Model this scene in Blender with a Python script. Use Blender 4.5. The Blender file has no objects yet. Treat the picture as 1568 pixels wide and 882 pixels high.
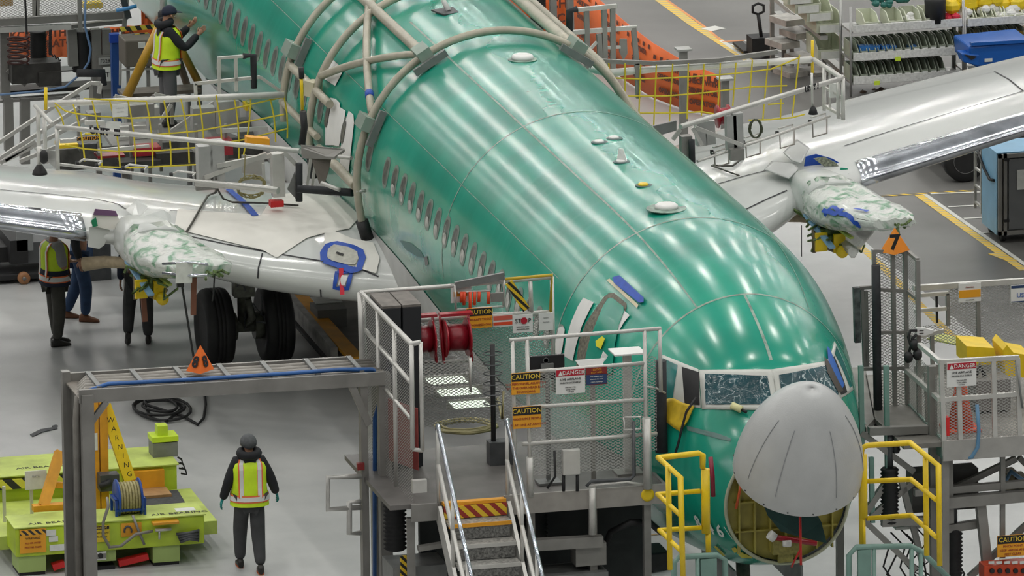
import bpy, math, random
import numpy as np
from mathutils import Vector, Matrix
from mathutils.bvhtree import BVHTree
random.seed(7)
D = bpy.data
SC = bpy.context.scene
COL = SC.collection

# ------------------------------------------------------------------ camera, world, lamps, exposure
CP = (-32.641, -99.527, 36.999, 0.236, 0.246, -0.011, 16000.0)   # position, yaw, pitch, roll, focal length in pixels of the 1568x882 frame
def cam_axes():
    cx, cy, cz, yw, pt, rl, f = CP
    fw = Vector((math.sin(yw)*math.cos(pt), math.cos(yw)*math.cos(pt), -math.sin(pt)))
    rt = Vector((math.cos(yw), -math.sin(yw), 0)); up = rt.cross(fw)
    return Vector((cx, cy, cz)), rt*math.cos(rl)+up*math.sin(rl), up*math.cos(rl)-rt*math.sin(rl), fw, f
CC, CR, CU, CF, CFL = cam_axes()
cam = D.cameras.new('camera'); cam_o = D.objects.new('camera', cam); COL.objects.link(cam_o)
cam.sensor_width = 36; cam.lens = CFL/1568*36; cam.clip_start = 1; cam.clip_end = 800
m = Matrix.Identity(4)
for i in range(3):
    m[i][0] = CR[i]; m[i][1] = CU[i]; m[i][2] = -CF[i]; m[i][3] = CC[i]
cam_o.matrix_world = m
SC.camera = cam_o
def ray(px, py): return CF + CR*((px-784)/CFL) - CU*((py-441)/CFL)
def at(px, py, x=None, y=None, z=None):
    """the point of the hall that lies on the plane x=, y= or z= under a pixel of the photograph"""
    d = ray(px, py)
    k = 0 if x is not None else 1 if y is not None else 2
    t = ((x, y, z)[k]-CC[k])/d[k]
    return CC + d*t

W = D.worlds.new('hangar_air'); SC.world = W; W.use_nodes = True
W.node_tree.nodes['Background'].inputs[0].default_value = (0.80, 0.86, 0.90, 1)
W.node_tree.nodes['Background'].inputs[1].default_value = 0.14
SC.view_settings.view_transform = 'Standard'; SC.view_settings.look = 'None'
SC.view_settings.gamma = 1; SC.view_settings.use_curve_mapping = False
SC.view_settings.exposure = 0.0
LZ = 31.0
lamp_data = D.lights.new('high_bay_lamp', 'AREA'); lamp_data.shape = 'RECTANGLE'
lamp_data.size = 0.7; lamp_data.size_y = 3.0; lamp_data.energy = 560; lamp_data.color = (1.0, 0.98, 0.93)
for ix in range(-6, 8):
    for iy in range(0, 15):
        lo = D.objects.new('high_bay_lamp', lamp_data); COL.objects.link(lo)
        lo.location = (ix*11.0+2, -16+iy*14.0, LZ)

# ------------------------------------------------------------------ materials
MATS = {}
def mat(name, col, rough=.5, metal=0, noise=0, nscale=3, emit=0, alpha=1, trans=0, coat=0, spec=.5, bump=0, bscale=30, dirt=None):
    if name in MATS: return MATS[name]
    m = D.materials.new(name); m.use_nodes = True; nt = m.node_tree; b = nt.nodes['Principled BSDF']
    c = (*col, 1)
    b.inputs['Base Color'].default_value = c; b.inputs['Roughness'].default_value = rough; b.inputs['Metallic'].default_value = metal
    b.inputs['Specular IOR Level'].default_value = spec
    if coat: b.inputs['Coat Weight'].default_value = coat; b.inputs['Coat Roughness'].default_value = .08
    if emit: b.inputs['Emission Color'].default_value = c; b.inputs['Emission Strength'].default_value = emit
    if trans: b.inputs['Transmission Weight'].default_value = trans
    if alpha < 1: b.inputs['Alpha'].default_value = alpha
    tc = nt.nodes.new('ShaderNodeTexCoord')
    n = nt.nodes.new('ShaderNodeTexNoise'); n.inputs['Scale'].default_value = nscale; n.inputs['Detail'].default_value = 6
    nt.links.new(tc.outputs['Object'], n.inputs['Vector'])
    k = noise or .08
    r = nt.nodes.new('ShaderNodeValToRGB'); nt.links.new(n.outputs['Fac'], r.inputs['Fac'])
    d = dirt or tuple(v*(1-k) for v in col)
    r.color_ramp.elements[0].position = .3; r.color_ramp.elements[1].position = .7
    r.color_ramp.elements[0].color = (*d, 1); r.color_ramp.elements[1].color = (*[min(1, v*(1+k*.6)) for v in col], 1)
    nt.links.new(r.outputs[0], b.inputs['Base Color'])
    if bump:
        n2 = nt.nodes.new('ShaderNodeTexNoise'); n2.inputs['Scale'].default_value = bscale
        nt.links.new(tc.outputs['Object'], n2.inputs['Vector'])
        bp = nt.nodes.new('ShaderNodeBump'); bp.inputs['Strength'].default_value = bump; bp.inputs['Distance'].default_value = .02
        nt.links.new(n2.outputs['Fac'], bp.inputs['Height']); nt.links.new(bp.outputs[0], b.inputs['Normal'])
    MATS[name] = m
    return m
def mesh_mat(name, col, cw=.055, ch=.03, wid=.2, rough=.4, metal=.6):
    """expanded metal: diamond holes cut by a pattern in the panel's own metres"""
    if name in MATS: return MATS[name]
    m = D.materials.new(name); m.use_nodes = True; nt = m.node_tree; b = nt.nodes['Principled BSDF']
    b.inputs['Base Color'].default_value = (*col, 1); b.inputs['Roughness'].default_value = rough; b.inputs['Metallic'].default_value = metal
    uv = nt.nodes.new('ShaderNodeUVMap'); sp = nt.nodes.new('ShaderNodeSeparateXYZ'); nt.links.new(uv.outputs[0], sp.inputs[0])
    def M(op, a, bb=None):
        n = nt.nodes.new('ShaderNodeMath'); n.operation = op
        for i, v in enumerate((a, bb)):
            if v is None: continue
            if isinstance(v, (int, float)): n.inputs[i].default_value = v
            else: nt.links.new(v, n.inputs[i])
        return n.outputs[0]
    s = M('DIVIDE', sp.outputs[0], cw); t = M('DIVIDE', sp.outputs[1], ch)
    p = M('ABSOLUTE', M('SUBTRACT', M('FRACT', M('ADD', s, t)), .5)); q = M('ABSOLUTE', M('SUBTRACT', M('FRACT', M('SUBTRACT', s, t)), .5))
    on = M('GREATER_THAN', M('MAXIMUM', p, q), .5-wid/2)
    tr = nt.nodes.new('ShaderNodeBsdfTransparent'); mx = nt.nodes.new('ShaderNodeMixShader')
    nt.links.new(on, mx.inputs[0]); nt.links.new(tr.outputs[0], mx.inputs[1]); nt.links.new(b.outputs[0], mx.inputs[2])
    nt.links.new(mx.outputs[0], nt.nodes['Material Output'].inputs[0])
    MATS[name] = m
    return m
def stripe_mat(name, ca, cb, period=.12, axis=(1, 1, 0), duty=.5, rough=.6):
    if name in MATS: return MATS[name]
    m = D.materials.new(name); m.use_nodes = True; nt = m.node_tree; b = nt.nodes['Principled BSDF']
    b.inputs['Roughness'].default_value = rough
    tc = nt.nodes.new('ShaderNodeTexCoord'); dp = nt.nodes.new('ShaderNodeVectorMath'); dp.operation = 'DOT_PRODUCT'
    nt.links.new(tc.outputs['Object'], dp.inputs[0]); dp.inputs[1].default_value = Vector(axis)/period
    fr = nt.nodes.new('ShaderNodeMath'); fr.operation = 'FRACT'; nt.links.new(dp.outputs['Value'], fr.inputs[0])
    gt = nt.nodes.new('ShaderNodeMath'); gt.operation = 'GREATER_THAN'; nt.links.new(fr.outputs[0], gt.inputs[0]); gt.inputs[1].default_value = duty
    mx = nt.nodes.new('ShaderNodeMix'); mx.data_type = 'RGBA'; nt.links.new(gt.outputs[0], mx.inputs['Factor'])
    mx.inputs['A'].default_value = (*ca, 1); mx.inputs['B'].default_value = (*cb, 1)
    nt.links.new(mx.outputs['Result'], b.inputs['Base Color'])
    MATS[name] = m
    return m
alu = mat('dull_aluminium', (.50, .50, .48), .45, .55, .12, 4)
alu2 = mat('weathered_aluminium', (.28, .272, .255), .5, .4, .18, 3)
alu_l = mat('pale_rail_metal', (.58, .57, .54), .4, .4, .1, 6)
steel = mat('dark_steel', (.09, .095, .10), .5, .4, .25, 5)
steel2 = mat('grey_steel', (.22, .225, .22), .5, .4, .2, 5)
black = mat('black_rubber', (.014, .014, .015), .6, 0, .3, 9)
blackp = mat('black_foam', (.02, .022, .025), .75, 0, .3, 12)
yel = mat('safety_yellow', (.80, .56, .01), .4, 0, .12, 5)
yel2 = mat('net_yellow', (.62, .50, .02), .6, 0, .15, 8)
oran = mat('banner_orange', (.85, .16, .03), .55, 0, .15, 2)
redp = mat('gloss_red', (.32, .008, .02), .3, 0, .15, 5)
red = mat('signal_red', (.62, .02, .02), .45, 0, .15, 5)
white = mat('matt_white', (.74, .74, .72), .55, 0, .05, 5)
paper = mat('printed_paper', (.66, .67, .64), .7, 0, .1, 12)
blue = mat('tape_blue', (.01, .07, .42), .5, 0, .2, 10)
green = mat('dark_green_tape', (.01, .22, .10), .5, 0, .2, 6)
ink = mat('sign_ink', (.012, .012, .014), .6)
panelmesh = mesh_mat('expanded_metal', (.42, .42, .40), .07, .038, .23, .4, .3)

# ------------------------------------------------------------------ mesh building
class MB:
    def __init__(s): s.v = []; s.f = []; s.mi = []; s.uv = {}; s.cur = 0; s.sm = []
    def add(s, vs, fs, smooth=False):
        o = len(s.v); s.v += [Vector(p) for p in vs]
        for f in fs: s.f.append([i+o for i in f]); s.mi.append(s.cur); s.sm.append(smooth)
        return s
    def box(s, lo, hi):
        x0, y0, z0 = lo; x1, y1, z1 = hi
        x0, x1 = min(x0, x1), max(x0, x1); y0, y1 = min(y0, y1), max(y0, y1); z0, z1 = min(z0, z1), max(z0, z1)
        return s.add([(x0,y0,z0),(x1,y0,z0),(x1,y1,z0),(x0,y1,z0),(x0,y0,z1),(x1,y0,z1),(x1,y1,z1),(x0,y1,z1)],
                     [(3,2,1,0),(4,5,6,7),(0,1,5,4),(1,2,6,5),(2,3,7,6),(3,0,4,7)])
    def cbox(s, c, sz, rz=0, ry=0, rx=0):
        R = Matrix.Rotation(rz, 3, 'Z') @ Matrix.Rotation(ry, 3, 'Y') @ Matrix.Rotation(rx, 3, 'X'); c = Vector(c)
        vs = [c + R @ Vector((sx*sz[0]/2, sy*sz[1]/2, sz_*sz[2]/2)) for sx, sy, sz_ in ((-1,-1,-1),(1,-1,-1),(1,1,-1),(-1,1,-1),(-1,-1,1),(1,-1,1),(1,1,1),(-1,1,1))]
        return s.add(vs, [(3,2,1,0),(4,5,6,7),(0,1,5,4),(1,2,6,5),(2,3,7,6),(3,0,4,7)])
    def beam(s, a, b, w, h, up=(0, 0, 1)):
        a = Vector(a); b = Vector(b); d = (b-a).normalized(); up = Vector(up)
        if abs(d.dot(up)) > .98: up = Vector((0, 1, 0))
        sd = d.cross(up).normalized(); u = sd.cross(d)
        vs = [p + sd*(i*w/2) + u*(j*h/2) for p in (a, b) for i, j in ((-1,-1),(1,-1),(1,1),(-1,1))]
        return s.add(vs, [(0,1,2,3),(7,6,5,4),(0,4,5,1),(1,5,6,2),(2,6,7,3),(3,7,4,0)])
    def tube(s, pts, r, n=8, cap=True, closed=False):
        pts = [Vector(p) for p in pts]; N = len(pts); vs = []; last = None
        rr = r if isinstance(r, (list, tuple)) else [r]*N
        for i, p in enumerate(pts):
            a = pts[i-1] if (i > 0 or closed) else p; b = pts[(i+1) % N] if (i < N-1 or closed) else p
            d = (b-a); d = d.normalized() if d.length > 1e-9 else Vector((0,0,1))
            if last is None:
                ref = Vector((0,0,1)) if abs(d.z) < .9 else Vector((1,0,0)); u = d.cross(ref).normalized()
            else:
                u = last - d*last.dot(d); u = u.normalized() if u.length > 1e-6 else d.orthogonal().normalized()
            last = u; w = d.cross(u)
            k = 1.0
            if 0 < i < N-1 or closed:
                c = (p-a).normalized().dot((b-p).normalized()) if (b-p).length > 1e-9 and (p-a).length > 1e-9 else 1
                k = min(1.5, 1/max(.5, math.sqrt(max(0, (1+c)/2))))
            for j in range(n):
                t = 2*math.pi*j/n; vs.append(p + (u*math.cos(t)+w*math.sin(t))*rr[i]*(k if k < 1.2 else 1.1))
        fs = []
        for i in range(N if closed else N-1):
            for j in range(n):
                a = i*n+j; b = i*n+(j+1) % n; i2 = (i+1) % N
                fs.append((a, b, i2*n+(j+1) % n, i2*n+j))
        s.add(vs, fs, n > 5)
        if cap and not closed:
            o = len(s.v)-len(vs)
            s.f.append([o+j for j in range(n)][::-1]); s.mi.append(s.cur); s.sm.append(False)
            s.f.append([o+(N-1)*n+j for j in range(n)]); s.mi.append(s.cur); s.sm.append(False)
        return s
    def cyl(s, a, b, r, n=16, r2=None): return s.tube([a, b], [r, r if r2 is None else r2], n)
    def lathe(s, c, prof, n=24, axis='Z', smooth=True, cap=True):
        """prof: list of (radius, height along axis)"""
        c = Vector(c); vs = []
        for r, h in prof:
            for j in range(n):
                t = 2*math.pi*j/n; x, y = r*math.cos(t), r*math.sin(t)
                p = {'Z': (x, y, h), 'X': (h, x, y), 'Y': (y, h, x)}[axis]; vs.append(c+Vector(p))
        fs = [(i*n+j, i*n+(j+1) % n, (i+1)*n+(j+1) % n, (i+1)*n+j) for i in range(len(prof)-1) for j in range(n)]
        s.add(vs, fs, smooth); o = len(s.v)-len(vs)
        if cap:
            s.f.append([o+j for j in range(n)][::-1]); s.mi.append(s.cur); s.sm.append(False)
            s.f.append([o+(len(prof)-1)*n+j for j in range(n)]); s.mi.append(s.cur); s.sm.append(False)
        return s
    def panel(s, p, u, v, lu=None, lv=None):
        """one flat sheet with its own metre coordinates: corner p, edges u and v"""
        p, u, v = Vector(p), Vector(u), Vector(v); o = len(s.v)
        s.v += [p, p+u, p+u+v, p+v]; s.f.append([o, o+1, o+2, o+3]); s.mi.append(s.cur); s.sm.append(False)
        s.uv[len(s.f)-1] = [(0, 0), (u.length, 0), (u.length, v.length), (0, v.length)]
        return s
    def prism(s, poly, d):
        """extrude a polygon (3-D points) by vector d"""
        poly = [Vector(p) for p in poly]; d = Vector(d); n = len(poly)
        return s.add(poly+[p+d for p in poly], [tuple(range(n))[::-1], tuple(range(n, 2*n))]+[(i, (i+1) % n, n+(i+1) % n, n+i) for i in range(n)])
    def loft(s, rings, smooth=True, cap=True):
        n = len(rings[0]); vs = [p for r in rings for p in r]
        fs = [(i*n+j, i*n+(j+1) % n, (i+1)*n+(j+1) % n, (i+1)*n+j) for i in range(len(rings)-1) for j in range(n)]
        s.add(vs, fs, smooth); o = len(s.v)-len(vs)
        if cap:
            s.f.append([o+j for j in range(n)][::-1]); s.mi.append(s.cur); s.sm.append(False)
            s.f.append([o+(len(rings)-1)*n+j for j in range(n)]); s.mi.append(s.cur); s.sm.append(False)
        return s
    def bvh(s): return BVHTree.FromPolygons(s.v, s.f)
    def build(s, name, mats, parent=None, loc=None, bevel=0, solid=0):
        me = D.meshes.new(name); off = Vector(loc) if loc is not None else Vector((0,0,0))
        me.from_pydata([tuple(v) for v in s.v], [], s.f)
        if not isinstance(mats, (list, tuple)): mats = [mats]
        for m_ in mats: me.materials.append(m_)
        me.polygons.foreach_set('material_index', s.mi); me.polygons.foreach_set('use_smooth', s.sm)
        if s.uv:
            lay = me.uv_layers.new(name='UVMap')
            for pi, uvs in s.uv.items():
                for li, q in zip(me.polygons[pi].loop_indices, uvs): lay.data[li].uv = q
        me.update()
        o = D.objects.new(name, me); COL.objects.link(o)
        if parent is not None:
            o.parent = parent
            o.location = -wloc(parent)
        if bevel:
            b = o.modifiers.new('bevel', 'BEVEL'); b.width = bevel; b.segments = 2; b.limit_method = 'ANGLE'
        if solid:
            b = o.modifiers.new('solid', 'SOLIDIFY'); b.thickness = solid; b.offset = 0
        return o
def wloc(o):
    l = Vector(o.location)
    while o.parent is not None: o = o.parent; l += Vector(o.location)
    return l
def tag(o, label=None, cat=None, group=None, kind=None):
    if label: o['label'] = label
    if cat: o['category'] = cat
    if group: o['group'] = group
    if kind: o['kind'] = kind
    return o
def thing(name, label, cat, loc=(0,0,0), group=None):
    o = D.objects.new(name, None); COL.objects.link(o); o.location = loc; o.empty_display_size = .2
    return tag(o, label, cat, group)
def struct(o): o['kind'] = 'structure'; return o
def text(txt, size, pos, ux, uy, m, parent, name='lettering', align='CENTER', ex=.002, bold=0):
    """lettering lying in the plane of ux (reading direction) and uy (up)"""
    c = D.curves.new(name, 'FONT'); c.body = txt; c.size = size; c.align_x = align; c.align_y = 'CENTER'; c.extrude = ex; c.offset = bold; c.resolution_u = 2
    t = D.objects.new(name, c)
    dg = bpy.context.evaluated_depsgraph_get(); COL.objects.link(t); bpy.context.view_layer.update()
    me = D.meshes.new_from_object(t); D.objects.remove(t); me.name = name
    ux = Vector(ux).normalized(); uy = Vector(uy).normalized(); uz = ux.cross(uy)
    R = Matrix((ux, uy, uz)).transposed().to_4x4(); R.translation = Vector(pos)
    me.transform(R); me.materials.clear(); me.materials.append(m)
    o = D.objects.new(name, me); COL.objects.link(o)
    if parent is not None: o.parent = parent; o.location = -wloc(parent)
    return o
def arc(c, r, a0, a1, n, ax='XZ'):
    out = []
    for i in range(n+1):
        t = math.radians(a0+(a1-a0)*i/n); u, v = r*math.cos(t), r*math.sin(t)
        out.append(Vector(c)+Vector({'XZ': (u, 0, v), 'XY': (u, v, 0), 'YZ': (0, u, v)}[ax]))
    return out
def hit(bvh, px, py, off=0.0, fallback=None):
    d = ray(px, py).normalized(); loc, nor, idx, dist = bvh.ray_cast(CC, d)
    if loc is None: return fallback
    if nor.dot(d) > 0: nor = -nor
    return loc + nor*off
def patch(bvh, poly, off=.012, rings=5, sub=3, mb=None, mirror=False, smooth=True):
    """a sheet that follows the surface under a star-shaped outline"""
    mb = mb or MB(); P = []
    n0 = len(poly)
    for i in range(n0):
        a, b = poly[i], poly[(i+1) % n0]
        for k in range(sub): P.append((a[0]+(b[0]-a[0])*k/sub, a[1]+(b[1]-a[1])*k/sub))
    cx = sum(p[0] for p in P)/len(P); cy = sum(p[1] for p in P)/len(P)
    n = len(P); vs = [hit(bvh, cx, cy, off)]
    if vs[0] is None: return mb
    prev = [vs[0]]*n
    for r in range(1, rings+1):
        for i, (x, y) in enumerate(P):
            h = hit(bvh, cx+(x-cx)*r/rings, cy+(y-cy)*r/rings, off)
            if h is None: h = prev[i] if r > 1 else vs[0]
            vs.append(h); prev[i] = h
    if mirror: vs = [Vector((-v.x, v.y, v.z)) for v in vs]
    fs = [(0, 1+i, 1+(i+1) % n) for i in range(n)]
    for r in range(1, rings):
        a = 1+(r-1)*n; b = 1+r*n
        fs += [(a+i, b+i, b+(i+1) % n, a+(i+1) % n) for i in range(n)]
    mb.add(vs, fs, smooth)
    return mb
def strip(bvh, pts, w, off=.012, mb=None, mirror=False, sub=4):
    """a tape line of pixel points laid on the surface, w metres wide"""
    mb = mb or MB(); P = []
    for a, b in zip(pts[:-1], pts[1:]):
        for k in range(sub): P.append((a[0]+(b[0]-a[0])*k/sub, a[1]+(b[1]-a[1])*k/sub))
    P.append(pts[-1]); H = [hit(bvh, x, y, off) for x, y in P]; H = [h for h in H if h is not None]
    if len(H) < 2: return mb
    vs = []
    for i, p in enumerate(H):
        d = (H[min(i+1, len(H)-1)]-H[max(i-1, 0)]).normalized()
        n = (CC-p).normalized(); loc, nor, _, _ = bvh.find_nearest(p); nor = nor if nor.dot(n) > 0 else -nor
        sd = d.cross(nor).normalized()*w/2; vs += [p-sd, p+sd]
    if mirror: vs = [Vector((-v.x, v.y, v.z)) for v in vs]
    mb.add(vs, [(2*i, 2*i+1, 2*i+3, 2*i+2) for i in range(len(H)-1)], True)
    return mb
X, Y, Z = Vector((1,0,0)), Vector((0,1,0)), Vector((0,0,1))
# ------------------------------------------------------------------ floor
def floor_mat():
    m = D.materials.new('sealed_concrete'); m.use_nodes = True; nt = m.node_tree; b = nt.nodes['Principled BSDF']
    tc = nt.nodes.new('ShaderNodeTexCoord')
    n = nt.nodes.new('ShaderNodeTexNoise'); n.inputs['Scale'].default_value = .35; n.inputs['Detail'].default_value = 8; n.inputs['Roughness'].default_value = .62
    nt.links.new(tc.outputs['Object'], n.inputs['Vector'])
    r = nt.nodes.new('ShaderNodeValToRGB'); nt.links.new(n.outputs['Fac'], r.inputs['Fac'])
    r.color_ramp.elements[0].position = .3; r.color_ramp.elements[1].position = .72
    r.color_ramp.elements[0].color = (.36, .37, .37, 1); r.color_ramp.elements[1].color = (.58, .58, .57, 1)
    nt.links.new(r.outputs[0], b.inputs['Base Color'])
    b.inputs['Roughness'].default_value = .30; b.inputs['Specular IOR Level'].default_value = .5
    return m
fl = floor_mat()
asph = mat('dark_aisle_paint', (.155, .152, .145), .42, 0, .3, .6)
o = MB().box((-8.4, -40, -.2), (7.5, 230, 0)).build('floor', fl); struct(o)
o = MB().box((7.5, -40, -.2), (90, 230, 0)).build('floor_aisle_right', asph); struct(o)
o = MB().box((-90, -40, -.2), (-8.4, 230, 0)).build('floor_aisle_left', asph); struct(o)
wallm = mat('pale_wall_cladding', (.20, .22, .23), .7, 0, .1, .3)
struct(MB().box((90, -40, 0), (90.4, 230, 26)).build('wall_right', wallm)); struct(MB().box((-90.4, -40, 0), (-90, 230, 26)).build('wall_left', wallm)); struct(MB().box((-90, 230, 0), (90, 230.4, 26)).build('wall_back', wallm))
haz = stripe_mat('hazard_tape', (.78, .52, .02), (.16, .14, .10), .22, (1, 1, 0), .35)
haz2 = stripe_mat('worn_hazard_tape', (.82, .55, .05), (.55, .45, .25), .16, (.6, 1, 0), .6)
wht = mat('floor_line_white', (.70, .70, .66), .5, 0, .15, 4)
orl = mat('floor_line_orange', (.75, .28, .08), .5, 0, .15, 4)
tn = [0]
def line(pts, w, m_):
    mb = MB(); tn[0] += 1
    for a, b in zip(pts[:-1], pts[1:]):
        a = Vector(a); b = Vector(b); d = (b-a).normalized()*w/2; mb.beam((a.x-d.x*0, a.y, .002+.0004*tn[0] % .004), (b.x, b.y, .002+.0004*tn[0] % .004), w, .003)
    return struct(mb.build('trim_%d' % tn[0], m_))
def L(px, py): p = at(px, py, z=0); return (p.x, p.y, 0)
line([L(1318, 378), L(1345, 402), L(1410, 468), L(1530, 585)], .12, haz2)
line([L(1403, 296), L(1568, 414)], .13, haz2); line([L(1414, 296), L(1578, 411)], .07, wht)
line([L(1520, 388), L(1552, 400)], .16, haz2)
line([L(1321, 302), L(1492, 292)], .10, haz)
for a, b in (((1425, 297), (1568, 292)), ((1452, 317), (1568, 311)), ((1476, 335), (1568, 330)), ((1500, 357), (1600, 352))): line([L(*a), L(*b)], .06, wht)
line([L(1000, -8), L(1060, 36), L(1146, 92)], .17, haz2); line([L(1012, -6), L(1075, 38), L(1104, 62)], .05, orl); line([L(1104, 62), L(1150, 94)], .07, wht)
line([L(1106, 64), L(1180, 60)], .06, orl); line([L(1110, 66), L(1200, 90)], .05, wht); line([L(1140, 62), L(1200, 80)], .05, wht)
line([L(-20, 770), L(62, 872)], .14, haz); line([L(1084, 42), L(1100, 46)], .3, wht)
# ------------------------------------------------------------------ airplane
ZC = 3.423
air = thing('airplane', 'big unpainted green primer airliner with white wings and its grey nose cone swung open', 'airplane', (0, 24, 0))
def interp(tab, y):
    """smooth (monotone cubic) interpolation of table rows"""
    ys = [r[0] for r in tab]
    if y <= ys[0]: return tab[0][1:]
    if y >= ys[-1]: return tab[-1][1:]
    i = max(k for k in range(len(ys)) if ys[k] <= y); i = min(i, len(ys)-2)
    h = ys[i+1]-ys[i]; t = (y-ys[i])/h; out = []
    for c in range(1, len(tab[0])):
        p = [r[c] for r in tab]
        sl = lambda k: (p[k+1]-p[k])/(ys[k+1]-ys[k])
        def dm(k):
            if k == 0: return sl(0)
            if k == len(ys)-1: return sl(k-1)
            a, b = sl(k-1), sl(k)
            return 0 if a*b <= 0 else 2*a*b/(a+b)
        m0, m1 = dm(i)*h, dm(i+1)*h
        out.append((2*t**3-3*t*t+1)*p[i]+(t**3-2*t*t+t)*m0+(-2*t**3+3*t*t)*p[i+1]+(t**3-t*t)*m1)
    return out
FUS = [(21.70, .04, -1.50, .79, -.72, 2.0), (21.95, .25, -1.57, .91, -.68, 2.0), (22.13, .42, -1.64, .99, -.62, 2.15), (22.45, .86, -1.73, 1.10, -.52, 2.35),
       (22.85, 1.10, -1.84, 1.25, -.40, 2.2), (23.3, 1.28, -1.92, 1.38, -.28, 2.1), (23.78, 1.44, -1.98, 1.50, -.20, 2.0), (25.0, 1.70, -2.08, 1.72, -.08, 2.0),
       (26.3, 1.84, -2.12, 1.85, 0, 2.0), (27.8, 1.88, -2.13, 1.88, 0, 2.0), (62, 1.88, -2.13, 1.88, 0, 2.0)]
def fus_pt(y, t, off=0):
    top, bot, hw, zm, e = interp(FUS, y)
    c, s_ = math.sin(t), math.cos(t)          # t = angle from the crown, positive to +x
    if s_ >= 0: x = hw*math.copysign(abs(c)**(2/e), c); z = zm+(top-zm)*abs(s_)**(2/e)
    else: x = hw*c; z = zm-(zm-bot)*abs(s_)
    r = math.hypot(x, z-zm) or 1
    return Vector((x*(1+off/r), y, ZC+zm+(z-zm)*(1+off/r)))
ysf = [21.70+.1*i for i in range(62)]+[28+.5*i for i in range(69)]
NR = 120
mb = MB(); mb.loft([[fus_pt(y, 2*math.pi*j/NR) for j in range(NR)] for y in ysf], cap=False)
fbvh = mb.bvh()
def seam(ys_or_t, ring=True, w=.014, t0=-1.7, t1=1.9, y0=0, y1=0):
    mb.cur = 1
    if ring:
        n = 60; vs = []
        for i in range(n+1):
            t = t0+(t1-t0)*i/n; vs += [fus_pt(ys_or_t-w/2, t, .004), fus_pt(ys_or_t+w/2, t, .004)]
    else:
        n = 60; vs = []
        for i in range(n+1):
            y = y0+(y1-y0)*i/n; vs += [fus_pt(y, ys_or_t, .004), fus_pt(y, ys_or_t+w/1.88, .004)]
    mb.add(vs, [(2*i, 2*i+1, 2*i+3, 2*i+2) for i in range(n)], True); mb.cur = 0
for y_ in (23.78, 26.3, 32.35): seam(y_, True, .034)
seam(-.415, False, .026, y0=23.78, y1=39); seam(.62, False, .016, y0=23.9, y1=34); seam(0, False, .04, y0=22.5, y1=23.75); seam(-1.02, False, .01, y0=27, y1=45)
def primer():
    m = D.materials.new('green_primer'); m.use_nodes = True; nt = m.node_tree; b = nt.nodes['Principled BSDF']
    tc = nt.nodes.new('ShaderNodeTexCoord')
    def noise(sc, det=5, vec=None):
        n = nt.nodes.new('ShaderNodeTexNoise'); n.inputs['Scale'].default_value = sc; n.inputs['Detail'].default_value = det
        nt.links.new(vec or tc.outputs['Object'], n.inputs['Vector']); return n
    def mixc(fac, a, c):
        x = nt.nodes.new('ShaderNodeMix'); x.data_type = 'RGBA'
        nt.links.new(fac, x.inputs['Factor'])
        for k, v in (('A', a), ('B', c)):
            if isinstance(v, tuple): x.inputs[k].default_value = (*v, 1)
            else: nt.links.new(v, x.inputs[k])
        return x.outputs['Result']
    def mr(v, a, c, d0=0, d1=1):
        n = nt.nodes.new('ShaderNodeMapRange'); nt.links.new(v, n.inputs['Value'])
        for k, q in (('From Min', a), ('From Max', c), ('To Min', d0), ('To Max', d1)): n.inputs[k].default_value = q
        return n.outputs[0]
    def mul(a, c, op='MULTIPLY'):
        n = nt.nodes.new('ShaderNodeMath'); n.operation = op
        for i, v in enumerate((a, c)):
            if isinstance(v, (int, float)): n.inputs[i].default_value = v
            else: nt.links.new(v, n.inputs[i])
        return n.outputs[0]
    sp = nt.nodes.new('ShaderNodeSeparateXYZ'); nt.links.new(tc.outputs['Object'], sp.inputs[0])
    n1 = noise(.9, 6); base = mixc(mr(n1.outputs['Fac'], .3, .7), (.005, .245, .165), (.010, .36, .245))
    mp = nt.nodes.new('ShaderNodeMapping'); mp.inputs['Scale'].default_value = (.4, 6, .4); nt.links.new(tc.outputs['Object'], mp.inputs['Vector'])
    n3 = noise(1.2, 3, mp.outputs[0]); base = mixc(mr(n3.outputs['Fac'],   .55, .8, 0, .18), base, (.07, .45, .34))
    # pale overspray below the windows ahead of the wing, and grey-green rubbed primer along the belly
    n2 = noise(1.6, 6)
    my = mul(mr(sp.outputs[1], 31.2, 33.6), mr(sp.outputs[1], 41, 38)); mz = mr(sp.outputs[2], ZC+.25, ZC-.1)
    msk = mul(mul(my, mz), mr(n2.outputs['Fac'], .38, .52)); msk = mul(msk, mr(sp.outputs[0], -1.0, -1.3))
    base = mixc(mul(msk, .8), base, (.22, .42, .32))
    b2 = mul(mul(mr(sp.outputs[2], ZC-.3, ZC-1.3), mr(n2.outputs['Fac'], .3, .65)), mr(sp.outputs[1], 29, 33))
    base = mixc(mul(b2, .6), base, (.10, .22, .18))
    nt.links.new(base, b.inputs['Base Color'])
    b.inputs['Roughness'].default_value = .25; b.inputs['Coat Weight'].default_value = .5; b.inputs['Coat Roughness'].default_value = .15
    b.inputs['Specular IOR Level'].default_value = .38
    return m
prim = primer(); seamm = mat('seam_sealant', (.26, .36, .30), .4, 0, .6, 9)
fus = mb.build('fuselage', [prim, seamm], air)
fus['label'] = 'green primed airliner body'
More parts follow.
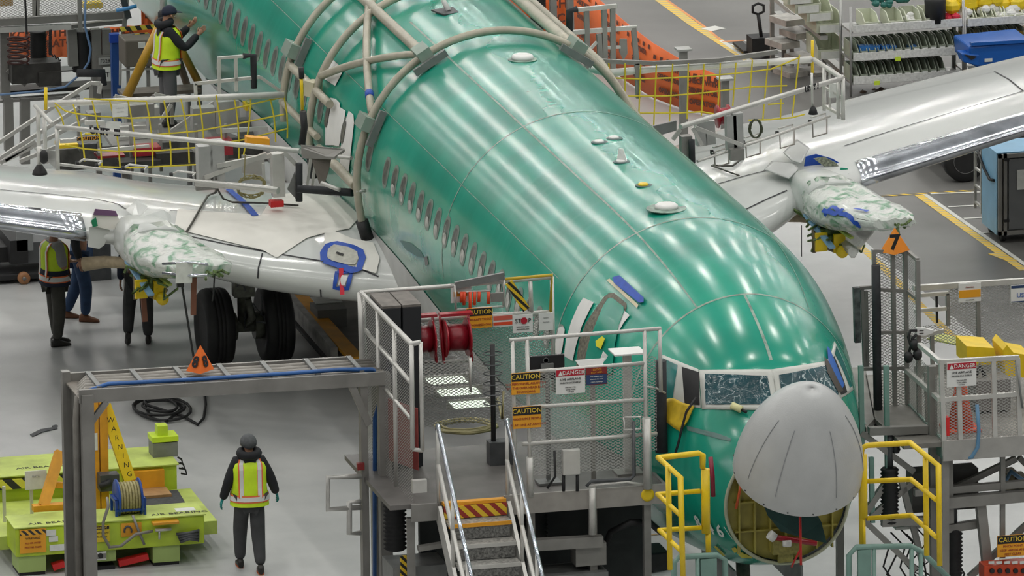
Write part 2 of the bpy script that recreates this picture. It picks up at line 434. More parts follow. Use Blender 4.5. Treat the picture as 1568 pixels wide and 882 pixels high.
# belly fairing, grey primer
def fair_ring(y):
    k = interp([(30.6, 0), (32, .45), (34, .85), (37, 1), (44, 1), (47, .6), (50, .15), (52, 0)], y)[0]
    ztop = interp([(30.6, -1.6), (31.75, -1.30), (33.6, -1.02), (35.6, -.77), (38, -.70), (44, -.75), (49, -1.3), (52, -1.9)], y)[0]
    out = []
    N = 48
    # angle where the fairing meets the body
    th = math.acos(max(-1, min(1, ztop/2.13)))
    for j in range(N):
        t = th+(2*math.pi-2*th)*j/(N-1)
        p = fus_pt(y, t, .01); s_ = math.sin(math.pi*j/(N-1))
        bulge = .30*k*min(1, math.sin(math.pi*j/(N-1))*2.2)
        out.append(Vector((p.x*(1+bulge*.9/1.88), y, p.z-bulge*.5*s_)))
    return out
mb = MB(); rr = [fair_ring(30.7+.25*i) for i in range(85)]
n = 48
for a, b in zip(rr[:-1], rr[1:]): mb.add(a+b, [(j, j+1, n+j+1, n+j) for j in range(n-1)], True)
fairb = mb.bvh()
greyp = mat('grey_primer', (.50, .50, .49), .38, 0, .2, 2)
mb.build('belly_fairing', greyp, air)
# ------------------------------------------------------------------ wings
wgrey = mat('wing_grey_paint', (.62, .635, .62), .14, 0, .05, .8, spec=.5)
polish = mat('polished_metal', (.66, .69, .74), .2, 1, .35, 2.2, bump=.06, bscale=2)
wpaper = mat('cream_wing_paper', (.76, .74, .69), .6, 0, .06, 3, bump=.5, bscale=2)
linem = mat('panel_gap', (.03, .03, .035), .6)
def wing_sec(xa):
    """(leading edge Y, leading edge z, chord, thickness)"""
    t = [(1.5, 35.6, 2.10, 7.5, 1.08), (2.1, 36.1, 2.10, 6.95, 1.04), (3.0, 36.7, 2.14, 6.2, .98), (4.0, 37.3, 2.28, 5.55, .84), (4.83, 37.95, 2.50, 4.9, .60),
         (5.56, 38.23, 2.60, 4.6, .54), (8, 39.10, 2.92, 4.15, .45), (11, 40.16, 3.32, 3.5, .36), (13, 40.9, 3.6, 3.1, .3)]
    return interp(t, xa)
def foil(xa, sgn, u, side, off=0):
    ly, lz, c, th = wing_sec(xa)
    yt = 5*th*(.2969*math.sqrt(u)-.126*u-.3516*u*u+.2843*u**3-.1036*u**4)
    cam_ = .018*c*(1-(2*u-1)**2)*(1 if side > 0 else .6) - .02*c*u
    z = lz+cam_+(yt*1.05 if side > 0 else -yt*.85)
    return Vector((sgn*xa, ly+c*u, z+off*side))
NU = 28
us = [((1-math.cos(math.pi*i/NU))/2)**1.25 for i in range(NU+1)]
def wing_ring(xa, sgn):
    up = [foil(xa, sgn, u, 1) for u in us[::-1]]; lo = [foil(xa, sgn, u, -1) for u in us[1:-1]]
    return up+lo
WB = {}
for sgn in (-1, 1):
    mb = MB(); xs = [1.5+.25*i for i in range(47)]
    mb.loft([wing_ring(x, sgn) for x in xs])
    if sgn > 0:
        for i in range(len(mb.f)): mb.f[i] = mb.f[i][::-1]
    WB[sgn] = mb.bvh()
    w = mb.build('wing', wgrey, air)
    # polished slat
    sl = MB(); u_s = [.075, .055, .035, .02, .01, .003, 0, .003, .01, .02, .035]
    def slr(x, off):
        out = []
        for i, u in enumerate(u_s):
            side = 1 if i < 6 else -1
            p = foil(x, sgn, u, side if i != 6 else 1); c = foil(x, sgn, .12, 1); c.z = wing_sec(x)[1]
            d = (p-c).normalized(); out.append(p+d*off)
        return out
    rings = []
    for x in [5.56+.3*i for i in range(24)]:
        o1 = slr(x, .035+.05*0); i1 = slr(x, .004)
        rings.append(o1+i1[::-1])
    sl.loft(rings)
    s_ = sl.build('leading_edge_slat', polish, w); s_['label'] = 'polished bare metal leading edge'
    if sgn < 0: lw = w
    else: rw = w
# ------------------------------------------------------------------ airplane details
frame_m = mat('windshield_frame', (.56, .57, .53), .4, 0, .08, 6)
glassd = mat('windshield_film', (.004, .055, .07), .2, 0, .3, 5, bump=.5, bscale=14)
def scratches(m, col):
    nt = m.node_tree; b = nt.nodes['Principled BSDF']; src = b.inputs['Base Color'].links[0].from_socket
    tc = nt.nodes.new('ShaderNodeTexCoord'); n = nt.nodes.new('ShaderNodeTexNoise'); n.inputs['Scale'].default_value = 2.2; n.inputs['Detail'].default_value = 4; n.inputs['Distortion'].default_value = 3
    nt.links.new(tc.outputs['Object'], n.inputs['Vector']); r = nt.nodes.new('ShaderNodeValToRGB'); nt.links.new(n.outputs['Fac'], r.inputs['Fac'])
    e = r.color_ramp.elements; e[0].position = .490; e[0].color = (0, 0, 0, 1); e[1].position = .5; e[1].color = (1, 1, 1, 1); k = e.new(.508); k.color = (0, 0, 0, 1)
    x = nt.nodes.new('ShaderNodeMix'); x.data_type = 'RGBA'; nt.links.new(r.outputs[0], x.inputs['Factor']); nt.links.new(src, x.inputs['A']); x.inputs['B'].default_value = (*col, 1); nt.links.new(x.outputs['Result'], b.inputs['Base Color'])
scratches(glassd, (.55, .66, .66))
blk = mat('dark_opening', (.006, .006, .007), .6)
bulkm = mat('zinc_bulkhead', (.36, .31, .06), .5, 0, .3, 4)
def both(poly, name, m_, off, parent=air, rings=6, label=None, mir=True, solid=0):
    mb = patch(fbvh, poly, off, rings=rings, sub=4)
    o1 = mb.build(name, m_, parent)
    if solid: b_ = o1.modifiers.new('solid', 'SOLIDIFY'); b_.thickness = solid; b_.offset = 0
    r = [o1]
    if mir:
        o2 = patch(fbvh, poly, off, rings=rings, sub=4, mirror=True).build(name, m_, parent); r.append(o2)
        if solid: b_ = o2.modifiers.new('solid', 'SOLIDIFY'); b_.thickness = solid; b_.offset = 0
    if label:
        for q in r: q['label'] = label
    return r
fr = both([(1072, 567.5), (1183, 566.5), (1193, 629), (1076, 627)], 'windshield_frame', frame_m, .012, solid=.02)
def inner(p, f):
    both(p, 'windshield_pane', glassd, .035, parent=f)
for i, f in enumerate(fr):
    patch(fbvh, [(1081, 574), (1174.5, 576.5), (1182, 620.5), (1082, 620)], .03, 6, 4, mirror=bool(i)).build('windshield_pane', glassd, f)
fr = both([(1011, 542), (1070, 566), (1074, 625), (1012, 618)], 'side_window_frame', frame_m, .008, solid=.01)
for i, f in enumerate(fr):
    patch(fbvh, [(1016, 549), (1039, 560), (1031, 614), (1015, 612)], .018, 5, 4, mirror=bool(i)).build('side_window_pane', mat('tinted_film', (.01, .16, .15), .2, 0, .3, 5), f)
    o = patch(fbvh, [(1045.4, 562.5), (1072, 571), (1073, 621), (1050, 619)], .02, 5, 4, mirror=bool(i)).build('side_window_pane', blk, f); o['label'] = 'open black side window'
# port side blue film and eyebrow strip
mb = MB()
for p, q in (((1267, 533), (1287, 592)),): pass
o = patch(fbvh, [(1264, 532), (1268, 536), (1290, 590), (1287, 596), (1266, 556)], .03, 4, 4).build('window_film', mat('blue_film', (.02, .12, .45), .35), air); o['label'] = 'blue film on the far side window'
patch(fbvh, [(1259, 548), (1266, 556), (1288, 600), (1281, 603), (1264, 572)], .035, 4, 4).build('window_surround', mat('dark_surround', (.05, .04, .03), .5), air)
# cabin windows
wrim = mat('window_rim', (.22, .29, .25), .35, .3); wpane = mat('cabin_window_inside', (.10, .105, .095), .3, 0, .7, 14)
wpane2 = mat('cabin_window_blanked', (.50, .50, .47), .5, 0, .45, 12)
ZW = .369
def oval(y0, z0, w, h, off, n=20, grow=0):
    out = []
    for j in range(n):
        t = 2*math.pi*j/n; yy = y0+(w/2+grow)*math.copysign(abs(math.cos(t))**.75, math.cos(t)); zz = z0+(h/2+grow)*math.copysign(abs(math.sin(t))**.75, math.sin(t))
        top, bot, hw, zm, e = interp(FUS, yy)
        f = math.sqrt(max(0, 1-((zz-zm)/(top-zm))**2)); out.append(Vector((-(hw*f+off), yy, ZC+zz)))
    return out
for k in range(-28, 20):
    if k in (-1, -4): continue
    y = 35.829-.508*k
    a = oval(y, ZW, .25, .36, .004, grow=.035); b = oval(y, ZW, .25, .36, .012); c = oval(y, ZW, .25, .36, .006, grow=-.012)
    n = len(a); mb = MB(); mb.add(a+b+c, [(j, (j+1) % n, n+(j+1) % n, n+j) for j in range(n)]+[(n+j, n+(j+1) % n, 2*n+(j+1) % n, 2*n+j) for j in range(n)], True)
    r = mb.build('cabin_window', wrim, air)
    mb = MB(); mb.add(c, [tuple(range(n))]); pn = mb.build('window_pane', wpane, r)
    if k > 0:
        hh = .12+.006*k; q = oval(y, ZW-.18+hh/2+.01, .19, hh, .010, grow=-.004); MB().add(q, [tuple(range(len(q)))]).build('insulation_panel', wpane2, pn)
# white paint masks round two windows
for pts in ([(508, 150), (516, 152), (522, 158), (523, 172), (515, 222), (500, 222), (500, 190), (503, 165)], [(523, 165), (531, 170), (529, 185), (521, 224), (513, 222), (519, 190)], [(536, 170), (543, 176), (544, 188), (536, 262), (533, 280), (524, 270), (522, 240), (528, 195)]):
    o = patch(fbvh, pts, .02, 4, 3).build('paint_mask', white, air); o['label'] = 'white masking panel'
o = patch(fbvh, [(511, 92), (528, 108), (515, 132), (496, 120)], .02, 4, 3).build('masking_sheet', white, air)
for k in (-5, -7):
    y = 35.829-.508*k; MB().add(oval(y, ZW, .2, .32, .03), [tuple(range(20))]).build('window_pane', wpane, air)
# service door
gap = mat('door_frame_structure', (.17, .16, .12), .6, 0, .6, 25)
d1 = patch(fbvh, [(882, 575), (884, 545), (888, 520), (898, 494), (913, 472), (925, 455), (934, 448.5), (941, 449), (960, 465), (960, 472), (948, 500), (940, 530), (937, 575)], .006, 8, 3).build('door_surround', gap, air)
d2 = patch(fbvh, [(897, 572), (900, 545), (907, 517), (917, 492), (926, 470), (934, 458), (940, 458), (957, 471), (958, 478), (950, 500), (944, 530), (940, 572)], .03, 8, 3).build('service_door', prim, air)
o = patch(fbvh, [(918, 524), (928, 517), (932, 521), (926, 536), (919, 532)], .06, 2, 2).build('lock_tag', mat('tag_yellow', (.80, .74, .02), .5), d2); o['label'] = 'yellow padlock tag'
for pts in ([(895, 457), (911, 464), (904, 477), (893, 500), (884, 530), (879, 553), (866, 545), (869, 520), (877, 493), (887, 470)], [(958, 477), (966, 484), (957, 495), (946, 514), (938, 517), (945, 500)], [(858, 502), (864, 500), (867, 505), (864, 530), (861, 544), (853, 541), (853, 520)]):
    patch(fbvh, pts, .022, 4, 3).build('masking_tape', white, air)
patch(fbvh, [(930, 430), (935, 428), (979, 468), (977, 473)], .02, 4, 4).build('masking_tape', mat('cream_tape', (.66, .60, .42), .6), air)
o = patch(fbvh, [(940, 427), (951, 424), (988, 458), (988, 465), (981, 466), (943, 436)], .035, 4, 4).build('masking_tape', blue, air); o['label'] = 'blue tape block above the service door'
# antennas on the crown
for px, py, rx, ry in ((800, 91, .13, .22), (1020.4, 319.8, .17, .22)):
    p = hit(fbvh, px, py, 0); mb = MB()
    mb.lathe(p, [(.26, 0), (.26, .012)], 24) if px > 1000 else mb.lathe(p, [(.2, 0), (.2, .008)], 24)
    b_ = mb.build('antenna_base', seamm, air); mb = MB()
    mb.lathe(p, [(.15, .01), (.15, .05), (.12, .07)], 20); mb.build('antenna', white, b_)
for px, py in ((918, 218), (941, 212), (952, 248), (986, 284)):
    p = hit(fbvh, px, py, 0)
    b_ = MB().lathe(p, [(.11, -.01), (.11, .008)], 20).build('antenna_base', mat('port_ring', (.05, .12, .11), .5), air)
    mb = MB().lathe(p+Vector((-.01, 0, 0)), [(.075, .006), (.06, .03)], 16)
    if px == 952: mb.prism([p+Vector((-.05, .05, .02)), p+Vector((.05, -.06, .02)), p+Vector((.02, .02, .17)), p+Vector((-.03, .06, .17))], (.015, .015, 0))
    mb.build('antenna', yel if px == 986 else white, b_)
p = hit(fbvh, 687, 17, 0); b_ = MB().cbox(p, (.36, .36, .02), .3).build('antenna_base', steel, air); MB().tube([p, p+Vector((-.12, .25, .32))], [.045, .02], 10).build('antenna', white, b_)
# fuselage number
for t_, px in (('4', 1098), ('6', 1108), ('6', 1119)): pass
ln = D.objects.new('line_number', None); COL.objects.link(ln); ln.parent = air; ln.location = -wloc(air); ln['label'] = 'white stencilled line number on the lower nose'
for ch, px, py in (('8', 1072, 799), ('4', 1090, 807), ('6', 1105, 812), ('6', 1119, 816)):
    p = hit(fbvh, px, py, .03); q = hit(fbvh, px+4, py+1.4, .03); r = hit(fbvh, px, py-5, .03); ux = (q-p).normalized(); uy = (r-p); uy = (uy-ux*uy.dot(ux)).normalized()
    text(ch, .27, p, ux, uy, mat('stencil_white', (.62, .66, .62), .6), ln, 'digit', bold=.004)
# bulkhead, radome and radar bay
CB = Vector((0, 21.72, ZC-.73))
mb = MB(); mb.lathe(CB+Vector((0, .06, 0)), [(.0, 0), (.77, 0)], 64, 'Y', False, False)
for v in range(len(mb.v)):
    q = mb.v[v]; mb.v[v] = Vector((q.x, q.y, CB.z+(q.z-CB.z)*.98))
bh = mb.build('radome_bulkhead', bulkm, air); bh['label'] = 'yellow-green front bulkhead'
mb = MB()
for i in range(7): mb.box((-.62+.2*i, 21.70, CB.z-.62), (-.60+.2*i, 21.78, CB.z+.62))
for zz in (-.35, .02, .38): mb.box((-.66, 21.72, CB.z+zz), (.66, 21.78, CB.z+zz+.02))
mb.build('stiffener', bulkm, bh)
mb = MB(); ring = [Vector((.79*math.cos(t*math.pi/32), 21.69, CB.z+.78*math.sin(t*math.pi/32))) for t in range(64)]
mb.tube(ring, .022, 8, closed=True); mb.build('bulkhead_rim', mat('rim_edge', (.40, .42, .30), .5), bh)
P = lambda px, py, y=21.6: at(px, py, y=y)
mb = MB(); mb.prism([P(1160, 750, 21.45), P(1176, 790, 21.45), P(1196, 814, 21.45), P(1225, 822, 21.3), P(1266, 832, 21.2), P(1258, 800, 21.3), P(1246, 778, 21.3), P(1200, 765, 21.4)], (0, .02, 0))
mb.build('radar_cover', mat('dark_green_cloth', (.008, .045, .042), .7, 0, .2, 4), bh)
mb = MB(); mb.box(P(1184, 850), P(1225, 826)+Y*.1); mb.box(P(1192, 862, 21.65), P(1215, 846, 21.65)+Y*.05); rb = mb.build('radar_mount', mat('zinc_bracket', (.30, .27, .07), .5, 0, .4, 20), bh)
mb = MB(); mb.tube([P(1181, 822, 21.5), P(1250, 832, 21.5)], .035, 10); mb.build('waveguide', redp, rb)
mb = MB(); mb.cyl(P(1178, 818, 21.5), P(1186, 824, 21.5), .06, 14); mb.cyl(P(1205, 828, 21.45), P(1205, 836, 21.45), .055, 14); mb.build('dust_cap', white, rb)
mb = MB(); mb.tube([P(1137, 732), P(1127, 779)], .018, 8); o = mb.build('stay_rod', mat('rod_red', (.55, .09, .02), .5), bh); o['label'] = 'red stay rod'
PH = math.radians(60); ax = Vector((0, -math.cos(PH), math.sin(PH))); dn = Vector((0, -math.sin(PH), -math.cos(PH)))
RC = Vector((-.07, 21.62, ZC+.30)) + dn*.81
prof = []
for i in range(26):
    t = i/25; prof.append((.81*(1-t**1.9)**.64 if t < 1 else 0.001, 1.42*t))
mb = MB(); n = 64; rings = []
for r_, h_ in prof: rings.append([RC+ax*h_+(X*math.cos(2*math.pi*j/n)+dn*math.sin(2*math.pi*j/n))*r_ for j in range(n)])
for r_, h_ in prof[::-1][3:]: rings.append([RC+ax*(h_-.0)+(X*math.cos(2*math.pi*j/n)+dn*math.sin(2*math.pi*j/n))*max(.001, r_-.02) for j in range(n)])
mb.loft(rings, cap=False)
radm = mat('radome_grey', (.46, .47, .47), .33, 0, .06, 4, bump=.12, bscale=60)
rd = mb.build('radome', radm, air); rd['label'] = 'light grey nose cone hinged up'
for a_ in (2.2, 2.75, 1.2, .4):
    mb = MB(); pts = []
    for i in range(4, 20):
        r_, h_ = prof[i]; pts.append(RC+ax*h_+(X*math.cos(a_)+dn*math.sin(a_))*(r_+.004))
    mb.tube(pts, .006, 5)
    mb.build('lightning_strip', mat('strip_grey', (.30, .31, .32), .5), rd)
for j in range(16):
    mb = MB(); t = 2*math.pi*j/16; mb.lathe(RC+ax*.035+(X*math.cos(t)+dn*math.sin(t))*.812, [(.010, -.01), (.010, .01)], 8, 'Y')
    mb.build('fastener', steel, rd)
mb = MB(); mb.tube([at(1225, 785, y=20.98), at(1226.5, 865, y=20.98)], .016, 6); mb.tube([at(1226, 840, y=20.98), at(1212, 868, y=21.2)], .012, 6); o = mb.build('warning_streamer', red, rd); o['label'] = 'red remove before flight ribbon'
# yellow bag hung from the cockpit side window, black cable, sensor cover
bagm = mat('mustard_cloth', (.62, .42, .02), .6, 0, .3, 6, bump=.5, bscale=6)
patch(fbvh, [(1020, 614), (1036, 611), (1050, 618), (1067, 623), (1058, 645), (1047, 661), (1038, 655), (1021, 642)], .06, 4, 3).build('window_drape', bagm, air, solid=.02)['label'] = 'yellow cloth hung out of the side window'
mb = MB(); mb.tube([hit(fbvh, x, y, .08) for x, y in ((1072, 612), (1058, 632), (1052, 655), (1046, 680), (1040, 700))], .016, 8); mb.build('cockpit_cable', black, air)
mb = MB(); a = hit(fbvh, 1121, 622, .06); b = hit(fbvh, 1136, 630, .06); mb.tube([a, b], .045, 10); o = mb.build('probe_cover', mat('pale_yellow', (.70, .68, .36), .6), air); mb = MB(); mb.tube([b, hit(fbvh, 1144, 634, .06)], .02, 8); mb.build('probe_tip', black, o)
for pts in ([(1121, 838), (1127, 836), (1132, 842), (1126, 845)], [(1128, 843), (1150, 846), (1153, 853), (1136, 852)], [(1094, 835), (1098, 834), (1112, 849), (1108, 850)]):
    patch(fbvh, pts, .02, 2, 2).build('access_patch', mat('tag_yellow2', (.55, .50, .05), .5), air)
patch(fbvh, [(1052, 652), (1100, 664), (1120, 672), (1119, 676), (1100, 672), (1054, 659)], .012, 3, 4).build('grey_band', mat('band_grey', (.12, .22, .20), .4, 0, .2, 8), air)
# rubbed dark patches and access panel below the windows
for pts in ([(613, 368), (630, 372), (645, 385), (650, 395), (640, 393), (622, 382)],): patch(fbvh, pts, .006, 3, 3).build('rubbed_patch', mat('rubbed_primer', (.05, .16, .13), .35), air)
patch(fbvh, [(651, 393), (655, 392), (657, 405), (652, 407)], .01, 3, 3).build('vent_port', steel2, air)
# wing tapes, paper and covers
lb, rbv = WB[-1], WB[1]
def wp(bv, par, poly, name, m_, off=.015, label=None, solid=0):
    o = patch(bv, poly, off, 5, 4).build(name, m_, par, solid=solid)
    if label: o['label'] = label
    return o
wp(lb, lw, [(272, 322), (400, 332), (470, 345), (545, 350), (560, 330), (530, 300), (480, 296), (400, 293), (520, 370), (480, 382), (430, 384), (413, 397), (404, 386), (280, 360)][:1]+[(400, 331), (420, 300), (470, 296), (520, 304), (552, 333), (535, 352), (500, 358), (470, 366), (424, 396), (404, 385), (285, 356), (268, 345)], 'wing_paper', wpaper, .02, 'cream protective paper over the inboard wing')
wp(lb, lw, [(497, 350), (540, 368), (572, 374), (582, 398), (577, 420), (560, 415), (500, 400), (497, 380)], 'root_panel', wpaper, .03)
m1 = strip(lb, [(349, 292), (366, 306), (380, 320), (391, 333)], .10, .03); m1.build('masking_tape', blue, lw)
mb = MB(); pts = [(497, 402), (496, 390), (503, 379), (515, 376), (540, 382), (552, 388), (556, 398), (551, 414), (540, 416), (520, 409), (505, 404), (497, 402)]; strip(lb, pts, .10, .045, mb, sub=2).build('masking_tape', blue, lw)
cov = wp(lb, lw, [(502, 398), (503, 386), (512, 379), (535, 383), (548, 390), (550, 400), (545, 409), (530, 408), (510, 403)], 'fuel_panel_cover', mat('cover_grey', (.46, .45, .40), .5, 0, .2, 15), .055, 'grey tank cover ringed in blue tape')
strip(lb, [(516, 392), (527, 396)], .04, .07).build('cover_handle', black, cov)
mb = MB(); strip(lb, [(517, 417), (539, 418), (533, 441), (513, 440), (517, 417)], .06, .03, mb, sub=3).build('masking_tape', blue, lw)
wp(lb, lw, [(522, 422), (534, 423), (529, 437), (519, 436)], 'white_label', white, .03)
mb = MB(); a = hit(lb, 524, 414, .06); mb.beam(a, a+Vector((-.02, -.14, -.34)), .06, .012); mb.build('warning_streamer', mat('ribbon_red', (.72, .02, .05), .5), lw)
for bv, par, pts in ((lb, lw, [(0, 291), (90, 299), (150, 306), (180, 313), (193, 321)]), (lb, lw, [(260, 323), (315, 326)]), (lb, lw, [(285, 361), (340, 373), (413, 387), (480, 398)]), (lb, lw, [(480, 398), (540, 407), (580, 424)]), (lb, lw, [(402, 388), (396, 410), (395, 426)]), (lb, lw, [(491, 443), (492, 458)]),
                    (rbv, rw, [(1293, 224), (1380, 196), (1490, 163), (1580, 136)]), (rbv, rw, [(1523, 110), (1545, 122), (1567, 140)]), (rbv, rw, [(1100, 282), (1140, 270), (1176, 261)]), (rbv, rw, [(1140, 322), (1175, 305), (1205, 292)])):
    strip(bv, pts, .022, .008).build('panel_seam', linem, par)
strip(rbv, [(1300, 163), (1400, 139), (1523, 110)], .012, .008).build('panel_seam', steel2, rw)
# engine struts with their plastic wrapping
plast = D.materials.new('plastic_wrap'); plast.use_nodes = True
def plastic():
    nt = plast.node_tree; b = nt.nodes['Principled BSDF']; b.inputs['Base Color'].default_value = (.70, .74, .70, 1); b.inputs['Roughness'].default_value = .12; b.inputs['Specular IOR Level'].default_value = .9
    tc = nt.nodes.new('ShaderNodeTexCoord'); n = nt.nodes.new('ShaderNodeTexNoise'); n.inputs['Scale'].default_value = 3.2; n.inputs['Detail'].default_value = 7; n.inputs['Distortion'].default_value = 1.2
    nt.links.new(tc.outputs['Object'], n.inputs['Vector'])
    r = nt.nodes.new('ShaderNodeValToRGB'); nt.links.new(n.outputs['Fac'], r.inputs['Fac'])
    e = r.color_ramp.elements; e[0].position = .36; e[0].color = (.16, .32, .20, 1); e[1].position = .50; e[1].color = (.60, .63, .59, 1)
    nt.links.new(r.outputs[0], b.inputs['Base Color'])
    bp = nt.nodes.new('ShaderNodeBump'); bp.inputs['Strength'].default_value = 1; bp.inputs['Distance'].default_value = .05
    nt.links.new(n.outputs['Fac'], bp.inputs['Height']); nt.links.new(bp.outputs[0], b.inputs['Normal'])
plastic()
clear = mat('hazy_plastic', (.68, .67, .62), .25, 0, .1, 8, alpha=.55)
tan = mat('tan_tube_wrap', (.36, .29, .19), .5, 0, .2, 14)
strutg = mat('engine_strut_white', (.58, .60, .58), .25, 0, .08, 3)
gmess = mat('green_harness', (.10, .16, .04), .5, 0, .8, 22)
for sgn in (-1, 1):
    cx = sgn*4.83
    def sec_(dx, y, zc_, hw, hh, n=24, e=.7):
        return [Vector((cx+dx+hw*math.copysign(abs(math.cos(2*math.pi*j/n))**e, math.cos(2*math.pi*j/n)), y, zc_+hh*math.copysign(abs(math.sin(2*math.pi*j/n))**e, math.sin(2*math.pi*j/n)))) for j in range(n)]
    mb = MB(); mb.loft([sec_(0, 38.5, 2.50, .30, .26), sec_(0, 38.2, 2.55, .36, .31), sec_(.02, 37.7, 2.58, .40, .33), sec_(.05, 37.1, 2.60, .42, .30)])
    st = mb.build('engine_strut', strutg, air)
    mb = MB(); rs = []
    rnd = random.Random(3+sgn)
    for dx, y, zc_, hw, hh in ((.05, 37.45, 2.61, .42, .31), (.07, 37.15, 2.59, .47, .29), (.12, 36.85, 2.58, .52, .26), (.19, 36.5, 2.59, .54, .22), (.27, 36.15, 2.61, .52, .18), (.36, 35.8, 2.64, .44, .13), (.44, 35.5, 2.67, .30, .07)):
        s1 = sec_(dx, y, zc_, hw, hh, 36); rs.append([p+Vector((rnd.uniform(-.02, .02), 0, rnd.uniform(-.022, .022))) for p in s1])
    mb.loft(rs); wr = mb.build('plastic_wrap', plast, st); wr['label'] = 'crumpled clear plastic over green fittings'
    if sgn > 0:
        for pts in ([(1265, 330), (1275, 318), (1290, 328), (1300, 332), (1318, 346)], [(1262, 322), (1282, 330), (1292, 322)], [(1308, 322), (1330, 326)]):
            mb = MB(); strip(MB().loft(rs).bvh(), pts, .07, .03, mb).build('masking_tape', blue, wr)
        mb = MB(); mb.loft([[at(1275, 352, x=cx), at(1340, 350, x=cx+.4), at(1338, 356, x=cx+.4), at(1280, 358, x=cx)], [at(1292, 380, x=cx), at(1318, 378, x=cx+.2), at(1317, 382, x=cx+.2), at(1294, 384, x=cx)], [at(1303, 393, x=cx+.05), at(1309, 393, x=cx+.06), at(1309, 395, x=cx+.06), at(1303, 395, x=cx+.05)]]); mb.build('hanging_plastic', clear, wr)
    # fittings below
    mb = MB(); mb.tube([(cx-.72, 38.5, 2.12), (cx-.45, 38.35, 2.17), (cx-.2, 38.1, 2.2), (cx+.1, 37.6, 2.25)], [.10, .085, .08, .08], 14); pp = mb.build('bleed_duct', tan, st)
    mb = MB()
    for k in range(26):
        a = Vector((cx+rnd.uniform(-.30, .12), rnd.uniform(36.6, 37.6), rnd.uniform(2.15, 2.42))); mb.tube([a, a+Vector((rnd.uniform(-.2, .2), rnd.uniform(-.3, .3), rnd.uniform(-.14, .1))), a+Vector((rnd.uniform(-.2, .3), rnd.uniform(-.3, .3), rnd.uniform(-.2, .06)))], .018, 5)
    mb.cbox((cx-.12, 37.0, 2.22), (.3, .5, .22)); mb.build('wire_harness', gmess, st)
    mb = MB()
    for q in (0, 1): mb.cbox((cx-.28+.26*q, 36.7, 2.17-.03*q), (.17, .05, .26), .1)
    o = mb.build('yellow_bag', yel, st)
    mb = MB(); mb.lathe((cx+.0, 36.62, 2.03), [(.001, -.03), (.085, -.03), (.085, .05), (.06, .07)], 18, 'Y'); mb.build('yellow_cap', yel, st)
    mb = MB(); mb.tube([(cx-.28, 37.1, 2.1), (cx-.05, 36.8, 2.02), (cx+.1, 36.9, 2.1)], .05, 8); mb.tube([(cx-.3, 37, 2.3), (cx-.3, 37, 1.95)], .03, 6); mb.build('fuel_fitting', mat('olive_fitting', (.14, .11, .06), .5, 0, .4, 20), st)
    mb = MB(); a = Vector((cx-.36, 37.2, 2.45)); mb.beam(a, (cx-.2, 36.4, 2.15), .09, .03); mb.build('film_strip', mat('light_blue_film', (.22, .40, .58), .3), st)
    mb = MB(); mb.beam((cx-.25, 37.3, 2.5), (cx+.05, 36.3, 2.3), .06, .03); mb.build('lime_seal', mat('lime_seal', (.40, .48, .10), .5), st)
    mb = MB(); mb.tube([(cx-.32, 37.6, 2.2), (cx-.32, 37.6, 1.75)], .008, 5); mb.tube([(cx-.32, 37.6, 1.7)], .008, 5); mb.build('loose_wire', black, st); MB().tube([(cx+.5, 35.5, 2.6), (cx+.47, 35.45, 2.35), (cx+.45, 35.45, 2.25)], .012, 5).build('loose_wire', black, st)
    mb = MB()
    for k in range(12):
        a = Vector((cx+.5+rnd.uniform(-.12, .1), 35.6+rnd.uniform(-.2, .2), 2.66)); mb.tube([a, a+Vector((rnd.uniform(-.1, .12), rnd.uniform(-.2, .1), rnd.uniform(-.14, .05)))], .02, 5)
    mb.build('connector_bundle', gmess, wr)
    # raised covers, slat end seal, dark opening
    bv = WB[sgn]
    def pl(pts, yy, nm, m_, d=(0, .03, .0)):
        return MB().prism([at(a_, b_, y=yy_) if isinstance(yy, (list, tuple)) else at(a_, b_, y=yy) for (a_, b_), yy_ in zip(pts, yy if isinstance(yy, (list, tuple)) else [yy]*len(pts))], d).build(nm, m_, st)
    if sgn < 0:
        pl([(193, 322), (210, 306), (226, 316), (214, 333), (203, 330)], [38.4, 38.6, 38.3, 38.0, 38.1], 'strut_cover', strutg)
        pl([(214, 333), (226, 320), (250, 321), (262, 330), (262, 344), (257, 348), (242, 339), (224, 334)], [37.9, 38.2, 38.1, 38, 37.9, 37.9, 37.9, 37.9], 'strut_cover', strutg)
        pl([(222, 335), (242, 340), (256, 349), (250, 352), (232, 344)], 37.75, 'access_hole', blk)
        seal = [(146, 321), (177, 323), (188, 349), (180, 352), (160, 350), (143, 346), (139, 342)]; pu = [(146, 320), (177, 323), (181, 331), (143, 329)]
        gr_ = [[(140, 338), (147, 333), (150, 346), (142, 348)], [(180, 346), (187, 343), (191, 350), (184, 354)]]
        pl([(137, 348), (143, 346), (168, 352), (160, 375), (152, 381), (135, 378)], 38.15, 'slat_rib', strutg)
        pl(seal, 38.1, 'end_seal', wpaper, (0, .06, 0)); pl(pu, 38.07, 'purple_film', mat('purple_film', (.16, .08, .17), .4), (0, .02, 0))
        for g_ in gr_: pl(g_, 38.05, 'green_tape', green, (0, .02, 0))
        mb = MB(); mb.beam(at(216, 405, y=36.9), at(222, 492, y=36.9), .07, .05); mb.beam(at(297, 420, y=35.6), at(296, 482, y=35.6), .07, .05); mb.build('brown_strap', mat('brown_strap', (.16, .06, .035), .6), st)
        mb = MB(); mb.prism([at(270, 402, y=35.3), at(295, 402, y=35.3), at(294, 433, y=35.3), at(269, 434, y=35.3)], (0, .01, 0)); mb.build('work_sheet', paper, st)
        mb = MB(); mb.tube([at(278, 434, y=35.6), at(284, 470, y=35.9), at(296, 545, y=36.2), at(300, 560, y=36.2)], .016, 8); mb.cbox(at(276, 436, y=35.55), (.09, .06, .06)); mb.build('drain_hose', black, st)
